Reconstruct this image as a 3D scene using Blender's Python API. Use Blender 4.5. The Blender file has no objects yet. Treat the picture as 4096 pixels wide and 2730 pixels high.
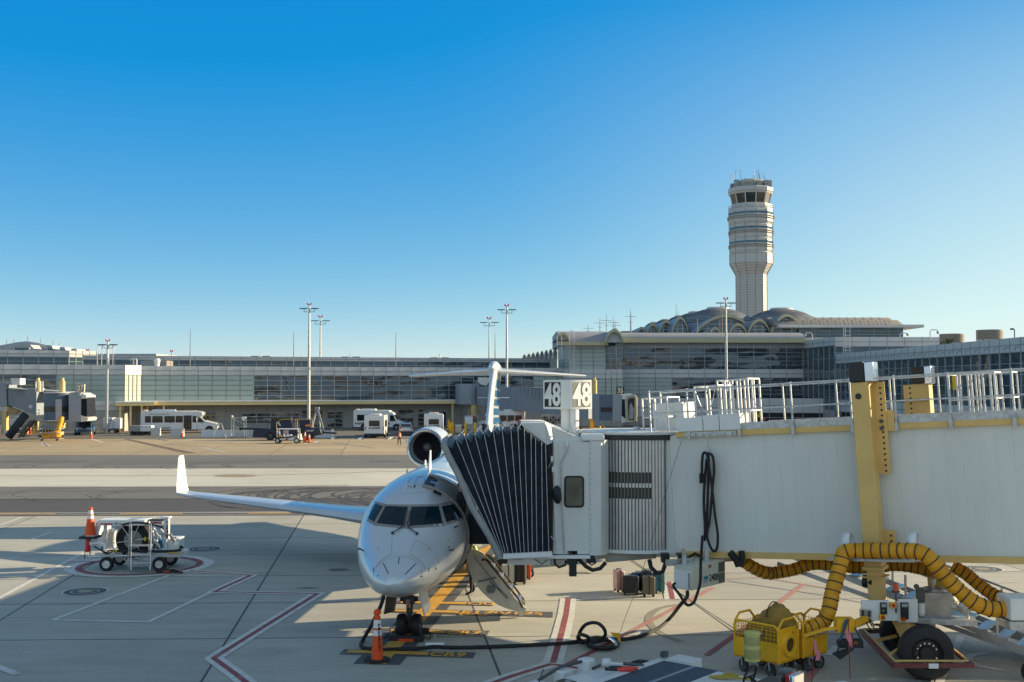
import bpy, bmesh, math, random
from mathutils import Vector as V, Matrix as MX
from mathutils.bvhtree import BVHTree
R = math.radians
rnd = random.Random(7)
sc = bpy.context.scene
COL = sc.collection
# ------------------------------------------------------------ camera
CAMZ, FPX, CX, CY, HOR = 6.2, 4500.0, 2048.0, 1365.0, 1540.0
PITCH = math.atan((HOR - CY) / FPX)
cam = bpy.data.cameras.new('camera'); camo = bpy.data.objects.new('camera', cam); COL.objects.link(camo)
camo.location = (0, 0, CAMZ); camo.rotation_euler = (R(90) + PITCH, 0, 0)
cam.sensor_width = 36; cam.lens = FPX / 4096 * 36; cam.clip_end = 5000; cam.clip_start = .1
sc.camera = camo
# ------------------------------------------------------------ light
SUN_EL, SUN_AZ = R(16.5), R(16)          # azimuth measured from +X towards +Y
w = bpy.data.worlds.new('World'); sc.world = w; w.use_nodes = True
nt = w.node_tree; bg = nt.nodes['Background']
sky = nt.nodes.new('ShaderNodeTexSky'); sky.sky_type = 'NISHITA'; sky.sun_disc = False
sky.sun_elevation = SUN_EL; sky.sun_rotation = R(90) - SUN_AZ
sky.altitude = 0; sky.air_density = .6; sky.dust_density = .1; sky.ozone_density = 5
# clear-air colour balance of the sky as the camera recorded it, one response per channel
sep = nt.nodes.new('ShaderNodeSeparateColor'); com = nt.nodes.new('ShaderNodeCombineColor'); nt.links.new(sky.outputs[0], sep.inputs[0])
BGS = .085; EXPO = 2.0
for i_, (p_, a_, b_) in enumerate(((1., .30, -.155), (1., .168, .078), (.2, .568, 0.))):
    pw = nt.nodes.new('ShaderNodeMath'); pw.operation = 'POWER'; pw.inputs[1].default_value = p_; nt.links.new(sep.outputs[i_], pw.inputs[0])
    mu = nt.nodes.new('ShaderNodeMath'); mu.operation = 'MULTIPLY_ADD'; mu.inputs[1].default_value = a_ / BGS / EXPO; mu.inputs[2].default_value = b_ / BGS / EXPO; mu.use_clamp = False; nt.links.new(pw.outputs[0], mu.inputs[0])
    mp_ = nt.nodes.new('ShaderNodeMath'); mp_.operation = 'MAXIMUM'; mp_.inputs[1].default_value = .008 / BGS / EXPO; nt.links.new(mu.outputs[0], mp_.inputs[0]); mu = mp_
    mn = nt.nodes.new('ShaderNodeMath'); mn.operation = 'MINIMUM'; mn.inputs[1].default_value = (.82, .90, .96)[i_] / BGS / EXPO; nt.links.new(mu.outputs[0], mn.inputs[0])
    nt.links.new(mn.outputs[0], com.inputs[i_])
# overhead, above the field of view, an added unseen grey-blue tone tunes the fill light in shade
geo = nt.nodes.new('ShaderNodeTexCoord'); sx_ = nt.nodes.new('ShaderNodeSeparateXYZ'); nt.links.new(geo.outputs['Generated'], sx_.inputs[0])
mr = nt.nodes.new('ShaderNodeMapRange'); mr.interpolation_type = 'SMOOTHSTEP'; mr.inputs[1].default_value = .36; mr.inputs[2].default_value = .62; nt.links.new(sx_.outputs[2], mr.inputs[0])
mxs = nt.nodes.new('ShaderNodeMixRGB'); nt.links.new(mr.outputs[0], mxs.inputs[0]); 
# bright aureole: haze scattering forward round the low sun
SUNW = (math.cos(SUN_EL) * math.cos(SUN_AZ), math.cos(SUN_EL) * math.sin(SUN_AZ), math.sin(SUN_EL))
dt = nt.nodes.new('ShaderNodeVectorMath'); dt.operation = 'DOT_PRODUCT'; dt.inputs[1].default_value = SUNW; nt.links.new(geo.outputs['Generated'], dt.inputs[0])
m2r = nt.nodes.new('ShaderNodeMapRange'); m2r.interpolation_type = 'SMOOTHSTEP'; m2r.inputs[1].default_value = .25; m2r.inputs[2].default_value = .85; nt.links.new(dt.outputs['Value'], m2r.inputs[0])
m3r = nt.nodes.new('ShaderNodeMapRange'); m3r.inputs[1].default_value = 0; m3r.inputs[2].default_value = .32; m3r.inputs[3].default_value = 1; m3r.inputs[4].default_value = .06; nt.links.new(sx_.outputs[2], m3r.inputs[0])
mm_ = nt.nodes.new('ShaderNodeMath'); mm_.operation = 'MULTIPLY'; nt.links.new(m2r.outputs[0], mm_.inputs[0]); nt.links.new(m3r.outputs[0], mm_.inputs[1])
mxa = nt.nodes.new('ShaderNodeMixRGB'); nt.links.new(mm_.outputs[0], mxa.inputs[0]); nt.links.new(com.outputs[0], mxa.inputs[1]); mxa.inputs[2].default_value = (.78 / BGS / EXPO, .95 / BGS / EXPO, .96 / BGS / EXPO, 1)
nt.links.new(mxa.outputs[0], mxs.inputs[1])
mxs.inputs[2].default_value = (.15 / BGS / EXPO, .225 / BGS / EXPO, .32 / BGS / EXPO, 1)
# pale area added to the unseen sky behind the viewer, as fill for camera-facing sides
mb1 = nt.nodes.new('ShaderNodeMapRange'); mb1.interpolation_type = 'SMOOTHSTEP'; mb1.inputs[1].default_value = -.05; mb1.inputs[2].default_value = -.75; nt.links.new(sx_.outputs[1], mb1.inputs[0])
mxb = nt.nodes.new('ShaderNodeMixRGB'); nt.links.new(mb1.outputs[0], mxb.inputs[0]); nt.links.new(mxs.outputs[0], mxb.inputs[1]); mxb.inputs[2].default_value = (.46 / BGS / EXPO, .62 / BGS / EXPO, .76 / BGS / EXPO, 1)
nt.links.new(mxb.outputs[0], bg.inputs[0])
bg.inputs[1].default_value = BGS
sl = bpy.data.lights.new('sun', 'SUN'); sl.energy = 5.0; sl.angle = R(.53); sl.color = (1, .81, .52)
so = bpy.data.objects.new('sun', sl); COL.objects.link(so)
SUNV = V((math.cos(SUN_EL) * math.cos(SUN_AZ), math.cos(SUN_EL) * math.sin(SUN_AZ), math.sin(SUN_EL)))
so.rotation_euler = (-SUNV).to_track_quat('-Z', 'Y').to_euler(); so.location = (60, 20, 60)
sc.view_settings.view_transform = 'Standard'; sc.view_settings.look = 'None'
sc.view_settings.exposure = 1.0; sc.view_settings.gamma = 1
sc.cycles.use_denoising = True; sc.cycles.max_bounces = 6; sc.cycles.glossy_bounces = 3
sc.cycles.caustics_reflective = False; sc.cycles.caustics_refractive = False

# ------------------------------------------------------------ where a point of the photograph lies in the place
_c, _s = math.cos(PITCH), math.sin(PITCH)
def ray(x, y):
    a, b = x - CX, CY - y
    return V((a, FPX * _c - b * _s, FPX * _s + b * _c))
def at(x, y, D):
    d = ray(x, y); return V((0, 0, CAMZ)) + d * (D / d.y)
def G(x, y, z=0.0):
    d = ray(x, y); return V((0, 0, CAMZ)) + d * ((z - CAMZ) / d.z)
def onplane(x, y, p, n):
    d = ray(x, y); o = V((0, 0, CAMZ)); return o + d * ((p - o).dot(n) / d.dot(n))
def Xat(x, D): return (x - CX) / FPX * D
def Zat(y, D): return at(CX, y, D).z

# ------------------------------------------------------------ materials
def M(name, col, rough=.5, metal=0., var=.10, scale=2.5, bump=0., bscale=40., ior=1.45, coat=0., emis=0., stretch=(1, 1, 1), detail=4., spots=0., spotcol=None, tint=None):
    m = bpy.data.materials.new(name); m.use_nodes = True
    n = m.node_tree.nodes; l = m.node_tree.links; b = n['Principled BSDF']
    b.inputs['Roughness'].default_value = rough; b.inputs['Metallic'].default_value = metal
    b.inputs['IOR'].default_value = ior; b.inputs['Coat Weight'].default_value = coat
    tc = n.new('ShaderNodeTexCoord'); mp = n.new('ShaderNodeMapping'); mp.inputs['Scale'].default_value = stretch
    l.new(tc.outputs['Object'], mp.inputs[0])
    no = n.new('ShaderNodeTexNoise'); no.inputs['Scale'].default_value = scale; no.inputs['Detail'].default_value = detail
    l.new(mp.outputs[0], no.inputs['Vector'])
    rp = n.new('ShaderNodeValToRGB')
    rp.color_ramp.elements[0].position = .3; rp.color_ramp.elements[1].position = .7
    c0 = [max(0, c * (1 - var)) for c in col]; c1 = [min(1, c * (1 + var)) for c in col]
    if tint: c0 = [c * t for c, t in zip(c0, tint)]
    rp.color_ramp.elements[0].color = (*c0, 1); rp.color_ramp.elements[1].color = (*c1, 1)
    l.new(no.outputs['Fac'], rp.inputs[0])
    out = rp.outputs[0]
    if spots:
        n2 = n.new('ShaderNodeTexNoise'); n2.inputs['Scale'].default_value = scale * .37; n2.inputs['Detail'].default_value = 6
        l.new(mp.outputs[0], n2.inputs['Vector'])
        r2 = n.new('ShaderNodeValToRGB'); r2.color_ramp.elements[0].position = .55; r2.color_ramp.elements[1].position = .72
        l.new(n2.outputs['Fac'], r2.inputs[0])
        mu = n.new('ShaderNodeMath'); mu.operation = 'MULTIPLY'; mu.inputs[1].default_value = spots
        l.new(r2.outputs[0], mu.inputs[0])
        mx = n.new('ShaderNodeMixRGB'); l.new(mu.outputs[0], mx.inputs[0]); l.new(out, mx.inputs[1])
        mx.inputs[2].default_value = (*(spotcol or [c * .4 for c in col]), 1); out = mx.outputs[0]
    l.new(out, b.inputs['Base Color'])
    if bump:
        nb = n.new('ShaderNodeTexNoise'); nb.inputs['Scale'].default_value = bscale; l.new(mp.outputs[0], nb.inputs['Vector'])
        bp = n.new('ShaderNodeBump'); bp.inputs['Strength'].default_value = bump; bp.inputs['Distance'].default_value = .02
        l.new(nb.outputs['Fac'], bp.inputs['Height']); l.new(bp.outputs[0], b.inputs['Normal'])
    if emis:
        b.inputs['Emission Color'].default_value = (*col, 1); b.inputs['Emission Strength'].default_value = emis
    return m

def glassmat(name, col, rough=.04, wav=.6, wscale=.35, ior=2.2, wz=2.2):
    """architectural glazing: dark body, mirror-like skin that is not quite flat"""
    m = M(name, col, rough, 0, .25, .8, ior=ior)
    n = m.node_tree.nodes; l = m.node_tree.links; b = n['Principled BSDF']
    tc = n.new('ShaderNodeNewGeometry'); mp = n.new('ShaderNodeMapping'); mp.inputs['Scale'].default_value = (1, 1, wz)
    l.new(tc.outputs['Position'], mp.inputs[0])
    nb = n.new('ShaderNodeTexNoise'); nb.inputs['Scale'].default_value = wscale; nb.inputs['Detail'].default_value = 1.5
    l.new(mp.outputs[0], nb.inputs['Vector'])
    bp = n.new('ShaderNodeBump'); bp.inputs['Strength'].default_value = wav; bp.inputs['Distance'].default_value = .25
    l.new(nb.outputs['Fac'], bp.inputs['Height']); l.new(bp.outputs[0], b.inputs['Normal'])
    return m

# ------------------------------------------------------------ mesh building
def basis(d):
    d = V(d).normalized(); a = V((0, 0, 1)) if abs(d.z) < .95 else V((1, 0, 0))
    x = a.cross(d).normalized(); return x, d.cross(x).normalized()
class MB:
    def __init__(s): s.v = []; s.f = []; s.m = []
    def add(s, vs, fs, mi=0):
        k = len(s.v); s.v += [tuple(p) for p in vs]; s.f += [tuple(i + k for i in f) for f in fs]; s.m += [mi] * len(fs); return s
    def hexa(s, p, mi=0):
        return s.add(p, [(0, 3, 2, 1), (4, 5, 6, 7), (0, 1, 5, 4), (1, 2, 6, 5), (2, 3, 7, 6), (3, 0, 4, 7)], mi)
    def bx(s, x0, x1, y0, y1, z0, z1, mi=0):
        return s.hexa([(x0, y0, z0), (x1, y0, z0), (x1, y1, z0), (x0, y1, z0), (x0, y0, z1), (x1, y0, z1), (x1, y1, z1), (x0, y1, z1)], mi)
    def poly(s, pts, mi=0): return s.add(pts, [tuple(range(len(pts)))], mi)
    def prism(s, pts, vec, mi=0):
        n = len(pts); vec = V(vec); p = [V(q) for q in pts]
        return s.add(p + [q + vec for q in p], [tuple(range(n))[::-1], tuple(range(n, 2 * n))] + [(i, (i + 1) % n, (i + 1) % n + n, i + n) for i in range(n)], mi)
    def bar(s, a, b, w, h=None, mi=0, up=None):
        a, b = V(a), V(b); h = h or w; x, y = basis(b - a)
        if up is not None:
            d = (b - a).normalized(); x = d.cross(V(up)).normalized(); y = x.cross(d).normalized()
        q = [(-w / 2, -h / 2), (w / 2, -h / 2), (w / 2, h / 2), (-w / 2, h / 2)]
        return s.hexa([a + x * i + y * j for i, j in q] + [b + x * i + y * j for i, j in q], mi)
    def tube(s, pts, r, n=8, mi=0, closed=False, cap=True):
        P = [V(p) for p in pts]; N = len(P); rr = r if isinstance(r, (list, tuple)) else [r] * N
        ds = []
        for i in range(N):
            if closed: d = P[(i + 1) % N] - P[i - 1]
            else: d = P[min(i + 1, N - 1)] - P[max(i - 1, 0)]
            ds.append(d.normalized())
        x, y = basis(ds[0]); vs = []
        for i in range(N):
            if i:
                ax = ds[i - 1].cross(ds[i])
                if ax.length > 1e-7:
                    q = MX.Rotation(ds[i - 1].angle(ds[i]), 3, ax); x = q @ x; y = q @ y
            for k in range(n):
                t = 2 * math.pi * k / n; vs.append(P[i] + (x * math.cos(t) + y * math.sin(t)) * rr[i])
        fs = []
        for i in range(N if closed else N - 1):
            j = (i + 1) % N
            for k in range(n):
                fs.append((i * n + k, i * n + (k + 1) % n, j * n + (k + 1) % n, j * n + k))
        if cap and not closed: fs += [tuple(range(n))[::-1], tuple(range((N - 1) * n, N * n))]
        return s.add(vs, fs, mi)
    def cyl(s, a, b, r, r2=None, n=12, mi=0): return s.tube([a, b], [r, r if r2 is None else r2], n, mi)
    def lathe(s, prof, c=(0, 0, 0), axis=(0, 0, 1), n=20, mi=0, a0=0., a1=360., x=None):
        c = V(c); d = V(axis).normalized(); X, Y = basis(d)
        if x is not None: X = V(x); Y = d.cross(X)
        full = abs(a1 - a0 - 360) < 1e-6; m = n if full else n + 1; vs = []
        for k in range(m):
            t = R(a0 + (a1 - a0) * k / n)
            for r, z in prof: vs.append(c + d * z + (X * math.cos(t) + Y * math.sin(t)) * r)
        L = len(prof); fs = []
        for k in range(n):
            j = (k + 1) % m
            for i in range(L - 1): fs.append((k * L + i, j * L + i, j * L + i + 1, k * L + i + 1))
        return s.add(vs, fs, mi)
    def sph(s, c, r, n=12, mi=0):
        r = r if isinstance(r, (tuple, list)) else (r, r, r); c = V(c); vs = []; m = n // 2
        for i in range(m + 1):
            a = math.pi * i / m
            for k in range(n):
                t = 2 * math.pi * k / n
                vs.append(c + V((r[0] * math.sin(a) * math.cos(t), r[1] * math.sin(a) * math.sin(t), r[2] * math.cos(a))))
        return s.add(vs, [(i * n + k, (i + 1) * n + k, (i + 1) * n + (k + 1) % n, i * n + (k + 1) % n) for i in range(m) for k in range(n)], mi)
    def loft(s, secs, mi=0, closed=True, cap=True):
        n = len(secs[0]); vs = [p for q in secs for p in q]; fs = []
        for i in range(len(secs) - 1):
            for k in range(n if closed else n - 1):
                fs.append((i * n + k, i * n + (k + 1) % n, (i + 1) * n + (k + 1) % n, (i + 1) * n + k))
        if cap and closed: fs += [tuple(range(n))[::-1], tuple(range((len(secs) - 1) * n, len(secs) * n))]
        return s.add(vs, fs, mi)
    def grid(s, f, nu, nv, mi=0):
        vs = [f(i / nu, j / nv) for j in range(nv + 1) for i in range(nu + 1)]
        return s.add(vs, [(j * (nu + 1) + i, j * (nu + 1) + i + 1, (j + 1) * (nu + 1) + i + 1, (j + 1) * (nu + 1) + i) for j in range(nv) for i in range(nu)], mi)
    def xf(s, m):
        s.v = [tuple(m @ V(p)) for p in s.v]; return s
    def mesh(s, name, mat, smooth=True, fix=True):
        me = bpy.data.meshes.new(name); me.from_pydata(s.v, [], s.f)
        for q in (mat if isinstance(mat, (list, tuple)) else [mat]): me.materials.append(q)
        me.polygons.foreach_set('material_index', s.m)
        if fix:
            b = bmesh.new(); b.from_mesh(me); bmesh.ops.remove_doubles(b, verts=b.verts, dist=1e-5)
            bmesh.ops.recalc_face_normals(b, faces=b.faces); b.to_mesh(me); b.free()
        if smooth:
            me.polygons.foreach_set('use_smooth', [True] * len(me.polygons)); me.set_sharp_from_angle(angle=R(38))
        me.update(); return me
    def build(s, name, mat, parent=None, bevel=0., smooth=True, fix=True, m=None):
        o = bpy.data.objects.new(name, s.mesh(name, mat, smooth, fix)); COL.objects.link(o)
        if parent is not None: o.parent = parent
        if m is not None: o.matrix_local = m
        if bevel:
            bv = o.modifiers.new('bevel', 'BEVEL'); bv.width = bevel; bv.segments = 2; bv.limit_method = 'ANGLE'; bv.angle_limit = R(50)
        return o
def link(name, me, parent=None, m=None):
    o = bpy.data.objects.new(name, me); COL.objects.link(o)
    if parent is not None: o.parent = parent
    if m is not None: o.matrix_local = m
    return o
def tag(o, label=None, cat=None, group=None, kind=None):
    for k, v_ in (('label', label), ('category', cat), ('group', group), ('kind', kind)):
        if v_: o[k] = v_
    return o
def thing(name, label, cat, loc=(0, 0, 0), rz=0., group=None, m=None):
    o = bpy.data.objects.new(name, None); COL.objects.link(o); o.empty_display_size = .3
    if m is not None: o.matrix_world = m
    else: o.location = loc; o.rotation_euler = (0, 0, rz)
    return tag(o, label, cat, group)
def struct(o): o['kind'] = 'structure'; return o
def kids(o): return [c for c in bpy.data.objects if c.parent == o]
CH = {}
def copy_tree(o, parent=None):
    c = o.copy(); COL.objects.link(c); c.parent = parent
    for ch in [q for q in ALLCH(o)]: copy_tree(ch, c)
    return c
def ALLCH(o): return list(o.children)
def place(proto, used, loc, rz, label, group=None):
    o = proto if not used else copy_tree(proto)
    o.location = loc; o.rotation_euler = (0, 0, rz); o['label'] = label
    if group: o['group'] = group
    return o
_tx = {}
def textmesh(s, bold=0.):
    if (s, bold) in _tx: return _tx[(s, bold)]
    cu = bpy.data.curves.new('t', 'FONT'); cu.body = s; cu.size = 1; cu.align_x = 'CENTER'; cu.align_y = 'CENTER'; cu.offset = bold; cu.extrude = .004; cu.resolution_u = 3
    ob = bpy.data.objects.new('t', cu); COL.objects.link(ob); dg = bpy.context.evaluated_depsgraph_get()
    me = bpy.data.meshes.new_from_object(ob.evaluated_get(dg)); bpy.data.objects.remove(ob); bpy.data.curves.remove(cu)
    me.materials.clear(); _tx[(s, bold)] = me; return me
def text(s, mat, parent, o, right, up, h, bold=.01, width=None, name='lettering', shear=0.):
    """letters of cap height h centred on o; right / up are directions in the parent's frame"""
    me = textmesh(s, bold).copy(); me.name = name; me.materials.append(mat)
    xs = [v_.co.x for v_ in me.vertices]; ys = [v_.co.y for v_ in me.vertices]
    cx, cy = (max(xs) + min(xs)) / 2, (max(ys) + min(ys)) / 2; hh = max(ys) - min(ys); ww = max(xs) - min(xs)
    ky = h / hh; kx = ky if width is None else width / ww
    r, u = V(right).normalized(), V(up).normalized(); nn = r.cross(u).normalized()
    for v_ in me.vertices:
        a, b, c = (v_.co.x - cx) * kx, (v_.co.y - cy) * ky, v_.co.z
        a += shear * b
        v_.co = V(o) + r * a + u * b + nn * c
    return link(name, me, parent)
# ------------------------------------------------------------ ground
def concrete(name, col, joints=True, streak=.14, warm=None):
    m = bpy.data.materials.new(name); m.use_nodes = True; n = m.node_tree.nodes; l = m.node_tree.links; b = n['Principled BSDF']
    b.inputs['Roughness'].default_value = .75
    g = n.new('ShaderNodeNewGeometry')
    def noise(scale, st, det=5, rough=.6):
        mp = n.new('ShaderNodeMapping'); mp.inputs['Scale'].default_value = st; l.new(g.outputs['Position'], mp.inputs[0])
        q = n.new('ShaderNodeTexNoise'); q.inputs['Scale'].default_value = scale; q.inputs['Detail'].default_value = det; q.inputs['Roughness'].default_value = rough
        l.new(mp.outputs[0], q.inputs['Vector']); return q.outputs['Fac']
    def math_(op, a, b_=None, c=None):
        q = n.new('ShaderNodeMath'); q.operation = op
        for i, v_ in enumerate((a, b_, c)):
            if v_ is None: continue
            if isinstance(v_, (int, float)): q.inputs[i].default_value = v_
            else: l.new(v_, q.inputs[i])
        return q.outputs[0]
    def ramp(f, p0, p1, a, b_):
        q = n.new('ShaderNodeValToRGB'); q.color_ramp.elements[0].position = p0; q.color_ramp.elements[1].position = p1
        q.color_ramp.elements[0].color = (a, a, a, 1); q.color_ramp.elements[1].color = (b_, b_, b_, 1); l.new(f, q.inputs[0]); return q.outputs[0]
    f = ramp(noise(1.1, (.35, 1.6, 1)), .25, .75, 1 - streak, 1 + streak * .6)
    f = math_('MULTIPLY', f, ramp(noise(.09, (1, 1, 1), 4), .3, .7, .85, 1.06))
    f = math_('MULTIPLY', f, ramp(noise(14, (.6, 1.4, 1), 4), .3, .7, .89, 1.07))
    f = math_('MULTIPLY', f, ramp(noise(.42, (.5, 1.1, 1), 8, .7), .55, .78, 1, .70))
    f = math_('MULTIPLY', f, ramp(noise(2.6, (.22, 1.9, 1), 6, .7), .56, .76, 1, .76))
    if joints:
        sp = n.new('ShaderNodeSeparateXYZ'); l.new(g.outputs['Position'], sp.inputs[0]); X, Y = sp.outputs[0], sp.outputs[1]
        a = R(6.5)
        u = math_('ADD', math_('MULTIPLY', X, math.cos(a)), math_('MULTIPLY', Y, math.sin(a)))
        v_ = math_('SUBTRACT', Y, math_('MULTIPLY', X, .033))
        def line(q, off, s, wd):
            t = math_('FRACT', math_('DIVIDE', math_('SUBTRACT', q, off), s))
            t = math_('MULTIPLY', math_('SUBTRACT', .5, math_('ABSOLUTE', math_('SUBTRACT', t, .5))), s)
            return math_('LESS_THAN', t, wd), math_('FLOOR', math_('DIVIDE', math_('SUBTRACT', q, off), s))
        l1, c1 = line(u, -3.76, 6.26, .028); l2, c2 = line(v_, 28.0, 4.55, .034)
        j = math_('MAXIMUM', l1, l2)
        h = math_('FRACT', math_('MULTIPLY', math_('SINE', math_('ADD', math_('MULTIPLY', c1, 12.99), math_('MULTIPLY', c2, 78.2))), 43758.5))
        f = math_('MULTIPLY', f, math_('ADD', .87, math_('MULTIPLY', h, .2)))
        f = math_('MULTIPLY', f, math_('SUBTRACT', 1, math_('MULTIPLY', j, .8)))
    mx = n.new('ShaderNodeMixRGB'); mx.blend_type = 'MULTIPLY'; mx.inputs[0].default_value = 1; mx.inputs[1].default_value = (*col, 1)
    l.new(f, mx.inputs[2]); l.new(mx.outputs[0], b.inputs['Base Color'])
    bp = n.new('ShaderNodeBump'); bp.inputs['Strength'].default_value = .25; bp.inputs['Distance'].default_value = .01
    l.new(noise(30, (1, 1, 1), 3), bp.inputs['Height']); l.new(bp.outputs[0], b.inputs['Normal'])
    return m
mConc = concrete('apron concrete', (.475, .46, .40))
mTan = concrete('tan concrete', (.47, .365, .225), True, .07)
mPale = concrete('pale concrete', (.60, .575, .50), False, .08)
mAsph = concrete('asphalt', (.150, .142, .130), False, .10)
mAsph2 = concrete('asphalt lane', (.185, .175, .155), False, .10)
mAsphD = concrete('dark asphalt', (.095, .088, .085), False, .10)
mPW = M('white marking', (.62, .615, .58), .7, var=.12, scale=5, spots=.75, spotcol=(.44, .42, .37), detail=8)
mPR = M('red marking', (.27, .07, .075), .7, var=.2, scale=5, spots=.6, spotcol=(.40, .27, .23), detail=8)
mPRf = M('faded red marking', (.42, .20, .17), .7, var=.15, scale=5, spots=.5, spotcol=(.44, .36, .30))
mPK = M('black marking', (.085, .09, .10), .7, var=.2, scale=5, spots=.5, spotcol=(.30, .28, .25))
mPY = M('yellow marking', (.62, .34, .055), .7, var=.12, scale=5, spots=.5, spotcol=(.22, .16, .09))
mPB = M('blue grey marking', (.10, .12, .2), .7, var=.2)
mRub = M('rubber mark', (.075, .07, .066), .7, var=.2)

g = MB().poly([(-2500, -400, 0), (2500, -400, 0), (2500, 4000, 0), (-2500, 4000, 0)]).build('ground', mConc, smooth=False, fix=False); struct(g)
def strip(name, y0a, y0b, y1a, y1b, z, mat, wide=260):
    """band across the whole field; heights in the photograph at its left and right edge give the two edges"""
    P = []
    for ya, yb in ((y0a, y0b), (y1a, y1b)):
        a, b = G(0, ya), G(4096, yb); d = (b - a).normalized(); c = (a + b) / 2
        P.append((c - d * wide, c + d * wide))
    (a, b), (c, d) = P
    o = MB().poly([(a.x, a.y, z), (b.x, b.y, z), (d.x, d.y, z), (c.x, c.y, z)]).build(name, mat, smooth=False, fix=False); struct(o); return o
strip('tan_apron', 1822, 1820, 1640, 1640, .004, mTan, 400)
strip('far_apron_band', 1757, 1757, 1640, 1640, .006, concrete('dark apron band', (.175, .158, .135), False, .1), 400)  # darker grey-brown band from the tan apron back to the far buildings
strip('far_taxi_lane', 1876, 1872, 1821.8, 1819.8, .004, mAsph2)
strip('pale_taxiway', 1948, 1940, 1876, 1872, .004, mPale)
strip('near_taxi_lane', 1999, 1990, 1948, 1940, .004, mAsph2)
strip('asphalt_shoulder', 2053, 2032, 1999, 1990, .004, mAsphD)

def flat(name, polys, mat, z): # painted sheet
    b = MB()
    for i, p in enumerate(polys): b.poly([(q.x, q.y, z + (i % 40) * 7e-5) for q in p])
    o = b.build(name, mat, smooth=False, fix=False); struct(o); return o
def T9(x, y): return G(x * .63776, 1700 + y * .63776)
def T2(x, y): return G(1300 + x * .38265, 2130 + y * .38265)
def T6(x, y): return G(2250 + x * .38265, 2130 + y * .38265)
def T7(x, y): return G(2850 + x * .38258, 2130 + y * .38258)
def T8(x, y): return G(3300 + x * .38269, 2130 + y * .38269)
def line(pts, w, closed=False, off=0.):
    """quads of a painted line of width w along pts, mitred"""
    P = [V((p.x, p.y, 0)) for p in pts]; n = len(P); L = []; Rr = []
    for i in range(n):
        a = P[i - 1] if (i or closed) else None; c = P[(i + 1) % n] if (i < n - 1 or closed) else None
        d1 = (P[i] - a).normalized() if a else None; d2 = (c - P[i]).normalized() if c else None
        d1 = d1 or d2; d2 = d2 or d1; n1 = V((-d1.y, d1.x, 0)); n2 = V((-d2.y, d2.x, 0)); m_ = (n1 + n2)
        m_ = m_.normalized() if m_.length > 1e-4 else n1; k = 1 / max(.35, m_.dot(n1))
        L.append(P[i] + m_ * k * (off + w / 2)); Rr.append(P[i] + m_ * k * (off - w / 2))
    return [[L[i], L[(i + 1) % n], Rr[(i + 1) % n], Rr[i]] for i in range(n if closed else n - 1)]
def ring(c, r0, r1, a0=0, a1=360, n=48):
    out = []
    for k in range(n):
        t, u = R(a0 + (a1 - a0) * k / n), R(a0 + (a1 - a0) * (k + 1) / n)
        out.append([c + V((math.cos(t) * r0, math.sin(t) * r0, 0)), c + V((math.cos(u) * r0, math.sin(u) * r0, 0)), c + V((math.cos(u) * r1, math.sin(u) * r1, 0)), c + V((math.cos(t) * r1, math.sin(t) * r1, 0))])
    return out
ZM = .010; ZM2 = .014; ZM3 = .018
TN = []; W = []; RD = []; RF = []; K = []; Y = []; B = []
# fuelling box and service lines on the left
W += line([T9(-400, 1330), T9(0, 1085), T9(530, 800)], .17)
W += line([T9(335, 1226), T9(1060, 946), T9(1500, 952)], .15); W += line([T9(1540, 948), T9(932, 1238), T9(335, 1226)], .15)
W += line([T9(0, 630), T9(140, 580)], .15); W += line([T9(200, 720), T9(320, 674)], .18); W += line([T9(690, 585), T9(1060, 576)], .15); W += line([T9(930, 596), T9(985, 574)], .15)
W += line([T9(-60, 1500), T9(110, 1568)], .2); W += line([T9(30, 1207), T9(370, 1204)], .05)
for pts in ([T9(1190, 917), T9(1572, 946), T9(1345, 1049), T9(1990, 1061), T9(1340, 1466), T9(1480, 1568), T9(1700, 1740)], [T9(420, 862), T9(600, 858)]):
    W += line(pts, .42); RD += line(pts, .14)
cc = T9(880, 883); W += ring(cc, 2.1, 2.45); RD += ring(cc, 1.86, 2.1)
# red and white edge of the stand on the right
for pts in ([T6(60, 694), T6(38, 860), T6(-10, 1060), T6(-100, 1370)], [T2(1560, 1650), T2(1980, 1500), T2(2352, 1386), T6(0, 1398), T6(300, 1450), T6(520, 1500)], [T6(1112, 522), T6(1150, 704)]):
    W += line(pts, .46); RD += line(pts, .15)
W += line([T6(0, 690), T6(1180, 707)], .07)
RF += line([T6(1565, 585), T6(650, 1075)], .15); RD += line([T6(650, 1075), T6(40, 1392)], .15)
RF += line([T7(950, 548), T7(400, 960)], .15); RD += line([T7(400, 960), T7(-60, 1290)], .15)
RF += line([T7(150, 490), T7(520, 474), T7(1150, 580), T7(1600, 640)], .07); W += line([T7(150, 495), T7(520, 480), T7(1000, 440)], .05)
B += line([T7(160, 510), T7(1150, 660), T7(1600, 745)], .05)
RF += line([T7(1120, 1380), T7(950, 1568), T7(700, 1800)], .22)
W += line([T8(1420, 1090), T8(1200, 1568), T8(1100, 1750)], .17); W += line([T8(30, 1290), T8(120, 1190)], .17)
W += line([T8(1340, 345), T8(2080, 330)], .06); W += line([T8(1640, 540), T8(2080, 515)], .06); RF += line([T8(150, 590), T8(700, 680)], .06)
for k in range(14):
    t0, t1 = R(100 + k * 10), R(110 + k * 10); c = T8(1950, 1360)
    W.append([c + V((math.cos(a) * r * 1.1, math.sin(a) * r * 1.0, 0)) for a, r in ((t0, .95), (t1, .95), (t1, .75), (t0, .75))])
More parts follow.
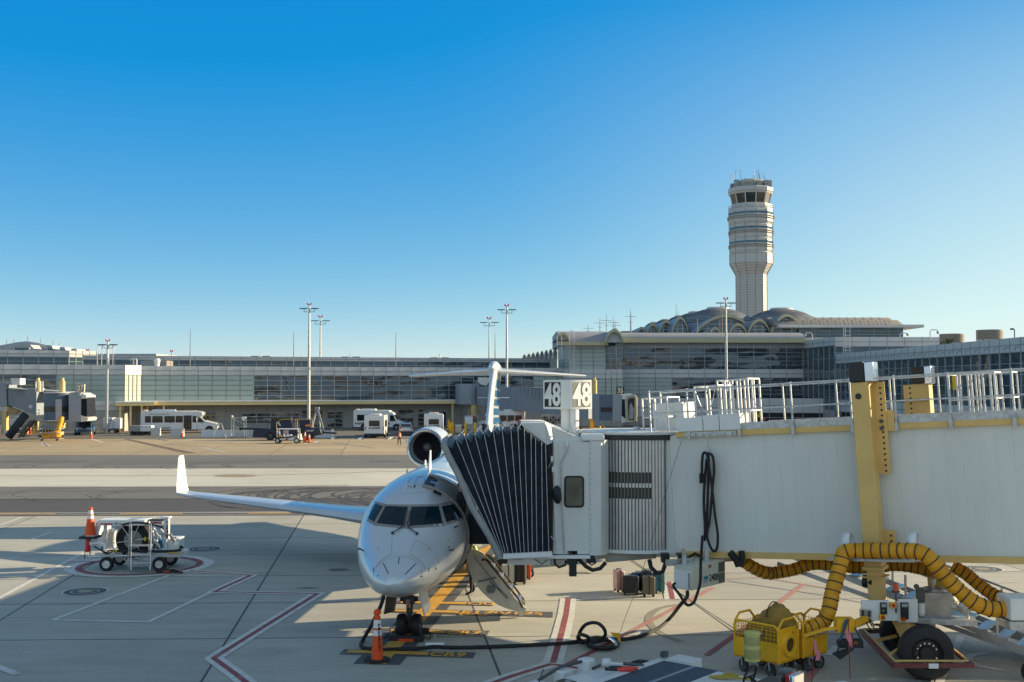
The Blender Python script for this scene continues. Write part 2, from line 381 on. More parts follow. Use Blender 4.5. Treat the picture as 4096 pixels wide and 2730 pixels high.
# lead-in line with its stop bars
lead = [T2(560, 1330), T2(700, 1215), T2(960, 930), T2(1150, 690), T2(1430, 400), T2(1680, 160)]
d = (lead[-1] - lead[2]).normalized(); lead = [lead[2] + d * t for t in (-4.6, -2, 0, 4, 9, 16, 26, 38)]
K += line(lead, 1.05); Y += line(lead, .42)
def bar(a, b, c, d_, y0, y1, yk0, yk1): pass
def stopbar(dk, yl):
    K.append([T2(*p) for p in dk]); Y.append([T2(*p) for p in yl])
KB, YB = [], []
for dk, yl in (([(145, 1278), (1545, 1318), (1580, 1260), (205, 1226)], [(230, 1266), (1070, 1292), (1092, 1260), (240, 1238)]),
               ([(405, 1048), (1690, 1082), (1722, 1034), (470, 1004)], [(690, 1045), (1250, 1063), (1270, 1036), (690, 1022)]),
               ([(620, 838), (2380, 893), (2380, 836), (660, 803)], [(693, 833), (1395, 850), (1415, 826), (700, 814)]),
               ([(720, 748), (1740, 772), (1790, 742), (760, 715)], [(780, 746), (1470, 760), (1490, 738), (800, 727)])):
    KB.append([T2(*p) for p in dk]); YB.append([T2(*p) for p in yl])
# pit covers
for c in (T9(535, 1047), T9(1278, 780), T8(1645, 385)):
    W += ring(c, .62, .68); K += ring(c, .40, .62); W += ring(c, .38, .41); TN += ring(c, .001, .24, n=20); K += ring(c, .24, .38)
# drain channel and edge line along the taxi lane
def xline(ya, yb, w): 
    a, b = G(0, ya), G(4096, yb); d_ = (b - a).normalized(); return a - d_ * 120, b + d_ * 120
a, b = xline(2053.5, 2043, 0); W += line([a, b], .12)
a, b = xline(2058, 2047.5, 0); K += line([a, b], .42); L_ = (b - a).length; d_ = (b - a).normalized(); t = 3.7
while t < L_: Y += line([a + d_ * t, a + d_ * (t + 3.0)], .30); t += 6.1
a, b = xline(2061.5, 2051, 0); W += line([a, b], .07)
a, b = xline(2064, 2053.5, 0); flat('drain_channel', line([a, b], .32), M('drain slot', (.05, .045, .045), .8), ZM)
GR = []; t = 0
while t < L_: GR += line([a + d_ * t, a + d_ * (t + .09)], .32); t += .18
flat('drain_grating', GR, M('grating', (.20, .14, .12), .6, .3), ZM2)
# dashes on the far lane, faded lines on the far apron
a, b = xline(1834.5, 1832, 0); L_ = (b - a).length; d_ = (b - a).normalized(); t = 1.4
while t < L_: B += line([a + d_ * t, a + d_ * (t + 4.0)], .22); t += 8.6
for i in range(2):
    p = G(1515 + i * 50, 1844); B += line([p + V((-.7, -.8, 0)), p + V((.7, -.8, 0))], .8); 
W += line([G(171, 1775), G(192, 1786)], .55); RD += line([G(174, 1775), G(190, 1786)], .22)
W += line([G(358, 1756), G(410, 1770)], .3); B += line([G(362, 1757), G(405, 1769)], .12)
B += line([G(608, 1753), G(670, 1765)], .25); W += line([G(820, 1793), G(900, 1810)], .2); W += line([G(790, 1782), G(850, 1806)], .06)
B += line([G(1330, 1772), G(1500, 1794)], .22); W += line([G(1258, 1771), G(1272, 1765)], .35); W += line([G(1215, 1775), G(1228, 1772)], .5); W += line([G(900, 1763), G(970, 1774)], .12)
RF += line([G(0, 1772), G(50, 1756), G(14, 1742)], .3)
for i in range(3):
    x = (1332, 1440, 1560)[i]; K += line([G(x - 4, 1758), G(x + 8, 1749)], 1.2); W += line([G(x - 4, 1758), G(x + 8, 1749)], .4)
W += line([G(1790, 1741), G(1830, 1768)], .35); K += line([G(1797, 1740), G(1852, 1768)], .5)
flat('white_markings', W, mPW, ZM); flat('red_markings', RD, mPR, ZM2); flat('faded_red_markings', RF, mPRf, ZM2)
flat('black_markings', K, mPK, ZM - .002); flat('yellow_markings', Y, mPY, ZM3); flat('blue_markings', B, mPB, ZM)
flat('pit_lids', TN, M('pit lid', (.36, .31, .22), .6, var=.3, scale=9), ZM2); flat('stop_bar_base', KB, mPK, ZM + .002); flat('stop_bar_paint', YB, mPY, ZM3 + .003)
def gtext(s, a, b, h, name='stop_bar_lettering'):
    a, b = T2(*a), T2(*b); r = (b - a); c = (a + b) / 2; u = V((-r.y, r.x, 0)).normalized()
    o = text(s, mPY, None, (c.x, c.y, ZM3 + .002), r, u, h, .012, r.length, name); struct(o)
gtext('CR9', (1100, 1278), (1470, 1290), .40); gtext('CR7', (1275, 1052), (1620, 1062), .40)
gtext('E170/175', (1430, 838), (2270, 862), .34); gtext('ERJ', (1400, 862), (1700, 872), .26); gtext('CR2', (1490, 750), (1780, 755), .36)
# long repair patch, oil stains, tyre marks
flat('repair_patch', [[G(1290 * .38265, 1300 + 1198 * .38265), G(1350 * .38265, 1300 + 1196 * .38265), G(2060 * .38265, 1300 + 1345 * .38265), G(1930 * .38265, 1300 + 1345 * .38265)]], M('patch', (.17, .12, .08), .8, var=.25), ZM)
flat('round_patch', [[T9(1475 + 140 * math.cos(R(t)), 320 + 9 * math.sin(R(t))) for t in range(0, 360, 15)]], M('patch round', (.30, .25, .17), .8, var=.25), ZM)
RB = []
a, b = T9(-200, 322), T9(1340, 320); RB += line([a, b], .16); RB += line([T9(1610, 318), T9(2000, 308), T9(2352, 296), T9(2900, 288)], .16)
rn = random.Random(3)
def arc(c, rx, ry, a0, a1, w, n=18):
    pts = [c + V((rx * math.cos(R(a0 + (a1 - a0) * k / n)), ry * math.sin(R(a0 + (a1 - a0) * k / n)), 0)) for k in range(n + 1)]
    return line(pts, w)
for k in range(34):   # swirls of tyre rubber behind the wing
    x = 1390 + rn.random() * 1000; c = T9(x, 430 + rn.random() * 40)
    q = 1.5 + rn.random() * 3; s0 = 60 + rn.random() * 60
    RB += arc(c + V((q, 0, 0)), q * 1.2, 3.5 + rn.random() * 1.8, s0, s0 + 110 + rn.random() * 60, .07 + rn.random() * .12)
for k in range(16):
    x = rn.random() * 1300; c = T9(x, 415 + rn.random() * 50); q = 1.5 + rn.random() * 2.5
    RB += arc(c, q * 1.6, 2 + rn.random() * 2, 60, 230, .035)
for k in range(16):
    x = rn.random() * 2400; c = T9(x, 245 + rn.random() * 18); q = 2 + rn.random() * 3
    RB += arc(c, q * 1.5, 3 + rn.random() * 3, 70, 220, .08)
RB2 = [[p for p in q] for q in RB if all(G(0, 2046).y > p.y > 0 for p in q) or 1]
flat('tyre_marks', [q for q in RB2 if all(54.5 < p.y < 97 for p in q)], mRub, ZM)
flat('skid_arcs', arc(T6(1480, 960), 1.4, 2.6, 100, 230, .2), M('faint rubber', (.27, .25, .22), .8), ZM - .002)
OS = []
def stain(c, rx, ry, n=14):
    return [c + V((rx * math.cos(2 * math.pi * k / n) * (.6 + rn.random() * .7), ry * math.sin(2 * math.pi * k / n) * (.6 + rn.random() * .7), 0)) for k in range(n)]
OS += [stain(T9(2115, 908), .4, .28), stain(T9(1925, 1024), .35, .1), stain(T6(190, 425), .35, .2), stain(G(700, 1780), 1.2, .4), stain(G(770, 1785), 1.6, .3), stain(G(640, 1760), 1.5, .25), stain(G(480, 1764), 2.2, .25), stain(G(380, 1786), .9, .3)]
flat('oil_stains', OS, M('oil stain', (.16, .145, .125), .6, var=.3), ZM)
# ------------------------------------------------------------ shared materials
mSilver = M('silver paint', (.66, .70, .73), .30, .40, var=.04, scale=.8, coat=.35)
mWhiteP = M('white paint', (.74, .75, .74), .35, .0, var=.04, scale=2, spots=.25, spotcol=(.55, .54, .50))
mPolish = M('polished metal', (.75, .76, .78), .12, 1., var=.05)
mAlu = M('aluminium', (.58, .59, .60), .38, .85, var=.10, scale=6)
mGalv = M('galvanised steel', (.50, .52, .53), .42, .7, var=.22, scale=9)
mSteelD = M('dark steel', (.10, .10, .105), .5, .6, var=.2)
mBlk = M('black rubber', (.018, .018, .019), .65, var=.25, scale=8)
mBlkP = M('black paint', (.022, .023, .025), .4, var=.15)
mCockpit = M('cockpit glass', (.006, .020, .030), .06, var=.5, scale=2.5, ior=1.38)
mFrame = M('windshield frame', (.30, .275, .26), .5, .3, var=.12, scale=12)
mCab = M('greenish cabin white', (.50, .50, .44), .6, var=.14, scale=4, spots=.7, spotcol=(.28, .24, .18))
mHub = M('wheel hub white', (.70, .70, .68), .45, var=.1)
mBlue = M('livery blue', (.012, .11, .27), .35, coat=.4)
mRedL = M('signal red', (.55, .025, .025), .35)
mYel = M('safety yellow', (.90, .46, .012), .5, var=.10, scale=4, spots=.3, spotcol=(.45, .31, .03))
mYelD = M('marking yellow', (.60, .50, .03), .5)
mOrg = M('cone orange', (.80, .09, .012), .5, var=.08)
mReflW = M('reflective white', (.74, .74, .74), .5, var=.05)

# ------------------------------------------------------------ regional jet
AC = thing('regional_jet', 'silver twin engine regional jet parked nose on at the boarding bridge', 'airplane', m=MX.Translation((-2.73, 25, 0)) @ MX.Rotation(R(-3.89), 4, 'Z'))
ACM = MX.Translation((-2.73, 25, 0)) @ MX.Rotation(R(-3.89), 4, 'Z'); ACI = ACM.inverted()
def interp(tab, y):
    n = len(tab)
    if y <= tab[0][0]: return tab[0][1:]
    for i in range(n - 1):
        if y <= tab[i + 1][0]:
            x0, x1 = tab[i][0], tab[i + 1][0]; t = (y - x0) / (x1 - x0); out = []
            for k in range(1, len(tab[0])):
                def sl_(j):
                    a, b = max(j - 1, 0), min(j + 1, n - 1)
                    return (tab[b][k] - tab[a][k]) / (tab[b][0] - tab[a][0])
                h = x1 - x0; p0, p1, m0, m1 = tab[i][k], tab[i + 1][k], sl_(i) * h, sl_(i + 1) * h
                out.append((2 * t ** 3 - 3 * t * t + 1) * p0 + (t ** 3 - 2 * t * t + t) * m0 + (-2 * t ** 3 + 3 * t * t) * p1 + (t ** 3 - t * t) * m1)
            return out
    return tab[-1][1:]
#        y   top   bottom half-width  widest-z
FUS = [(0.00, 1.82, 1.76, .03, 1.79), (.12, 1.96, 1.62, .20, 1.79), (.35, 2.09, 1.50, .40, 1.80), (.75, 2.28, 1.38, .62, 1.86), (1.25, 2.48, 1.29, .84, 1.95),
       (1.75, 2.70, 1.23, 1.02, 2.06), (2.2, 2.98, 1.18, 1.14, 2.17), (2.7, 3.31, 1.14, 1.25, 2.28), (3.2, 3.55, 1.12, 1.33, 2.37), (4.0, 3.76, 1.10, 1.39, 2.44),
       (5.0, 3.86, 1.10, 1.41, 2.48), (8, 3.88, 1.10, 1.41, 2.49), (17, 3.88, 1.12, 1.41, 2.49), (20, 3.88, 1.30, 1.36, 2.6), (23, 3.86, 1.75, 1.18, 2.8),
       (25.5, 3.80, 2.35, .85, 3.05), (27.5, 3.68, 2.85, .5, 3.25), (29.2, 3.52, 3.2, .18, 3.36)]
NR = 48
def fsec(y):
    t, b, w_, zc = interp(FUS, y); out = []
    for k in range(NR):
        a = 2 * math.pi * k / NR; c, s_ = math.cos(a), math.sin(a); e = .96
        out.append((w_ * math.copysign(abs(c) ** e, c), y, zc + (t - zc if s_ > 0 else zc - b) * math.copysign(abs(s_) ** e, s_)))
    return out
ys = [0, .04, .08, .12, .2, .28, .35, .45, .6, .75, .9, 1.1, 1.25, 1.5, 1.75, 2, 2.2, 2.45, 2.7, 2.95, 3.2, 3.6, 4, 4.5, 5, 6, 8, 11, 14, 17, 18.5, 20, 21.5, 23, 24.3, 25.5, 26.5, 27.5, 28.4, 29.2]
fb = MB().loft([fsec(y) for y in ys]); fus = fb.build('fuselage', mSilver, AC)
bvh = BVHTree.FromPolygons([V(p) for p in fb.v], fb.f)
def hit(x, y):
    """where the line of sight through (x, y) meets the fuselage skin, in the jet's own frame"""
    for k in range(60):
        o = ACI @ V((0, 0, CAMZ)); d = (ACI.to_3x3() @ ray(x, y)).normalized(); p, n_, i, ds = bvh.ray_cast(o, d)
        if p is not None: return p, (n_ if n_.dot(d) < 0 else -n_)
        x += (1673 - x) * .02; y += (2090 - y) * .02
    return V((0, 3, 3)), V((0, -1, 0))
def A1(x, y): return (1300 + x * .38265, 1650 + y * .38265)
def A2(x, y): return (1300 + x * .38265, 2130 + y * .38265)
def fpatch(name, rows, mat, off=.005, parent=None, nu=8, nv=8, th=.0):
    """rows: two lists of photo points (an upper and a lower edge); the patch hugs the skin between them"""
    top, bot = rows; b = MB(); n = len(top) - 1
    def f(u, v_):
        s_ = u * n; i = min(int(s_), n - 1); t = s_ - i
        a = V(top[i]).lerp(V(top[i + 1]), t); c = V(bot[i]).lerp(V(bot[i + 1]), t); q = a.lerp(c, v_)
        p, nn = hit(q.x, q.y); return p + nn * off
    b.grid(f, nu * n, nv); o = b.build(name, mat, parent or fus, fix=False)
    return o
fpatch('windshield_frame', ([A1(517, 928), A1(645, 962), A1(880, 966), A1(1145, 962), A1(1385, 915)], [A1(437, 1138), A1(520, 1186), A1(850, 1219), A1(1245, 1192), A1(1492, 1106)]), mFrame, .004, nu=6)
for a, b in (((530, 955, 605, 985), (452, 1110, 515, 1146)), ((635, 982, 866, 992), (541, 1160, 825, 1190)), ((905, 992, 1187, 985), (880, 1190, 1228, 1163)), ((1218, 985, 1385, 956), (1268, 1150, 1462, 1096))):
    q = fpatch('windshield_pane', ([A1(*a[:2]), A1(*a[2:])], [A1(*b[:2]), A1(*b[2:])]), mCockpit, .012, nu=8)
# overhead hatch outline with a small emblem, stains, radome seam and panel lines
def fline(name, pts, w_, mat, off=.006, parent=None):
    b = MB()
    P = []
    if len(pts) > 5 or (len(pts) > 2 and 'radome' in name):
        q_ = [V((0, 0, 0))] ; n_ = len(pts); pp = [V((p_[0], p_[1], 0)) for p_ in pts]; pts = []
        for i in range(n_ - 1):
            a_, b_, c_, d_ = pp[max(i - 1, 0)], pp[i], pp[i + 1], pp[min(i + 2, n_ - 1)]
            for k in range(4):
                t = k / 4; v_ = .5 * ((2 * b_) + (c_ - a_) * t + (2 * a_ - 5 * b_ + 4 * c_ - d_) * t * t + (3 * b_ - a_ - 3 * c_ + d_) * t ** 3); pts.append((v_.x, v_.y))
        pts.append((pp[-1].x, pp[-1].y))
    for i in range(len(pts) - 1):
        for k in range(5): P.append(V(pts[i]).lerp(V(pts[i + 1]), k / 5))
    P.append(V(pts[-1])); H = [hit(q.x, q.y) for q in P]
    for i in range(len(H) - 1):
        (p, n_), (q, m_) = H[i], H[i + 1]; d = (q - p)
        if d.length > 1.2 or d.length < 1e-5: continue
        s_ = d.cross(n_).normalized() * w_ / 2; p = p + n_ * off; q = q + m_ * off
        b.poly([p - s_, p + s_, q + s_, q - s_])
    return b.build(name, mat, parent or fus, fix=False) if b.f else None
mLine = M('panel seam', (.28, .29, .30), .5); mPatch = M('grey primer', (.48, .47, .44), .5)
fline('hatch_outline', [A1(850, 745), A1(1040, 745), A1(1030, 828), A1(828, 828), A1(850, 745)], .05, mWhiteP)
fline('hatch_emblem', [A1(868, 770), A1(912, 785)], .02, mRedL); fline('hatch_handle', [A1(935, 790), A1(938, 760)], .04, mBlkP)
fpatch('roof_plate', ([A1(968, 658), A1(1028, 655)], [A1(960, 676), A1(1022, 674)]), mWhiteP, .01, nu=3, nv=2)
for (x0, y0, x1, y1) in ((900, 690, 860, 740), (960, 685, 940, 745), (1035, 690, 1050, 740)): fline('grime_streak', [A1(x0, y0), A1(x1, y1)], .035, mPatch, .003)
fline('radome_seam', [A2(500, 480), A2(528, 380), A2(600, 310), A2(700, 265), A2(800, 252), A2(900, 275), A2(980, 330), A2(1018, 420), A2(1018, 500)], .010, mLine, .003)
fline('radome_shoulder', [A2(530, 372), A2(580, 300), A2(692, 225)], .05, mPatch, .004); fline('radome_shoulder', [A2(880, 232), A2(960, 270), A2(1020, 330), A2(1048, 385)], .05, mPatch, .004)
for p in ([(700, 70), (697, 215)], [(940, 85), (890, 215)], [(945, 80), (1060, 130), (1150, 220), (1190, 330)]): fline('panel_seam', [A2(*q) for q in p], .010, mLine, .003)
for p in ([(608, 325), (665, 438)], [(778, 262), (765, 332)], [(950, 328), (835, 442)]): fline('lightning_strip', [A2(*q) for q in p], .02, mSteelD, .006)
for p in ([(548, 178), (562, 155)], [(1075, 158), (1092, 182), (1080, 185)], [(1275, 75), (1292, 78), (1290, 100)], [(1155, 380), (1168, 378)]): fline('yellow_tick', [A2(*q) for q in p], .03, mYelD, .006)
fline('red_placard', [A2(1285, 155), A2(1308, 155)], .06, M('placard', (.50, .25, .28), .5), .006)
for p in ((1085, 375, 1085, 415), (1157, 360, 1152, 398), (508, 370, 506, 410), (548, 455, 560, 452), (990, 462, 1015, 458)): fline('drain_slot', [A2(*p[:2]), A2(*p[2:])], .025, mBlkP, .005)
for p in ((1300, 190), (1355, 15 - 65)): # pitot probes
    h, n_ = hit(*A2(*p)); MB().tube([h, h + n_ * .10, h + n_ * .11 + V((.0, -.16, 0))], .022, 6).build('pitot_probe', mSteelD, fus)
h, n_ = hit(*A2(398, 192)); MB().tube([h, h + n_ * .10, h + n_ * .11 + V((0, -.15, 0))], .02, 6).build('pitot_probe', mSteelD, fus)
for pts in ([(850, 1048), (828, 1185), (790, 1220), (708, 1270)], [(893, 1048), (862, 1180), (885, 1222), (960, 1275)]): # wipers
    b = MB(); H = [hit(*A1(*q)) for q in pts]; b.tube([p + n_ * .035 for p, n_ in H], [.014, .018, .016, .012], 6)
    p, n_ = H[-1]; b.cyl(p, p + n_ * .05, .035, n=8); p, n_ = H[0]; b.sph(p + n_ * .035, .03, 6); b.build('wiper', mSteelD, fus)
# roof aerials and beacon
def aerial(y, h_, ch, x=0.):
    z = interp(FUS, y)[0] - .02
    MB().hexa([(x - .02, y, z), (x + .02, y, z), (x + .02, y + ch, z), (x - .02, y + ch, z), (x - .012, y + ch * .55, z + h_), (x + .012, y + ch * .55, z + h_), (x + .012, y + ch, z + h_), (x - .012, y + ch, z + h_)]).build('blade_aerial', mWhiteP, fus)
aerial(6.1, .52, .42, .02); aerial(7.8, .14, .3, -.35); aerial(9.2, .16, .4, .15); aerial(5.2, .1, .15, -.45)
z = interp(FUS, 12)[0]; MB().lathe([(0, .16), (.08, .13), (.12, .03), (.13, -.03)], (.15, 12, z), n=12).build('beacon', mRedL, fus)
# doorway on the left side (towards the bridge)
def side(y, ang, off=.006):
    t, bt, w_, zc = interp(FUS, y); c, s_ = math.cos(ang), math.sin(ang); p = V((w_ * c, y, zc + (t - zc if s_ > 0 else zc - bt) * s_)); n_ = V((c / w_, -.1, s_ / (t - zc))).normalized(); return p + n_ * off
b = MB().grid(lambda u, v_: side(3.55 + u * .95, R(-38 + v_ * 118)), 5, 22); b.build('doorway', mBlkP, fus, fix=False)
b = MB().tube([side(3.5, R(-38 + k * 5.9), .03) for k in range(21)], .05, 6); b.tube([side(4.52, R(-38 + k * 5.9), .03) for k in range(21)], .05, 6); b.build('door_frame', mFrame, fus)
MB().grid(lambda u, v_: side(3.3 + u * .3, R(58 + v_ * 9), .03), 3, 3).build('door_light', mBlkP, fus, fix=False)
# cabin windows along both sides
b0 = MB(); 
for sgn in (1, -1):
    for k in range(17):
        y = 6.2 + k * .78
        def f(u, v_, y=y, s_=sgn):
            p = side(y + u * .25, R(8 + v_ * 12), .008); return V((p.x * s_, p.y, p.z))
        MB().grid(f, 2, 3).build('cabin_window', mCockpit, fus, fix=False)
# wings
def airfoil(ch, th, le, vert=False, n=11):
    up = []; lo = []
    for k in range(n):
        x = .5 * (1 - math.cos(math.pi * k / (n - 1))); yt = 5 * th * (.2969 * math.sqrt(x) - .126 * x - .3516 * x * x + .2843 * x ** 3 - .1015 * x ** 4)
        up.append((x, yt * 1.1)); lo.append((x, -yt * .9))
    q = up + lo[::-1][1:-1]
    return [(le[0], le[1] + x * ch, le[2] + z * ch) if not vert else (le[0] + z * ch, le[1] + x * ch, le[2]) for x, z in q]
for s_ in (-1, 1):
    wg = MB().loft([airfoil(5.4, .12, (s_ * 1.0, 11.3, 1.52)), airfoil(4.6, .12, (s_ * 2.2, 12.1, 1.60)), airfoil(3.1, .12, (s_ * 4.4, 13.4, 1.73)), airfoil(1.45, .11, (s_ * 10.9, 17.0, 2.02)), airfoil(1.3, .10, (s_ * 11.25, 17.25, 2.06))]).build('wing', mSilver, AC)
    MB().loft([airfoil(1.3, .10, (s_ * 11.22, 17.25, 2.06), True), airfoil(1.12, .09, (s_ * 11.34, 17.55, 2.35), True), airfoil(.62, .08, (s_ * 11.52, 18.2, 3.33), True), airfoil(.45, .08, (s_ * 11.54, 18.36, 3.43), True)]).build('winglet', mWhiteP, wg)
    for xk in (5.4, 8.4): MB().bx(s_ * xk - .008, s_ * xk + .008, 13.95 + (xk - 4.4) * .55, 15.2 + (xk - 4.4) * .46, 1.965 + (xk - 5) * .025, 1.975 + (xk - 5) * .025)
    for i, xk in enumerate((3.0, 6.2)): MB().loft([[(s_ * xk + .13 * math.cos(t), yy, 1.55 + .05 * i + .1 * math.sin(t) * w_) for t in [k * math.pi / 4 for k in range(8)]] for yy, w_ in ((15.3, .2), (16.3, 1.4), (17.6, .15))]).build('flap_fairing', mSilver, wg)
MB().loft([[(x * w_, y, 1.45 + z * h_) for x, z in ((math.cos(2 * math.pi * k / 16), math.sin(2 * math.pi * k / 16)) for k in range(16))] for y, w_, h_ in ((9.8, .3, .2), (10.6, 1.2, .6), (12, 1.55, .75), (16, 1.55, .75), (17.6, 1.1, .55), (18.6, .2, .2))]).build('belly_fairing', mSilver, AC)
# engines
mFan = M('fan blades', (.05, .05, .055), .45, .7, var=.2)
for s_ in (-1, 1):
    c = (s_ * 2.24, 20.9, 3.62)
    na = MB().lathe([(.60, .9), (.60, .35), (.64, .12), (.70, .02), (.735, .0), (.77, .06), (.80, .3), (.83, 1.2), (.80, 2.4), (.66, 3.7), (.50, 4.3), (.46, 4.3), (.46, 3.9)], c, (0, 1, 0), 40).build('engine', mSilver, AC)
    MB().lathe([(.625, .14), (.66, .05), (.705, -.004), (.735, -.016), (.765, .02), (.785, .10)], c, (0, 1, 0), 40).build('intake_lip', mPolish, na)
    b = MB()
    for k in range(24):
        a = 2 * math.pi * k / 24; e, h_ = V((math.cos(a), 0, math.sin(a))), V((-math.sin(a), 0, math.cos(a))); C = V(c) + V((0, .62, 0))
        b.poly([C + e * .18 - h_ * .02, C + e * .6 - h_ * .075 + V((0, .04, 0)), C + e * .6 + h_ * .06 + V((0, .10, 0)), C + e * .18 + h_ * .03 + V((0, .08, 0))])
    b.lathe([(.0, .74), (.6, .74)], c, (0, 1, 0), 24); b.build('fan', mFan, na, fix=False)
    MB().lathe([(0, .42), (.08, .46), (.16, .56), (.2, .66)], c, (0, 1, 0), 20).build('spinner', M('spinner grey', (.16, .16, .165), .45, .3), na)
    MB().loft([airfoil(2.4, .12, (s_ * 1.0, 21.6, 3.35)), airfoil(2.2, .12, (s_ * 1.6, 21.8, 3.5))]).build('engine_pylon', mSilver, AC)
# fin, stripes, tailplane
def finle(z): return 23.6 + (z - 3.7) * 1.12 if z > 4.3 else 23.2 + (z - 3.6) * 1.5
def finch(z): return 5.4 - (z - 3.7) * .66
fz = [3.6, 4.0, 4.5, 5.2, 6.0, 6.7, 7.05]
fth = {3.6: .105, 4.0: .10, 4.5: .085, 5.2: .085, 6.0: .095, 6.7: .115, 7.05: .125}
fhw = {3.6: .26, 4.0: .25, 4.5: .165, 5.2: .13, 6.0: .14, 6.7: .18, 7.05: .20}
def finsec(z):
    c_, t_, y0 = finch(z), fhw[z], finle(z); up = [(0, 0), (.012, .42), (.04, .72), (.09, .93), (.16, 1), (.5, 1), (.86, .95), (1, .15)]
    return [(t_ * w_, y0 + u * c_, z) for u, w_ in up] + [(-t_ * w_, y0 + u * c_, z) for u, w_ in up[::-1][:-1]]
fin = MB().loft([finsec(z) for z in fz]).build('fin', mSilver, AC)
MB().loft([[(.24 * w_ * math.cos(2 * math.pi * k / 16), y, 7.0 + (.32 if math.sin(2 * math.pi * k / 16) > 0 else .3) * w_ * math.sin(2 * math.pi * k / 16)) for k in range(16)] for y, w_ in ((26.9, .15), (27.1, .6), (27.5, .95), (28.5, 1), (30, .7), (31.2, .1))]).build('fin_bullet', mSilver, fin)
def finx(z, u, off=.008):
    for i in range(len(fz) - 1):
        if z <= fz[i + 1]: t = (z - fz[i]) / (fz[i + 1] - fz[i]); return fhw[fz[i]] * (1 - t) + fhw[fz[i + 1]] * t + off
    return .2
for s_ in (1, -1):
    z = 6.45; k = 0
    while z > 4.1:
        h_ = .30 if k else .38
        MB().grid(lambda u, v_, z=z, s_=s_: V((s_ * finx(z - v_ * h_ - u * .08, .2), finle(z - v_ * h_) + finch(z - v_ * h_) * (.20 + u * .66), z - v_ * h_ - u * .08)), 6, 3).build('tail_stripe', mBlue, fin, fix=False); z -= h_ + .11; k += 1
MB().lathe([(.0, .05), (.1, .05), (.16, .0), (.19, .06), (.2, .3)], (0, 23.25, 4.32), (0, 1, 0), 18).build('ram_air_intake', mBlkP, fin).scale = (.75, 1, 1)
st = MB().loft([airfoil(1.05, .09, (-4.3, 29.55, 6.62)), airfoil(1.15, .10, (-4.1, 29.4, 6.63)), airfoil(2.3, .11, (0, 27.5, 6.86)), airfoil(1.15, .10, (4.1, 29.4, 6.63)), airfoil(1.05, .09, (4.3, 29.55, 6.62))]).build('tailplane', M('pale silver', (.78, .80, .82), .35, .1, var=.03, coat=.3), AC)
MB().bar((-.75, 27.6, 5.6), (.75, 27.6, 5.6), .03, .03).build('tail_aerial', mWhiteP, fin)
# nose gear
gx, gy = .0, 2.95
b = MB(); b.cyl((gx, gy + .1, 1.35), (gx, gy + .05, .55), .085, n=12); b.cyl((gx, gy + .05, .6), (gx, gy, .27), .055, n=10); b.cyl((gx - .2, gy, .27), (gx + .2, gy, .27), .05, n=10)
b.bar((gx, gy + .1, .9), (gx, gy + .75, 1.25), .06); b.bar((gx, gy - .1, .55), (gx, gy - .14, .85), .12, .05); b.bx(gx - .14, gx + .14, gy - .12, gy + .08, .82, 1.0); b.cyl((gx - .22, gy - .02, .93), (gx + .22, gy - .02, .93), .06, n=8)
gear = b.build('nose_gear', mSteelD, AC)
def wheel(parent, c, r, w_, hubm, axis=(1, 0, 0), name='wheel', hubr=.55, n=28):
    t = MB().lathe([(r * hubr, -w_ * .32), (r * hubr * 1.05, -w_ * .46), (r * .86, -w_ * .5), (r * .97, -w_ * .36), (r, -w_ * .12), (r, w_ * .12), (r * .97, w_ * .36), (r * .86, w_ * .5), (r * hubr * 1.05, w_ * .46), (r * hubr, w_ * .32)], c, axis, n).build(name, mBlk, parent)
    hb = MB(); ax = V(axis).normalized(); X, Y_ = basis(ax)
    hb.lathe([(0, -w_ * .34), (r * .16, -w_ * .36), (r * .2, -w_ * .26), (r * hubr * .86, -w_ * .22), (r * hubr * 1.02, -w_ * .40), (r * hubr * 1.02, w_ * .40), (r * hubr * .86, w_ * .22), (r * .2, w_ * .26), (r * .16, w_ * .36), (0, w_ * .34)], c, axis, 20)
    for k in range(5):
        a = 2 * math.pi * k / 5
        for e in (-1, 1): hb.cyl(V(c) + (X * math.cos(a) + Y_ * math.sin(a)) * r * .33 + ax * w_ * .22 * e, V(c) + (X * math.cos(a) + Y_ * math.sin(a)) * r * .33 + ax * w_ * .32 * e, r * .045, n=6)
    hb.build('rim', hubm, t); return t
for s_ in (-1, 1): wheel(gear, (gx + s_ * .185, gy, .285), .285, .22, mSteelD)
MB().bx(gx - .05, gx + .05, gy - .2, gy - .14, .75, .95).build('taxi_light', mPolish, gear)
MB().hexa([(-.52, 2.3, .68), (-.48, 2.3, .68), (-.36, 2.95, .62), (-.40, 2.95, .62), (-.42, 2.2, 1.24), (-.38, 2.2, 1.24), (-.26, 2.95, 1.22), (-.30, 2.95, 1.22)]).build('gear_door', mSteelD, AC)
MB().hexa([(.42, 2.5, .62), (.46, 2.5, .62), (.46, 3.5, .62), (.42, 3.5, .62), (.28, 2.5, 1.24), (.32, 2.5, 1.24), (.32, 3.5, 1.24), (.28, 3.5, 1.24)]).build('gear_door', mSilver, AC)
MB().tube([(-.45, 2.1, 1.26), (-.53, 2.06, 1.15), (-.58, 2.05, 1.12)], .015, 5).build('tow_probe', mWhiteP, AC)
# main gear
for s_ in (-1, 1):
    mg = MB().cyl((s_ * 1.6, 15.9, 1.5), (s_ * 1.95, 15.9, .42), .1, n=10).cyl((s_ * 1.6, 15.9, .42), (s_ * 2.3, 15.9, .42), .07, n=8).build('main_gear', mSteelD, AC)
    for e in (-.22, .22): wheel(mg, (s_ * 1.95 + e, 15.9, .42), .42, .26, mAlu)
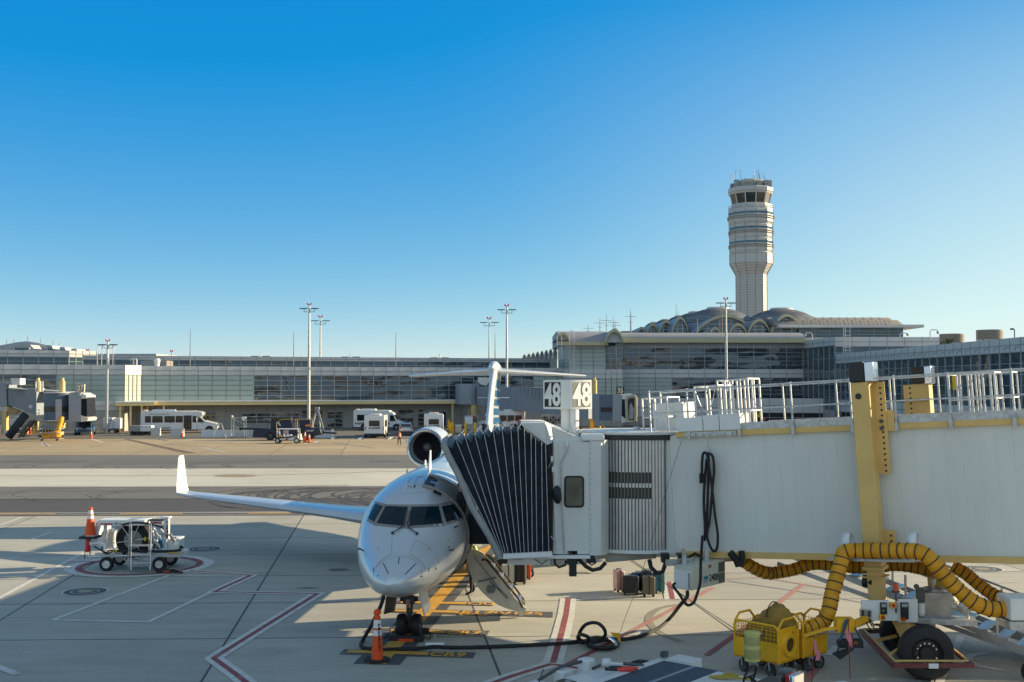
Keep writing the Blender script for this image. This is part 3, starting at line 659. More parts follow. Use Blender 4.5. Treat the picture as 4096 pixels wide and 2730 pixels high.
# airstair door let down on the left side
def DR(x, y, D): return ACI @ at(*A2(x, y), D)
ST = MB(); out = [(1484, 232), (1486, 300), (1502, 380), (1530, 460), (1575, 545), (1635, 620), (1710, 690), (1800, 755), (1890, 795), (1985, 822), (2088, 832), (2102, 795)]
inn = [(2065, 770), (1975, 675), (1930, 600), (1830, 470), (1740, 360), (1640, 262), (1560, 225)]
poly = [DR(x, y, 30.0) for x, y in out + inn]; vec = ACI.to_3x3() @ V((0, .06, 0))
ad = MB().prism(poly, vec).build('airstair_door', mCab, AC)
vec2 = ACI.to_3x3() @ V((0, .85, 0)); dep = ACI.to_3x3() @ V((0, .80, 0))
MB().prism([p + dep for p in poly], vec).build('stair_side', mCab, ad)
b = MB(); P = [DR(x, y, 30.0) + vec for x, y in out[:-1]]
for i in range(len(P) - 1): b.prism([P[i], P[i + 1], P[i + 1] + (P[i + 1] - P[i]).cross(V((0, 1, 0))).normalized() * .03, P[i] + (P[i + 1] - P[i]).cross(V((0, 1, 0))).normalized() * .03], ACI.to_3x3() @ V((0, .74, 0)))
b.build('door_skin', mSilver, ad)
for x, y in ((1700, 340), (1790, 440), (1890, 560), (1985, 680)):
    a = DR(x - 10, y + 25, 30.06); c = DR(x + 75, y + 25, 30.06); d_ = DR(x - 10, y + 48, 30.06); e = DR(x + 75, y + 48, 30.06); MB().prism([a, c, e, d_], ACI.to_3x3() @ V((0, .74, 0))).build('step', mAlu, ad)
for pts, D in (([(1645, 300), (1652, 282), (1690, 290), (1760, 372), (1900, 545), (2020, 690), (2068, 790)], 29.98), ([(1672, 262), (1690, 238), (1718, 245), (1800, 340), (1950, 530), (2070, 690), (2090, 740)], 30.86)):
    MB().tube([DR(x, y, D) for x, y in pts], .030, 8).build('handrail', M('handrail tube', (.06, .05, .04), .4, .6), ad)
b = MB(); b.tube([DR(1560, 260, 29.97), DR(1900, 690, 29.97)], .008, 5); b.bar(DR(1600, 520, 29.97), DR(1790, 475, 29.97), .04, .02); b.bar(DR(1720, 510, 29.97), DR(1910, 690, 29.97), .05, .02)
for i in range(7):
    w_ = 48 * math.sqrt(1 - ((i - 3) / 4.2) ** 2); b.bar(DR(1735 - w_, 556 + i * 13, 29.99), DR(1735 + w_, 556 + i * 13, 29.99), .022, .012)
b.build('door_linkage', mSteelD, ad)
MB().cyl(DR(2050, 848, 30.2), DR(2050, 848, 30.3), .07, n=12).build('door_roller', mHub, ad)
# chocks at the nose wheels
ch = MB(); 
for yy in (-.42, .42): ch.prism([(-.42, yy - .14, 0), (-.42, yy + .14, 0), (-.42, yy + .05, .13), (-.42, yy - .05, .13)], (.84, 0, 0))
ch.tube([(-.42, -.4, .08), (-.6, -.3, .02), (-.55, .2, .02), (-.42, .4, .08)], .012, 5); ch.tube([(.42, -.4, .08), (.56, -.3, .02), (.52, .2, .02), (.42, .4, .08)], .012, 5)
cp = ACM @ V((0, 2.95, 0)); chock = thing('wheel_chocks', 'black rubber chocks joined by rope at the nose wheels', 'wheel chock', cp, R(-3.89)); ch.build('chock_blocks', mBlk, chock)
MB().bx(-.18, .2, -.575, -.565, .01, .08).build('orange_tag', mOrg, chock)
# ------------------------------------------------------------ boarding bridge 48
mWall = M('bridge wall paint', (.70, .715, .68), .5, var=.05, scale=1.2, spots=.35, spotcol=(.60, .61, .57), stretch=(1, 1, .35))
mWall2 = M('bridge cab paint', (.64, .66, .635), .42, var=.05, scale=1.5, spots=.25, spotcol=(.48, .48, .45))
mSeam = M('wall seam', (.58, .59, .55), .6)
mCanv = M('canopy fabric', (.022, .027, .038), .95, ior=1.15, var=.30, scale=3, bump=.5, bscale=5)
mCanvG = M('canopy bumper', (.30, .31, .31), .7, var=.15, scale=6, bump=.4, bscale=12)
mCream = M('cream yellow paint', (.72, .485, .17), .45, var=.06, scale=2.5, spots=.3, spotcol=(.58, .38, .14))
mSlat = M('curtain slat', (.56, .58, .58), .32, .55, var=.08, scale=4)
mGlassW = M('window glass', (.06, .075, .06), .05, var=.5, scale=2.2, ior=1.6)
mSignK = M('sign black', (.016, .016, .016), .5, var=.1)
mSignG = M('sign grey', (.24, .24, .21), .25, var=.1)
mSignW = M('sign white', (.78, .78, .76), .4, var=.03)
mWB = M('white enamel', (.76, .77, .76), .38, var=.04, scale=3)
mRedB = M('bumper red', (.15, .035, .04), .45, var=.2)
mStain = M('stainless tank', (.36, .35, .33), .34, .85, var=.2, scale=4)
e1 = V((7.33, -4.5, .52)).normalized(); e2 = V((.523, .852, 0)).normalized(); e3 = e1.cross(e2).normalized()
JBM = MX(((e1.x, e2.x, e3.x, 3.67), (e1.y, e2.y, e3.y, 28.7), (e1.z, e2.z, e3.z, 0), (0, 0, 0, 1))); JBI = JBM.inverted()
JB = thing('boarding_bridge', 'near grey passenger boarding bridge with gate 48 sign docked at the jet', 'boarding bridge', m=JBM)
JO = V((3.67, 28.7, 0))
def J(x, y, yl=0.): return JBI @ onplane(x, y, JO + e2 * yl, e2)
ZB, ZT, LX = J(3300, 2222).z, J(3300, 1722).z, 16.
X0 = J(2612, 2000).x
def jb(b, name, mat, parent=None, **k): return b.build(name, mat, parent or JB, **k)
def wb(b, name, mat, parent=None, **k):      # built in world coordinates
    return b.xf(JBI).build(name, mat, parent or JB, **k)
tun = jb(MB().bx(X0, LX, 0, 2.0, ZB, ZT), 'tunnel', mWall)
b = MB(); x = X0 + .28
while x < LX: b.bx(x - .003, x + .003, -.002, 0, ZB + .02, ZT - .06); x += .345
jb(b, 'wall_seam', mSeam, tun)
jb(MB().bx(X0 - .02, X0 + .55, -.035, -.002, ZB - .12, ZT + .02), 'end_frame', mWall2)
xb = J(2735, 2190).x; xt = J(2708, 1740).x
jb(MB().bx(xb, LX, -.09, .0, ZB - .10, ZB + .045).bx(xb, LX, 0, 2.0, ZB - .10, ZB - .002).hexa([(xb - .14, -.09, ZB - .16), (xb, -.09, ZB - .16), (xb, 0, ZB - .16), (xb - .14, 0, ZB - .16), (xb - .04, -.09, ZB + .06), (xb, -.09, ZB + .12), (xb, 0, ZB + .12), (xb - .04, 0, ZB + .06)]), 'bottom_beam', mCream)
jb(MB().bx(xt, LX, -.10, .05, ZT - .03, ZT + .10).bx(xt, LX, 1.95, 2.1, ZT - .03, ZT + .10), 'top_beam', mCream)
b = MB().bx(xt + .25, xt + 1.6, -.13, -.10, ZT - .03, ZT + .08)
jb(b, 'splice_plate', mGalv); b = MB()
for k in range(7): b.cyl((xt + .35 + k * .19, -.17, ZT + .02), (xt + .35 + k * .19, -.13, ZT + .02), .03, n=8)
jb(b, 'splice_bolt', mGalv)
jb(MB().bx(X0, LX, .05, 1.95, ZT - .02, ZT + .03), 'roof', mGalv)
# railings on the roof
def rail_run(y, posts, top, mid, x0, x1, name='railing'):
    b = MB()
    for x in posts: b.bx(x - .018, x + .018, y - .018, y + .018, ZT + .02, ZT + top)
    for h_ in (top - .03, mid): b.bar((x0, y, ZT + h_), (x1, y, ZT + h_), .034, .034)
    return jb(b, name, mGalv)
np_ = [J(x, 1600, -.12).x for x in (2597, 2748, 2951, 3165, 3402, 3579, 3797)] + [J(3797, 1600, -.12).x + 1.3 * k for k in (1, 2)]
r1 = rail_run(-.12, np_, 1.18, .60, np_[0], LX)
for x in np_: jb(MB().bx(x - .04, x + .04, -.16, -.10, ZT - .07, ZT + .12), 'rail_bracket', M('bracket', (.2, .2, .2), .5, .5) if 0 else mGalv, r1)
fp_ = [J(x, 1560, 2.1).x for x in (2640, 2930, 3131, 3345, 3560, 3755, 3905)]
rail_run(2.1, fp_, 1.18, .60, fp_[0], LX)
jb(MB().bx(np_[2], LX, -.05, -.03, ZT + .10, ZT + .27).bx(np_[2], LX, 2.03, 2.05, ZT + .10, ZT + .27), 'toe_board', mGalv)
def cage(x0, x1, y0, y1, h_, nx, ny, mids, name='hatch_guard', base=.03, mat=None, r=.018):
    b = MB()
    for i in range(nx + 1):
        for y in (y0, y1):
            x = x0 + (x1 - x0) * i / nx; b.bx(x - r, x + r, y - r, y + r, ZT + base, ZT + h_)
    for j in range(1, ny):
        for x in (x0, x1):
            y = y0 + (y1 - y0) * j / ny; b.bx(x - r, x + r, y - r, y + r, ZT + base, ZT + h_)
    for m_ in mids + [h_]:
        for y in (y0, y1): b.bar((x0, y, ZT + m_), (x1, y, ZT + m_), .034)
        for x in (x0, x1): b.bar((x, y0, ZT + m_), (x, y1, ZT + m_), .034)
    return jb(b, name, mat or mAlu)
jx = lambda x, y=.6: J(x, 1650, y).x
cage(jx(2578), jx(2676), .5, 1.3, 1.0, 2, 1, [.5])
cage(jx(2798), jx(2890), .35, 1.35, 1.22, 2, 1, [.45], r=.02)
g_ = cage(jx(2890), jx(3012), .35, 1.2, 1.34, 4, 2, [.55], r=.02)
jb(MB().tube([(jx(2802), .34, ZT + 1.1)] + [(jx(2802) + (jx(2880) - jx(2802)) * k / 8, .34, ZT + 1.1 - .55 * math.sin(math.pi * k / 8)) for k in range(1, 8)] + [(jx(2880), .34, ZT + 1.1)], .012, 5), 'safety_chain', mGalv, g_)
cage(jx(3800, 0), jx(3985, 0), .1, 1.1, 1.12, 4, 1, [.16, .55], r=.02)
cage(jx(3940, 0), jx(4030, 0), 1.1, 1.9, 1.12, 1, 1, [.55])
jb(MB().bx(jx(3817, 0), jx(3830, 0), .04, .06, ZT + .78, ZT + 1.08), 'yellow_plate', M('rail plate yellow', (.75, .48, .02), .5))
# boxes on the roof edge, air unit
for a, c, h_ in ((2709, 2810, .39), (2811, 2876, .43), (2877, 2962, .44)):
    t_ = jb(MB().bx(J(a, 1700, -.15).x, J(c, 1700, -.15).x - .01, -.14, .5, ZT + .10, ZT + h_ + .06), 'roof_box', mWB, bevel=.015)
jb(MB().bx(jx(2622, 1.2), jx(2742, 1.2), 1.0, 1.9, ZT + .03, ZT + .86).bx(jx(2605, 1.2), jx(2752, 1.2), .95, 1.95, ZT + .03, ZT + .12), 'roof_air_unit', mWB, bevel=.03)
jb(MB().bx(jx(2520), jx(2580), .4, .8, ZT - .02, ZT + .16).bx(jx(2536), jx(2552), .5, .7, ZT + .1, ZT + .28).cyl((jx(2530), .3, ZT + .1), (jx(2575), .35, ZT + .18), .04, n=8), 'roof_motor', mGalv)
# lift columns
cxj = J(3442, 1560, -.55).x; ctop = J(3442, 1530, -.55).z
def column(y0, y1, xc, top, bot, name='lift_column'):
    c = jb(MB().bx(xc - .19, xc + .19, y0, y1, bot, top), name, mCream, bevel=.012)
    return c
col1 = column(-.62, -.17, cxj, ctop, 1.75)
def flange(xa, z0, z1, y, par, step=.125):
    jb(MB().bx(xa, xa + .26, y, y + .02, z0, z1), 'flange', mCream, par)
    b = MB(); z = z0 + .07
    while z < z1 - .03: b.cyl((xa + .16, y - .006, z), (xa + .16, y + .001, z), .026, n=10); z += step
    jb(b, 'flange_hole', mBlkP, par)
flange(cxj + .19, J(3500, 1995, -.2).z + .55, ctop - .01, -.20, col1); flange(cxj + .19, ZB + .05, ZB + .62, -.20, col1)
jb(MB().cyl((cxj - .04, -.63, J(3440, 1586, -.62).z), (cxj - .04, -.615, J(3440, 1586, -.62).z), .07, n=14), 'column_cover', mBlkP, col1)
jb(MB().bx(cxj - .21, cxj + .12, -.66, -.13, ctop + .01, ctop + .46), 'column_cap', mBlkP, col1, bevel=.02)
jb(MB().bx(cxj + .12, cxj + .33, -.62, -.16, ctop - .0, ctop + .45), 'cap_foil', mPolish, col1, bevel=.02)
jb(MB().bx(cxj + .36, cxj + .60, -.16, -.08, ZT - .08, ZT + .40), 'hanger_plate', mCream, col1, bevel=.02)
b = MB()
for z in (ZT - .0, ZT + .16): b.cyl((cxj + .33, -.25, z), (cxj + .33, -.20, z), .045, n=8)
jb(b, 'hanger_bolt', mSteelD, col1)
c2x = J(3690, 1580, 2.3).x; c2t = J(3680, 1536, 2.3).z
col2 = column(2.16, 2.58, c2x, c2t, .9)
flange(c2x - .42, ZT + .2, c2t - .01, 2.18, col2); jb(MB().bx(c2x - .19, c2x + .1, 2.1, 2.62, c2t + .01, c2t + .42), 'column_cap', mBlkP, col2, bevel=.02)
jb(MB().bx(c2x + .1, c2x + .27, 2.12, 2.6, c2t - .02, c2t + .42), 'cap_foil', mPolish, col2, bevel=.02)
jb(MB().bx(cxj - .16, cxj + .16, -.57, -.22, .95, 1.76).bx(cxj - .23, cxj + .23, -.66, -.14, 1.72, 1.80), 'inner_column', mCream, bevel=.01)
jb(MB().bx(cxj - .24, cxj + .24, -.64, -.13, 1.95, 2.0).bx(cxj - .24, cxj + .24, -.64, -.13, 1.55, 1.58), 'column_collar', mCream)
# wheel carriage (world coordinates)
wx = V((.13, .99, 0)).normalized(); wl = V((wx.y, -wx.x, 0))
W1 = V((8.72, 23.95, .57)); W2 = W1 + wx * 2.0
for c in (W1, W2):
    t_ = MB().lathe([(.30, -.13), (.33, -.19), (.47, -.2), (.55, -.15), (.57, -.06), (.57, .06), (.55, .15), (.47, .2), (.33, .19), (.30, .13)], JBI @ c, JBI.to_3x3() @ wx, 36).build('wheel', mBlk, JB)
    MB().lathe([(0, -.14), (.14, -.15), (.16, -.09), (.26, -.08), (.31, -.16), (.31, .16), (.2, .1), (0, .1)], JBI @ c, JBI.to_3x3() @ wx, 28).build('rim', mBlkP, t_)
    b = MB()
    for k in range(14):
        a = 2 * math.pi * k / 14; p = c + (wl * math.cos(a) + V((0, 0, math.sin(a)))) * .21; b.cyl(p - wx * .13, p - wx * .09, .017, n=6)
    wb(b, 'wheel_nut', mPolish, t_)
b = MB().bar(W1 + wx * .3, W2 - wx * .3, .3, .3).cyl(W1, W2, .08, n=10).bar(W1 + wx * .9 - V((0, 0, .1)), W1 + wx * .9 + V((-.35, .35, .75)), .34, .3)
wb(b, 'axle_beam', mCream, bevel=.01)
fr = [V((7.80, 23.25, .46)), V((9.42, 23.25, .46)), V((9.75, 26.5, .46)), V((8.12, 26.5, .46))]
b = MB()
for i in range(4): b.bar(fr[i], fr[(i + 1) % 4], .07, .09)
bf = wb(b, 'wheel_bumper', mRedB)
fi = [p + (V((8.75, 24.9, .46)) - p) * .07 + V((0, 0, .07)) for p in fr]; b = MB()
for i in range(4): b.bar(fi[i], fi[(i + 1) % 4], .035, .035)
for t in (.2, .65): b.bar(fr[0].lerp(fr[3], t), W1 + wx * (2.0 * t + .2) - wl * .3, .06, .06)
wb(b, 'bumper_frame', mCream, bf)
p = fr[0].lerp(fr[1], .5); wb(MB().bx(p.x - .1, p.x + .1, p.y - .04, p.y - .036, .41, .51), 'number_plate', mReflW, bf)
# hydraulic platform, tank, control panels
b = MB().hexa([(8.75, 24.9, .98), (10.05, 24.5, .98), (10.3, 25.5, .98), (8.95, 26.0, .98), (8.75, 24.9, 1.10), (10.05, 24.5, 1.10), (10.3, 25.5, 1.10), (8.95, 26.0, 1.10)])
b.bar((9.3, 25, .5), (9.3, 25.2, 1.0), .12); wb(b, 'hydraulic_platform', mGalv)
b = MB().hexa([(9.05, 25.0, 1.10), (9.62, 24.85, 1.10), (9.8, 25.5, 1.10), (9.2, 25.7, 1.10), (9.05, 25.0, 1.62), (9.62, 24.85, 1.62), (9.8, 25.5, 1.62), (9.2, 25.7, 1.62)])
b.cyl((9.4, 25.25, 1.62), (9.4, 25.25, 1.68), .24, n=20).cyl((9.35, 25.2, 1.68), (9.35, 25.2, 1.78), .04).cyl((9.35, 25.2, 1.78), (9.35, 25.2, 1.9), .065); tk = wb(b, 'hydraulic_tank', mStain)
wb(MB().cyl((8.98, 24.9, 1.2), (8.98, 24.9, 1.42), .085, n=14).sph((8.98, 24.9, 1.2), .085), 'oil_filter', mWB); wb(MB().bx(8.9, 9.05, 24.85, 25.0, 1.44, 1.72).cyl((8.86, 24.85, 1.78), (8.86, 24.83, 1.78), .06), 'pressure_gauge', mSteelD)
wb(MB().sph((9.95, 25.0, 1.33), (.16, .16, .17)).cyl((9.7, 25.1, 1.3), (10.25, 24.95, 1.3), .08).cyl((10.0, 24.9, 1.1), (10.0, 24.9, 1.5), .03).sph((9.75, 25.3, 1.4), .19), 'hydraulic_pump', M('pump casting', (.62, .60, .56), .4, .5, spots=.5))
wb(MB().cyl((7.92, 25.55, 1.78), (8.0, 25.5, 1.78), .14, n=14).cyl((8.0, 25.5, 1.78), (8.1, 25.4, 1.78), .1, n=14), 'lift_motor', mBlkP)
PD = 24.75
def pq(x0, y0, x1, y1, D, th, name, mat, par=None, bev=.004):
    a, c = at(3300 + x0 * .38269, 2130 + y1 * .38269, D), at(3300 + x1 * .38269, 2130 + y0 * .38269, D)
    return wb(MB().bx(a.x, c.x, D, D + th, a.z, c.z), name, mat, par, bevel=bev)
cp = pq(383, 712, 668, 925, PD, .05, 'control_panel', mWB); cp2 = pq(668, 735, 770, 925, PD + .02, .05, 'control_panel', mWB); cp3 = pq(770, 700, 968, 942, PD - .03, .05, 'control_panel', mWB)
for (x0, y0, x1, y1, D, pr) in ((585, 738, 650, 858, PD - .06, cp), (797, 738, 874, 910, PD - .09, cp3)): 
    d_ = pq(x0, y0, x1, y1, D, .055, 'drive_display', mSignK, pr); pq(x0 + 8, y0 + 10, x1 - 8, y0 + 45, D - .006, .005, 'display_window', M('display grey', (.35, .37, .36), .2), d_)
pq(600, 812, 622, 826, PD - .07, .005, 'indicator', M('indicator green', (.02, .5, .1), .4), cp)
for (x0, y0, x1, y1, D, pr) in ((372, 805, 425, 885, PD - .08, cp), (435, 812, 492, 892, PD - .08, cp)):
    k_ = pq(x0, y0, x1, y1, D, .075, 'switch_box', M('switch box', (.42, .40, .35), .5), pr)
    for yy in (.33, .72): 
        q = at(3300 + (x0 + x1) / 2 * .38269, 2130 + (y0 + (y1 - y0) * yy) * .38269, D - .02); wb(MB().cyl(q, q + V((0, .03, 0)), .035, n=10), 'knob', mBlkP, k_)
for x, y, pr in ((722, 768, cp2), (608, 892, cp), (822, 908, cp3)):
    q = at(3300 + x * .38269, 2130 + y * .38269, PD - .1); wb(MB().bx(q.x - .06, q.x + .06, PD - .075, PD - .0, q.z - .055, q.z + .055), 'stop_button_box', mYel, pr); wb(MB().cyl(q, q + V((0, .04, 0)), .04, n=12), 'stop_button', mRedL, pr)
q = at(3300 + 740 * .38269, 2130 + 600 * .38269, PD); b_ = wb(MB().cyl(q + V((0, 0, -.5)), q + V((0, 0, -.05)), .016).cyl(q - V((0, 0, .06)), q - V((0, 0, .02)), .085, n=16), 'beacon_post', mSteelD); wb(MB().cyl(q - V((0, 0, .02)), q + V((0, 0, .13)), .06, .05, 16), 'beacon_lens', M('amber lens', (.75, .09, .01), .3), b_)
wb(MB().bar(at(3415, 2500, 24.9), at(3560, 2445, 25.1), .1, .14), 'tow_arm', mCream)
b = MB()
for k, (x0, x1, yy) in enumerate(((410, 570, 1040), (450, 560, 1010), (470, 575, 960))):
    pts = [at(3300 + X_ * .38269, 2130 + Y_ * .38269, PD - .03 - .02 * k) for X_, Y_ in ((x0, 900), (x0 + 40, 980), (x0 + 80, yy), (x1 - 20, yy), (x1 + 20, 1000), (x1 - 10, 960), (x0 + 70, 960 + 10 * k))]; b.tube(pts, .014, 6)
wb(b, 'control_cable', mBlk)
# cradle holding the big hose
CY_ = -.82
a0, a1_ = J(3322, 2235, CY_), J(3662, 2242, CY_)
sh = jb(MB().bar(a0, a1_, .36, .05, up=(0, 0, 1)).bar((cxj - .3, CY_ + .1, a0.z - .05), (cxj - .3, -.6, a0.z - .05), .06).bar((cxj + .3, CY_ + .1, a0.z - .05), (cxj + .3, -.6, a0.z - .05), .06), 'hose_shelf', mGalv)
for x in (3392, 3657):
    c = J(x, 2180, CY_); r_ = .235; b = MB(); P0 = []; 
    ang = [R(-20 + k * 20) for k in range(12)]
    prof = [(r_, -.32)] + [(r_ * math.cos(a), r_ * math.sin(a) * 1.1) for a in ang if 0 <= a <= math.pi] + [(-r_, -.32)]
    b.loft([[(c.x - .09, c.y - p[0], c.z + p[1]) for p in prof], [(c.x + .09, c.y - p[0], c.z + p[1]) for p in prof]], closed=False); o = jb(b, 'hose_cradle', mWB, fix=False); so_ = o.modifiers.new('s', 'SOLIDIFY'); so_.thickness = .012
# cab, built square to the camera side
CD = 28.0
zt, zb = Zat(1768, CD), Zat(2217, CD); cx0, cx1, cx2, cx3 = (Xat(x, CD) for x in (2211, 2358, 2402, 2426))
wb(MB().bx(cx0, cx1, CD, CD + 2.9, zb, zt), 'cab_wall', mWall2)
wb(MB().bx(Xat(2181, CD), cx0 - .002, CD - .02, CD + .12, zb, zt + .02), 'cab_jamb', mBlk)
wb(MB().prism([(cx1, CD - .03, zb - .03), (cx2, CD - .03, zb - .03), (cx3 + .06, CD + .28, zb - .03), (cx3 + .06, CD + 2.5, zb - .03), (cx1, CD + 2.5, zb - .03)], (0, 0, zt - zb + .06)), 'cab_corner', mWall2)
b = MB()
for k in range(22): z = zb + .1 + k * .125; b.cyl((cx1 + .025, CD - .04, z), (cx1 + .025, CD - .028, z), .010, n=6)
wb(b, 'rivet', mSteelD)
wb(MB().bx(Xat(2216, CD), Xat(2230, CD), CD - .05, CD, zb + .02, zt - .02), 'cab_pillar', mWall2)
wb(MB().bx(Xat(2003, CD), cx1 - .002, CD - .10, CD + 3.0, zb - .10, zb - .02).bx(Xat(2030, CD), Xat(2200, CD), CD + .2, CD + .4, zb - .3, zb - .1), 'cab_sill', mWB)
wb(MB().bx(Xat(1995, CD), cx0, CD + .05, CD + 3.0, zb - .02, zb + .06), 'cab_floor', mSteelD)
wb(MB().bx(Xat(1870, 28.8), Xat(2010, 28.8), 28.85, 30.6, zb + .12, zb + .20).bx(Xat(1885, 28.8), Xat(2030, 28.8), 28.82, 28.86, zb + .16, zb + 1.0), 'floor_lip', M('lip navy', (.012, .016, .03), .7))
def rrect(x0, x1, z0, z1, r, n=5):
    out = []
    for cx_, cz_, a0_ in ((x1 - r, z1 - r, 0), (x0 + r, z1 - r, 90), (x0 + r, z0 + r, 180), (x1 - r, z0 + r, 270)):
        for k in range(n + 1): a = R(a0_ + 90 * k / n); out.append((cx_ + r * math.cos(a), cz_ + r * math.sin(a)))
    return out
wx0, wx1, wz0, wz1 = Xat(2256, CD), Xat(2335, CD), Zat(2031, CD), Zat(1904, CD)
o1, o2 = rrect(wx0, wx1, wz0, wz1, .09), rrect(wx0 + .04, wx1 - .04, wz0 + .04, wz1 - .04, .06); n = len(o1)
b = MB().add([(x, CD - .02, z) for x, z in o1] + [(x, CD - .03, z) for x, z in o2], [(i, (i + 1) % n, (i + 1) % n + n, i + n) for i in range(n)]); b.loft([[(x, CD - .02, z) for x, z in o1], [(x, CD + .01, z) for x, z in o1]], cap=False)
wn = wb(MB().poly([(x, CD - .012, z) for x, z in o2]), 'cab_window', mGlassW, fix=False); wb(b, 'window_gasket', mBlk, wn)
b = MB()
for pts in ([(1275, 275), (1275, 335), (1217, 460), (1224, 800), (1240, 1150), (1250, 1285)], [(1147, 530), (1155, 800), (1165, 1100), (1180, 1250)], [(1128, 1110), (1165, 1170), (1168, 1240)], [(1135, 430), (1105, 500)]):
    b.tube([at(1700 + x * .4464, 1650 + y * .4464, CD - .04) for x, y in pts], .014, 6)
wb(b, 'conduit', mGalv)
for x, y in ((1137, 418), (1147, 512), (1272, 288)):
    q = at(1700 + x * .4464, 1650 + y * .4464, CD - .05); wb(MB().bx(q.x - .03, q.x + .03, CD - .08, CD - .01, q.z - .07, q.z + .07), 'lamp_fitting', mWB, bevel=.01)
q = at(2227, 1980, CD - .25); wb(MB().lathe([(0, .05), (.12, .04), (.22, .0), (.23, -.02), (.0, -.02)], q, (-.9, -.42, 0), 20).bar(q, q + V((-.2, .25, .05)), .015).bar(q, q + V((-.1, .25, -.12)), .015), 'convex_mirror', mBlkP)
# rolling curtain of vertical slats
cc_, cr = V((3.28, 29.93, 0)), 1.56
za, zc_, zd, ze, zf, zg = zb + .03, Zat(1995, 28.5), Zat(1950, 28.5), Zat(1933, 28.5), Zat(1889, 28.5), zt + .02
b = MB(); NS = 25
for k in range(NS):
    a0_, a1b = R(214 + k * 3.1), R(214 + (k + .74) * 3.1)
    p = [cc_ + V((math.cos(a) * r, math.sin(a) * r, 0)) for a, r in ((a0_, cr), (a1b, cr), (a1b, cr - .04), (a0_, cr - .04))]
    for z0, z1 in (((za, zc_), (zd, ze), (zf, zg)) if k < NS - 4 else ((za, zg),)):
        b.prism([(q.x, q.y, z0) for q in p], (0, 0, z1 - z0))
    a2 = R(214 + (k + .70) * 3.1); p = [cc_ + V((math.cos(a) * r, math.sin(a) * r, 0)) for a, r in ((a2, cr + .025), (a1b, cr + .025), (a1b, cr), (a2, cr))]; b.prism([(q.x, q.y, za) for q in p], (0, 0, zg - za))
cu_ = wb(b, 'rolling_curtain', mSlat)
wb(MB().lathe([(cr - .035, za), (cr - .035, zg)], cc_, (0, 0, 1), 30, a0=210, a1=295, x=(1, 0, 0)), 'curtain_backing', M('backing', (.055, .055, .05), .4), cu_, fix=False)
wb(MB().lathe([(cr - .1, zg), (cr + .06, zg), (cr + .06, zg + .12), (cr - .1, zg + .12)], cc_, (0, 0, 1), 24, a0=208, a1=296, x=(1, 0, 0)), 'curtain_header', mBlkP)
wb(MB().lathe([(0, zg + .13), (cr + .02, zg + .13), (cr + .02, zg + .19), (0, zg + .22)], cc_, (0, 0, 1), 30), 'rotunda_roof', mWall2)
wb(MB().lathe([(cr - .2, za - .08), (cr + .05, za - .08), (cr + .05, za), (cr - .2, za)], cc_, (0, 0, 1), 24, a0=208, a1=296, x=(1, 0, 0)), 'curtain_sill', mWB)
wb(MB().bx(Xat(2327, 27.95), Xat(2418, 27.95), CD - .06, CD + .6, Zat(1765, CD), Zat(1738, CD)), 'motor_cover', mWB, bevel=.04)
wb(MB().bar(at(2425, 2238, 28.3), at(2620, 2222, 28.7), .12, .14), 'drip_beam', M('taupe beam', (.30, .28, .23), .6, var=.2))
# hood plates
def R3(x, y, D): return at(1700 + x * .4464, 1650 + y * .4464, D)
wb(MB().prism([R3(843, 97, 27.92), R3(1076, 92, 27.92), R3(1092, 292, 27.92)], (0, .03, 0)), 'hood_plate', mWall2)
wb(MB().poly([R3(1077, 93, 27.93), R3(1428, 262, 29.2), R3(1160, 268, 28.0), R3(1094, 290, 27.94)]), 'hood_plate', mWall2, fix=False)
wb(MB().hexa([(Xat(2150, 28), 28.1, zt - .3), (cx1, 28.1, zt - .02), (cx1, 30.8, zt - .02), (Xat(2150, 28), 30.8, zt - .3), (Xat(2085, 28), 28.1, Zat(1694, 28)), (Xat(2180, 28), 28.1, Zat(1694, 28)), (Xat(2180, 28), 30.8, Zat(1694, 28)), (Xat(2085, 28), 30.8, Zat(1694, 28))]), 'hood', mWall2)
# bellows canopy
tops = [(190, 288), (275, 240), (360, 224), (444, 196), (528, 182), (610, 160), (690, 148), (768, 142), (832, 142), (890, 152), (950, 200), (990, 238), (1045, 272), (1080, 292)]
bots = [(684, 1276), (692, 1275), (704, 1273), (722, 1271), (748, 1269), (785, 1267), (822, 1265), (856, 1263), (890, 1261), (926, 1259), (962, 1257), (1003, 1255), (1055, 1252), (1110, 1250)]
ND, FD = 27.72, 31.1
secs = []
for i in range(len(tops)):
    T, B_ = R3(*tops[i], ND), R3(*bots[i], ND)
    secs.append([B_, B_.lerp(T, .33), B_.lerp(T, .66), T, V((T.x, (ND + FD) / 2, T.z + .04)), V((T.x, FD, T.z)), V((B_.x, FD, B_.z))])
    if i < len(tops) - 1:
        T2_, B2_ = R3(*tops[i + 1], ND), R3(*bots[i + 1], ND); T, B_ = T.lerp(T2_, .5), B_.lerp(B2_, .5); dn = (.20 if i < 8 else .04); iny = .03
        T = V((T.x + (.03 if i < 8 else 0), ND + iny, T.z - dn)); B_ = V((B_.x, ND + .02, B_.z))
        secs.append([B_, B_.lerp(T, .33), B_.lerp(T, .66), T, V((T.x, (ND + FD) / 2, T.z + .04)), V((T.x, FD - iny, T.z)), V((B_.x, FD, B_.z))])
cn = wb(MB().loft([[tuple(p) for p in s_] for s_ in secs], closed=False), 'canopy', mCanv, fix=False)
mTop = M('canopy top vinyl', (.17, .20, .215), .5, var=.3, scale=4, bump=.3, bscale=6)
b = MB()
for i in range(0, 17):
    s0, s1 = secs[i], secs[i + 1]; up = V((0, 0, .02)); b.loft([[s0[3] + up, s0[4] + up, s0[5] + up], [s1[3] + up, s1[4] + up, s1[5] + up]], closed=False)
wb(b, 'canopy_top', mTop, cn, fix=False)
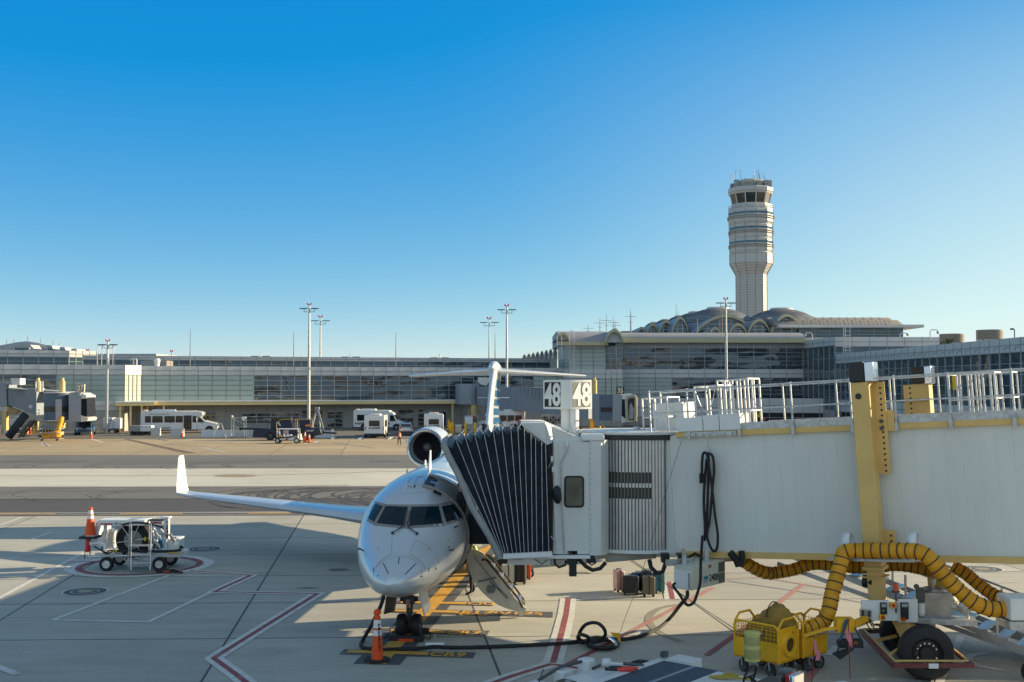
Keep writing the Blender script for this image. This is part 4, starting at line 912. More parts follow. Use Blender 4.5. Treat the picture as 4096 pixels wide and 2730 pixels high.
for i in range(len(tops)):
    T, B_ = R3(*tops[i], ND - .02), R3(*bots[i], ND - .02); k_ = T + V((.07, 0, .08)) if i < 9 else T
    wb(MB().tube([B_, T, V((k_.x, ND + .1, k_.z)), V((k_.x, FD, k_.z))], .008, 6), 'canopy_rib', mGalv, cn)
pts = [R3(x, y, ND - .03) for x, y in ((672, 1312), (640, 1240), (572, 1100), (500, 985), (420, 850), (300, 560), (215, 400), (172, 305))]
pts += [V((pts[-1].x - .02, ND + .5, pts[-1].z + .10)), V((pts[-1].x - .02, FD - .4, pts[-1].z + .10))]; P2 = [V((p.x, FD, p.z)) for p in pts[:8]][::-1]
wb(MB().tube(pts + P2, .085, 10), 'canopy_bumper', mCanvG, cn)
wb(MB().bar(R3(700, 1290, ND - .05), R3(1140, 1268, ND - .05), .10, .12), 'canopy_rail', mWB)
# gate sign on its post
SD = 29.0
def SG(x, y, D): return at(1600 + x * .38265, 1300 + y * .38265, D)
sl_, sc1, sc2, sr = (SG(x, 700, D) for x, D in ((1497, SD + .42), (1694, SD), (1786, SD), (2003, SD + .42)))
szb, szt = Zat(1300 + 884 * .38265, SD), Zat(1300 + 576 * .38265, SD)
foot = [(sl_.x, sl_.y), (sc1.x, sc1.y), (sc2.x, sc2.y), (sr.x, sr.y), (sr.x - .3, sr.y + .45), (sl_.x + .3, sl_.y + .45)]
sg = wb(MB().prism([(x, y, szb) for x, y in foot], (0, 0, szt - szb)), 'gate_sign', mSignW)
def signface(p, q, mat, name):
    d_ = V((q.x - p.x, q.y - p.y, 0)); L = d_.length; d_.normalize(); n_ = V((d_.y, -d_.x, 0)); p = V((p.x, p.y, 0)); o = p + n_ * .006; m0 = .05
    a = o + d_ * m0; c = o + d_ * (L - m0); f_ = wb(MB().poly([(a.x, a.y, szb + .06), (c.x, c.y, szb + .06), (c.x, c.y, szt - .06), (a.x, a.y, szt - .06)]), name, mat, sg, fix=False)
    mid = o + d_ * L / 2 + n_ * .006; mid.z = (szb + szt) / 2; RI = JBI.to_3x3()
    text('48', mSignW, sg, JBI @ mid, RI @ d_, RI @ V((0, 0, 1)), (szt - szb) * .80, .028, L * .86)
signface(sl_, sc1, mSignK, 'sign_panel'); signface(sc2, sr, mSignG, 'sign_panel')
pc = SG(1770, 900, SD + .25); pz = Zat(1760, SD)
wb(MB().cyl((pc.x + .1, pc.y, pz - .1), (pc.x + .1, pc.y, szb), .15, n=20).bx(pc.x - .21, pc.x - .01, pc.y - .12, pc.y + .12, pz - .1, szb), 'sign_post', mSignW, sg)
wb(MB().bx(pc.x - .02, pc.x + .08, pc.y - .22, pc.y - .13, pz + .15, pz + .33).tube([(pc.x - .02, pc.y - .16, pz + .3), (pc.x - .03, pc.y - .14, szb)], .012), 'junction_box', mWall2, sg)
# under-slung gear of the cab
UT = lambda x, y, D=28.1: at(1700 + x * .4464, 1650 + y * .4464, D)
for pts, r_ in (([(1160, 1300), (1165, 1360), (1200, 1390), (1255, 1370), (1265, 1330)], .03), ([(1310, 1345), (1380, 1320), (1440, 1380), (1500, 1415), (1570, 1400), (1620, 1345)], .05), ([(1480, 1310), (1460, 1340), (1490, 1370), (1530, 1350), (1520, 1310)], .02), ([(2010, 1320), (2025, 1390), (2080, 1445), (2130, 1430), (2160, 1340)], .055), ([(690, 1310), (850, 1315), (940, 1300), (1160, 1312)], .012), ([(985, 1315), (1050, 1362), (1095, 1320)], .012)):
    wb(MB().tube([UT(*p) for p in pts], r_, 8), 'hose_loop', mBlk)
q = UT(1328, 1400); wb(MB().bx(q.x - .1, q.x + .08, 28.0, 28.2, q.z - .18, q.z + .12).bx(q.x - .15, q.x + .1, 28.0, 28.3, q.z + .12, q.z + .45), 'cab_camera', mBlkP)
for x in (2155, 2305, 1482): q = UT(x, 1310); wb(MB().bx(q.x - .1, q.x + .1, 28.05, 28.3, q.z - .1, q.z + .12), 'limit_box', mBlkP)
wb(MB().bar((.3, 29, zb - .2), (3.2, 29.4, zb - .15), .3, .25).bar((1.0, 28.4, zb - .18), (1.0, 30.6, zb - .18), .2), 'under_frame', mGalv)
b = MB()
for pts in ([(2580, 2200), (2700, 2215), (2850, 2225), (2960, 2215)],): b.tube([at(x, y, 28.6) for x, y in pts], .06, 6)
b.tube([at(x, y, 27.3) for x, y in ((2920, 2210), (2945, 2240), (2955, 2265))], .09, 7).tube([at(x, y, 27.3) for x, y in ((2965, 2205), (2968, 2240), (2960, 2268))], .08, 7).tube([at(x, y, 28) for x, y in ((2740, 2240), (2780, 2215), (2800, 2225))], .04, 6)
wb(b, 'cable_bundle', mBlk)
# ------------------------------------------------------------ hoses, cables and the power unit at the bridge
mHose = M('yellow duct fabric', (.70, .32, .012), .6, var=.18, scale=2.2, bump=.9, bscale=6, spots=.35, spotcol=(.40, .20, .01))
mTarp = M('ochre duct fabric', (.33, .19, .035), .75, var=.25, scale=3, bump=1, bscale=7)
def spline(P, n=8):
    P = [V(p) for p in P]; out = []
    for i in range(len(P) - 1):
        a, b, c, d = P[max(i - 1, 0)], P[i], P[i + 1], P[min(i + 2, len(P) - 1)]
        for k in range(n):
            t = k / n; out.append(.5 * ((2 * b) + (c - a) * t + (2 * a - 5 * b + 4 * c - d) * t * t + (3 * b - a - 3 * c + d) * t ** 3))
    return out + [P[-1]]
def duct(label, P, r, pitch, seed=1, group='yellow air ducts at the bridge'):
    t = thing('air_duct_hose', label, 'air hose', (P[0].x, P[0].y, 0), group=group); off = V((P[0].x, P[0].y, 0)); rn_ = random.Random(seed)
    S = spline(P, 14); d = [0]
    for i in range(1, len(S)): d.append(d[-1] + (S[i] - S[i - 1]).length)
    L = d[-1]; N = int(L / pitch * 8); pts = []; rr = []
    def pos(s_):
        for i in range(1, len(S)):
            if d[i] >= s_: t_ = (s_ - d[i - 1]) / max(1e-6, d[i] - d[i - 1]); return S[i - 1].lerp(S[i], t_), (S[i] - S[i - 1]).normalized()
        return S[-1], (S[-1] - S[-2]).normalized()
    for k in range(N + 1):
        s_ = L * k / N; p, _t = pos(s_); ph = (s_ / pitch) % 1; pts.append(p - off + V((rn_.uniform(-1, 1), rn_.uniform(-1, 1), rn_.uniform(-1, 1))) * .006); rr.append(r * (1 - .05 * math.sin(math.pi * ph)) + rn_.uniform(-.004, .004))
    MB().tube(pts, rr, 18).build('fabric_tube', mHose, t)
    b = MB(); s_ = pitch * .5
    while s_ < L:
        p, tg = pos(s_); p -= off; x, y = basis(tg); tilt = rn_.uniform(-.12, .12)
        b.tube([p + (x * math.cos(a) + y * math.sin(a)) * (r * 1.0) + tg * tilt * r * math.cos(a) for a in [2 * math.pi * k / 20 for k in range(20)]], .013, 5, closed=True); s_ += pitch
    b.build('wire_coil', mBlkP, t); return t
def P7(x, y, D): return at(2850 + x * .38258, 2130 + y * .38258, D)
def P8(x, y, D): return at(3300 + x * .38269, 2130 + y * .38269, D)
def P6(x, y, D): return at(2250 + x * .38265, 2130 + y * .38265, D)
HD = 25.0
duct('fat yellow duct with black coils rising from the yellow cart over the hose cradle', [P7(960, 1020, 24.6), P7(1060, 985, 24.7), P7(1160, 930, 24.8), P7(1215, 820, 24.8), P7(1260, 600, 24.9), P7(1325, 380, 25.0), P7(1355, 270, 25.05), P8(215, 200, 25.05), P8(420, 192, 24.95), P8(700, 192, 24.65), P8(940, 198, 24.35), P8(1060, 240, 24.2), P8(1180, 370, 24.1), P8(1350, 560, 24.0), P8(1540, 720, 23.9), P8(1720, 800, 23.9), P8(1950, 800, 23.9)], .168, .19)
duct('thinner yellow duct sagging under the tunnel behind the lift column', [P6(1880, 285, 28.0), P6(1960, 350, 28.0), P6(2110, 420, 28.1), P7(640, 425, 28.2), P7(830, 395, 28.1), P7(1010, 338, 28.0), P7(1180, 330, 27.9), P7(1330, 350, 27.8), P8(330, 365, 27.7), P8(480, 365, 27.6), P8(760, 340, 27.4), P8(960, 370, 27.2), P8(1120, 400, 27.1)], .155, .155, 2)
duct('yellow duct coming down to the white air unit at the right edge', [P8(1330, 350, 26.4), P8(1480, 440, 26.3), P8(1600, 540, 26.2), P8(1740, 640, 26.0), P8(1880, 705, 25.7), P8(1990, 730, 25.4)], .15, .16, 3)
au = thing('air_unit', 'white air conditioning unit at the right edge that the yellow ducts plug into', 'air conditioner', (P8(2050, 800, 23.9).x, 23.7, 0))
q0, q1 = P8(1932, 922, 23.6), P8(1932, 690, 23.6); o_ = V((P8(2050, 800, 23.9).x, 23.7, 0))
MB().bx(q0.x - o_.x, 1.7, -.15, .55, q0.z, q1.z).build('housing', mWB, au, bevel=.03)
MB().bx(q0.x - o_.x - .01, 1.68, -.12, .5, q0.z - .2, q0.z - .02).bx(1.2, 1.5, .2, .4, 0, q0.z - .3).build('chassis', mGalv, au, bevel=.01)
MB().lathe([(.15, -.03), (.19, -.03), (.19, .03), (.15, .03)], P8(1935, 800, 23.9) - o_, (1, 0, 0), 20).build('duct_collar', mGalv, au)
for xx in (.1, 1.4): wheel(au, (xx, -.1, .25), .25, .16, mHub, (0, 1, 0))
# ground power unit slung under the tunnel
gp = thing('ground_power_unit', 'beige box marked 2400 slung under the tunnel of the near bridge', 'power unit', (P6(1340, 600, 27.2).x, 27.2, 0)); o_ = V((P6(1340, 600, 27.2).x, 27.2, 0))
A0, A1_, A2_, A3_ = P6(1165, 375, 27.35), P6(1345, 375, 27.0), P6(1345, 612, 27.0), P6(1190, 605, 27.35)
B1, B2 = P6(1700, 310, 27.7), P6(1715, 555, 27.7)
mBeige = M('beige enamel', (.62, .60, .50), .45, var=.06, scale=3, spots=.3, spotcol=(.5, .47, .38))
dv = V((B1.x - A1_.x, B1.y - A1_.y, 0)); zt_, zb_ = A1_.z + .02, A2_.z; lx = V((A0.x - A1_.x, A0.y - A1_.y, 0))
c0 = V((A1_.x, A1_.y, 0)) - o_; pts = [c0 + lx, c0, c0 + dv, c0 + dv + lx]
GT = .075; MB().hexa([(p.x, p.y, zb_ + (GT if i > 1 else 0)) for i, p in enumerate(pts)] + [(p.x, p.y, zt_ + (GT if i > 1 else 0)) for i, p in enumerate(pts)]).build('cabinet', mBeige, gp, bevel=.012)
dn = dv.normalized(); nn = V((dn.y, -dn.x, 0)); f0 = c0 + nn * .004
def gpq(u0, u1, v0, v1, name, mat, th=.012):
    a = f0 + dv * u0; c = f0 + dv * u1; z0, z1 = zb_ + (zt_ - zb_) * v0, zb_ + (zt_ - zb_) * v1
    return MB().prism([(a.x, a.y, z0 + GT * u0), (c.x, c.y, z0 + GT * u1), (c.x, c.y, z1 + GT * u1), (a.x, a.y, z1 + GT * u0)], nn * th).build(name, mat, gp)
gpq(.80, .97, .52, .94, 'vent_grille', M('vent dark', (.13, .125, .10), .6)); gpq(.80, .97, .06, .46, 'vent_grille', bpy.data.materials['vent dark']); gpq(.5, .58, .8, .93, 'warning_plate', M('plate brown', (.35, .12, .06), .5), .004)
gpq(.36, .49, .20, .48, 'maker_badge', M('badge teal', (.02, .20, .27), .4), .004)
md = f0 + dv * .655 + nn * .004; md.z = zb_ + (zt_ - zb_) * .36 + GT * .64; text('2400', mSignK, gp, md, dn, (0, 0, 1), .17, .005, 1.0 * dv.length * .26)
md = f0 + dv * .425 + nn * .009; md.z = zb_ + (zt_ - zb_) * .27 + GT * .4; text('GSE', mSignW, gp, md, dn, (0, 0, 1), .07, .0)
ln = lx.normalized(); fn = V((-ln.y, ln.x, 0)); fn = fn if fn.y < 0 else -fn
MB().prism([(c0 + lx * t + fn * .004 + V((0, 0, z))) for t, z in ((.03, zb_ + .02), (.97, zb_ + .02), (.97, zt_ - .1), (.03, zt_ - .1))], fn * .02).build('access_door', mWB, gp, bevel=.005)
b = MB()
for k in range(int((zt_ - zb_ - .15) / .042)): b.prism([(c0 + lx * t + fn * .025 + V((0, 0, z))) for t, z in ((.04, zb_ + .05 + k * .042), (.14, zb_ + .05 + k * .042), (.14, zb_ + .073 + k * .042), (.04, zb_ + .073 + k * .042))], fn * .006)
b.build('terminal_strip', mBlkP, gp)
hx = P6(1230, 310, 27.9) - o_; MB().bar(P6(1090, 320, 27.4) - o_, P6(1770, 270, 28.2) - o_, .12, .14).bar((c0 + lx * .3) + V((0, .3, zt_)), (c0 + lx * .3) + V((0, .3, zt_ + .35)), .1).bar(c0 + dv * .7 + lx * .5 + V((0, 0, zt_)), c0 + dv * .7 + lx * .5 + V((0, 0, zt_ + .35)), .1).build('hanger_frame', mGalv, gp)
def cable(label, P, r, cat='cable', group=None, name='power_cable', n=8):
    off = V((P[0].x, P[0].y, 0)); o = MB().tube([p - off for p in spline(P, n)], r, 8).build(name, mBlk); o.location = off; return tag(o, label, cat, group)
T4 = lambda x, y, D=27.2: at(2500 + x * .5102, 1450 + y * .5102, D)
WDp = lambda x, y: onplane(2500 + x * .5102, 1450 + y * .5102, JO - e2 * .16, e2)
hc = thing('hanging_cable', 'black cable looped on a hook and hanging down the tunnel wall', 'cable', (WDp(650, 700).x, WDp(650, 700).y, 0)); oh = hc.location.copy()
W_ = lambda P, k=0.: [WDp(*p) - e2 * k - oh for p in P]
b = MB().tube(spline(W_([(605, 940), (603, 860), (606, 760), (616, 712), (640, 716), (655, 760), (650, 1000), (640, 1250), (622, 1400), (628, 1300), (618, 1050), (640, 760)])), .034, 8)
b.tube(spline(W_([(640, 720), (668, 715), (695, 745), (704, 850), (690, 1000), (670, 1230), (650, 1360), (690, 1470), (725, 1460), (733, 1350), (712, 1200), (690, 1000), (662, 800), (650, 720)], .05)), .034, 8)
b.build('cable_loops', mBlk, hc)
MB().tube(W_([(597, 870), (597, 945), (617, 945), (617, 870)], .05), .03, 6).build('plug', mBlk, hc)
MB().tube(W_([(652, 560), (652, 650), (640, 690), (655, 720), (668, 690), (655, 650)], .02), .012, 5).build('hook_chain', mGalv, hc)
c_ = [WDp(606, 1390) - e2 * .02] + [P6(x, y, 26.2) for x, y in ((1462, 60), (1445, 330), (1440, 520), (1405, 650), (1370, 735), (1310, 762), (1265, 715), (1215, 640), (1165, 575), (1160, 545), (1185, 530))]
cable('black cable drooping from the tunnel wall in front of the beige power unit', c_, .034)
g = [P6(1305, 615, 27.0), P6(1300, 680, 26.9), P6(1230, 760, 26.7)] + [G(2250 + x * .38265, 2130 + y * .38265, .05 + h_) for x, y, h_ in ((1130, 890, .25), (1020, 990, .06), (860, 1070, 0), (700, 1110, 0), (560, 1120, 0), (420, 1118, 0), (180, 1140, 0), (0, 1160, 0))] + [G(1300 + x * .38265, 2130 + y * .38265, .05) for x, y in ((2100, 1180), (1700, 1198), (1350, 1205), (1150, 1196), (1000, 1212), (800, 1220), (560, 1226), (420, 1212), (375, 1180), (400, 1120))] + [at(*A2(x, y), D) for x, y, D in ((470, 1000, 26.6), (540, 860, 26.8), (590, 750, 27.0), (620, 640, 27.1))]
cable('long black ground power cable lying across the apron to the jet nose', g, .045, n=6)
mc = G(*A2(1150, 1205)); sd_ = thing('cable_saddle', 'small pale clamp on the long black cable near the stop bar', 'clamp', (mc.x, mc.y, 0)); MB().lathe([(.055, -.22), (.065, -.22), (.065, .22), (.055, .22)], (0, 0, .055), (1, 0, .0), 12).build('clamp_sleeve', mWB, sd_); MB().tube([(0, 0, .1), (0, .0, .2), (-.01, .0, .32)], .012, 5).build('pin', mGalv, sd_)
cl = [G(2250 + x * .38265, 2130 + y * .38265, z) for x, y, z in ((560, 1150, .05), (400, 1105, .06), (300, 1110, .08), (200, 1150, .05), (160, 1110, .1), (180, 1070, .3), (250, 1085, .35), (280, 1120, .2), (240, 1140, .1), (180, 1120, .1), (175, 1060, .3), (230, 975, .55), (310, 945, .62), (385, 960, .6), (440, 1020, .5), (445, 1080, .3), (400, 1110, .12), (300, 1140, .06), (270, 1180, .05), (400, 1215, .05), (530, 1205, .05), (580, 1170, .05), (540, 1120, .07), (420, 1130, .1), (300, 1165, .1), (310, 1195, .09), (430, 1210, .1), (540, 1195, .1))]
ck = thing('cable_coil', 'heap of black cable coiled on the apron beside the yellow hook bracket', 'cable', (cl[0].x, cl[0].y, 0)); oc = ck.location.copy()
MB().tube([p - oc for p in spline(cl, 8)], .042, 8).build('coil', mBlk, ck)
MB().tube([G(2250 + x * .38265, 2130 + y * .38265, .12) - oc for x, y in ((495, 1118), (530, 1140), (560, 1170))], .05, 10).build('coupling', mPolish, ck)
hb = thing('hook_bracket', 'yellow steel hook bracket hanging on a thin line above the cable coil', 'hook', (G(2250 + 600 * .38265, 2130 + 1190 * .38265).x, G(2250 + 600 * .38265, 2130 + 1190 * .38265).y, 0)); ob = hb.location.copy(); hD = ob.y
hp = [P6(x, y, hD) - ob for x, y in ((498, 1048), (600, 1055), (608, 1140), (585, 1142), (575, 1100), (545, 1092))]; MB().prism([p - V((0, .02, 0)) for p in hp], (0, .04, 0)).build('bracket_plate', mYel, hb)
MB().tube([P6(597, 1060, hD) - ob, P6(660, 880, hD + .8) - ob, P6(735, 690, hD + 1.5) - ob, P6(870, 290, 27.8) - ob], .006, 5).build('guy_line', mSteelD, hb); MB().tube([P6(602, 1140, hD) - ob, P6(602, 1175, hD) - ob], .02, 6).build('eye_bolt', mGalv, hb)
ln_ = MB().tube([P6(710, 300, 28.6) , P6(1110, 560, 27.3), P6(1800, 1010, 24.9)], .008, 5).build('guy_wire', mSteelD); tag(ln_, 'thin dark wire running slantwise from the cab floor down to the yellow cart', 'wire')
ln_ = MB().tube([WDp(445, 610), WDp(330, 980), at(2595, 2200, 27.6)], .006, 5).build('tether_line', mSteelD); tag(ln_, 'thin slanting cord in front of the left end of the tunnel wall', 'cord')
# ------------------------------------------------------------ service stair beneath the tunnel
stp = thing('service_stair', 'aluminium service stair sloping down beneath the tunnel to the right edge', 'stairs', (11.3, 25.4, 0)); os_ = V((11.3, 25.4, 0))
lo, hi = V((11.9, 25.0, .12)), V((6.7, 28.6, 2.05)); wv = (hi - lo).cross(V((0, 0, 1))).normalized() * 1.15
wv = wv if wv.y > 0 else -wv
for k, o_ in enumerate((V(), wv)):
    MB().bar(lo + o_ - os_, hi + o_ - os_, .05, .13, up=(0, 0, 1)).build('stringer', mAlu, stp)
    dz = V((0, 0, -.36)); MB().bar(lo + o_ - os_ + dz * .2 + (hi - lo) * .06, hi + o_ - os_ + dz, .045, .10, up=(0, 0, 1)).build('lower_chord', mAlu, stp)
    if k: MB().bar(lo + o_ - os_ + V((0, 0, .95)), hi + o_ - os_ + V((0, 0, .95)), .045, .045).bar(lo + o_ - os_ + V((0, 0, .5)), hi + o_ - os_ + V((0, 0, .5)), .035, .035).build('handrail', mAlu, stp)
    for t in ((.18, .5, .82) if not k else (.02, .2, .4, .6, .8, .98)): p = lo.lerp(hi, t) + o_ - os_; MB().bar(p, p + V((0, 0, .95 if k else .62)), .045, .045).build('rail_post', mAlu, stp)
for k in range(15):
    p = lo.lerp(hi, (k + .5) / 15) - os_ + V((0, 0, .06)); MB().bar(p, p + wv, .26, .035, up=(0, 0, 1)).build('tread', mGalv, stp)
for o_ in (V(), wv):
    p = lo + o_ - os_; wheel(stp, (p.x - .25, p.y, .13), .13, .06, mSteelD, (0, 1, 0), n=16)
# ------------------------------------------------------------ yellow hose carts
mMesh = mYel
def hose_cart(o_, ang, L, Wd, H, ring, label, extra=False):
    t = thing('hose_cart', label, 'cart', o_, ang, 'yellow hose carts'); z0 = .32
    MB().bx(-L, 0, 0, .03, z0, z0 + .42).bx(-L, 0, Wd - .03, Wd, z0, z0 + .42).bx(-L, -L + .03, 0, Wd, z0, z0 + .42).bx(-L, 0, 0, Wd, z0, z0 + .04).build('lower_panel', mYel, t, bevel=.006)
    if ring:
        MB().bx(-.03, 0, 0, Wd, z0, z0 + .72).build('end_panel', mYel, t, bevel=.006)
        MB().lathe([(.15, .0), (.15, .05), (.24, .06), (.27, .0)], (0, Wd * .5, z0 + .36), (1, 0, 0), 28).build('port_ring', mYel, t); MB().lathe([(0, .012), (.15, .012)], (0, Wd * .5, z0 + .36), (1, 0, 0), 24).build('port_opening', M('port dark', (.09, .05, .015), .8), t)
    b = MB(); r = .026
    for y in (.015, Wd - .015):
        b.tube([(-L + .015, y, z0)] + [(-L + .015 + .12 - .12 * math.cos(a), y, z0 + .66 + .12 * math.sin(a)) for a in [R(k * 18) for k in range(6)]] + [(-.135 + .12 * math.sin(a), y, z0 + .66 + .12 * math.cos(a)) for a in [R(k * 18) for k in range(6)]] + [(-.015, y, z0)], r, 8)
    for x in (-L + .015, -.015): b.tube([(x, .015, z0 + .66), (x, .05, z0 + .76), (x, .2, z0 + .90), (x, Wd - .2, z0 + .90), (x, Wd - .05, z0 + .76), (x, Wd - .015, z0 + .66)] if not (extra and x < -L / 2) else [(x, .015, z0 + .7), (x, Wd - .015, z0 + .7)], r, 8)
    b.build('tube_frame', mYel, t)
    b = MB()
    for y in (.015, Wd - .015):
        n = int(L / .1)
        for k in range(1, n): b.cyl((-L + L * k / n, y, z0 + .42), (-L + L * k / n, y, z0 + .77), .006, n=4)
        for h_ in (.5, .58, .66, .72): b.cyl((-L, y, z0 + h_), (0, y, z0 + h_), .006, n=4)
    for x in (-L + .015,) + (() if ring else (-.015,)):
        for k in range(1, 9): b.cyl((x, Wd * k / 9, z0 + .0), (x, Wd * k / 9, z0 + .74), .006, n=4)
        for h_ in (.1, .2, .3, .5, .6, .7): b.cyl((x, 0, z0 + h_), (x, Wd, z0 + h_), .006, n=4)
    b.build('wire_mesh', mYel, t)
    for x in (-L + .22, -.22):
        for y in (.06, Wd - .06):
            w_ = wheel(t, (x, y, .15), .15, .06, mSteelD, (.25, 1, 0), 'castor', .7, 18); MB().bar((x, y - .05, .15), (x - .03, y - .04, .34), .05, .015).build('castor_fork', mGalv, w_)
    return t
pA = G(2850 + 690 * .38258, 2130 + 1385 * .38258, .32); 
CAA = R(-47); ca = hose_cart((pA.x, pA.y, 0), CAA, 1.14, .78, .75, True, 'yellow steel hose cart with a round port and ochre duct heaped inside')
pB = G(2850 + 945 * .38258, 2130 + 1330 * .38258, .32)
cb = hose_cart((6.92, 24.95, 0), R(38), .83, .62, .75, False, 'yellow wire mesh cart hitched behind the port ended cart')
b = MB(); rn2 = random.Random(5)
b.loft([[(x + .0, .39 + w_ * math.cos(a), .62 + h_ * math.sin(a) * (1 + .10 * math.sin(5 * a + x * 9) + .07 * math.sin(9 * a - x * 23))) for a in [2 * math.pi * k / 14 for k in range(14)]] for x, w_, h_ in ((-1.08, .15, .18), (-1.0, .28, .3), (-.8, .33, .40), (-.6, .33, .42), (-.35, .32, .38), (-.10, .25, .2))])
b.loft([[(x + .06 * math.cos(a * 3), .58 + w_ * math.cos(a), z + h_ * math.sin(a) * (1 + .12 * math.sin(7 * a + x * 11) + .08 * math.sin(3 * a))) for a in [2 * math.pi * k / 12 for k in range(12)]] for x, w_, h_, z in ((-1.0, .15, .1, .85), (-.8, .24, .24, 1.0), (-.5, .26, .34, 1.12), (-.25, .24, .3, 1.16), (-.1, .12, .22, 1.12), (-.02, .1, .1, 1.0))])
dl = b.build('duct_bundle', mTarp); bb = MB()
for x, w_, h_ in ((-.9, .345, .415), (-.45, .345, .42)): bb.tube([(x, .39 + w_ * math.cos(a), .64 + h_ * math.sin(a)) for a in [R(10 + k * 16) for k in range(11)]], .013, 5)
bb.tube([(-.5, .58 + .29 * math.cos(a), 1.12 + .37 * math.sin(a)) for a in [R(10 + k * 16) for k in range(11)]], .013, 5); bb.build('wire_coil', mBlkP, dl); dl.location = ca.location; dl.rotation_euler = (0, 0, CAA); tag(dl, 'folded ochre duct heaped in the yellow cart with the round port', 'air hose')
cs = P7(418, 1340, pA.y - .30); fil = thing('filter_canister', 'pale yellow perforated canister strapped to the side of the yellow cart', 'canister', (cs.x, cs.y, 0)); zc0, zc1 = cs.z, P7(418, 1045, pA.y - .3).z
mLem = M('lemon paint', (.62, .58, .20), .5, var=.08, spots=.3, spotcol=(.5, .45, .15))
MB().lathe([(0, zc0), (.165, zc0), (.165, zc1), (0, zc1 + .015)], (0, 0, 0), n=32).lathe([(.165, zc1 - .03), (.175, zc1 - .03), (.175, zc1 + .01), (.165, zc1 + .02)], (0, 0, 0), n=32).build('canister_body', mLem, fil)
b = MB(); hgt = zc1 - zc0
for j in range(22):
    z = zc0 + .07 + j * (hgt - .15) / 21
    if abs(j - 10.5) < 2: continue
    for k in range(26):
        a = 2 * math.pi * (k + .5 * (j % 2)) / 26; e = V((math.cos(a), math.sin(a), 0)); s_ = V((-e.y, e.x, 0)) * .011; u = V((0, 0, .011)); c = e * .1662 + V((0, 0, z)); b.poly([c - s_, c - u, c + s_, c + u])
h_ = b.build('perforations', mSteelD, fil, fix=False); h_['kind'] = 'stuff'
MB().bar((.165, 0, zc1 - .1), (.3, .25, zc1 - .1), .04, .02).build('strap', mSteelD, fil)
# tow arm with chocks hanging from it, pink flags
tb = thing('tow_bracket', 'yellow tow bracket with hanging straps between the cart and the wheel carriage', 'tow bracket', (P7(1380, 980, 24.0).x, 24.0, 0)); ot = tb.location.copy()
p = P7(1300, 1050, 24.0) - ot; q = P7(1480, 905, 24.0) - ot; MB().bx(p.x, q.x, -.05, .25, p.z, q.z).build('bracket_box', mYel, tb, bevel=.008)
MB().bar(P7(950, 1085, 23.9) - ot, P7(1190, 1010, 24.0) - ot, .08, .05).bar(P7(1190, 1010, 24.0) - ot, P7(1310, 1000, 24.0) - ot, .08, .05).bar(P7(1470, 960, 24.1) - ot, P7(1600, 900, 24.6) - ot, .12, .1).build('drawbar', mYel, tb)
for pts, m_ in (([(1420, 905), (1390, 930), (1350, 1080), (1310, 1200)], M('strap blue', (.02, .10, .16), .6)), ([(1425, 910), (1400, 960), (1345, 1120), (1300, 1270)], mSteelD), ([(1450, 1050), (1465, 1130)], mSteelD), ([(1490, 1000), (1560, 1130)], mSteelD)):
    MB().tube([P7(x, y, 23.9) - ot for x, y in pts], .022, 6).build('strap', m_, tb)
hk = thing('hanging_chock', 'black rubber chock hanging level on straps below the tow bracket', 'wheel chock', (P7(1450, 1170, 23.9).x, 23.9, 0)); ok = hk.location.copy()
MB().prism([P7(x, y, 23.85) - ok for x, y in ((1315, 1170), (1340, 1128), (1575, 1128), (1588, 1212), (1340, 1212))], (0, .18, 0)).build('chock_block', mBlk, hk, bevel=.01); MB().prism([P7(x, y, 23.842) - ok for x, y in ((1455, 1145), (1520, 1140), (1522, 1172), (1458, 1176))], (0, .006, 0)).build('orange_patch', M('worn orange', (.25, .06, .02), .7), hk)
hk = thing('hanging_chock', 'black rubber chock hanging tilted below the level one', 'wheel chock', (P7(1370, 1270, 23.6).x, 23.6, 0)); ok = hk.location.copy()
MB().prism([P7(x, y, 23.6) - ok for x, y in ((1268, 1285), (1300, 1272), (1480, 1212), (1490, 1222), (1345, 1332), (1330, 1330))], (0, .16, 0)).build('chock_block', mBlk, hk, bevel=.01)
mPink = M('faded pink cloth', (.72, .22, .26), .8, var=.12, bump=.4, bscale=9)
for lab, pole, fl, D in (('frayed pink flag on a thin red rod in front of the mesh cart', [(1068, 1080), (1055, 1250), (1038, 1568), (1030, 1640)], [(1060, 1110), (1085, 1130), (1100, 1230), (1128, 1260), (1122, 1340), (1080, 1345), (1085, 1270), (1058, 1225)], 21.6), ('frayed pink flag on a thin red rod in front of the hanging chocks', [(1420, 905), (1425, 1100), (1432, 1300), (1438, 1480), (1440, 1530)], [(1412, 985), (1440, 1030), (1460, 1130), (1450, 1150), (1470, 1220), (1440, 1180), (1430, 1230), (1422, 1150), (1395, 1095)], 21.6)):
    o_ = P7(*pole[-1], D); t = thing('pennant_flag', lab, 'flag', (o_.x, D, 0), group='pink flags on whip rods'); oo = t.location.copy()
    MB().tube([P7(x, y, D) - oo for x, y in pole], .010, 6).build('whip_rod', M('rod red', (.22, .02, .02), .5), t); MB().prism([P7(x, y, D - .01) - oo + V((0, .03 * math.sin(i * 1.7), 0)) for i, (x, y) in enumerate(fl)], (0, .006, 0)).build('flag_cloth', mPink, t)
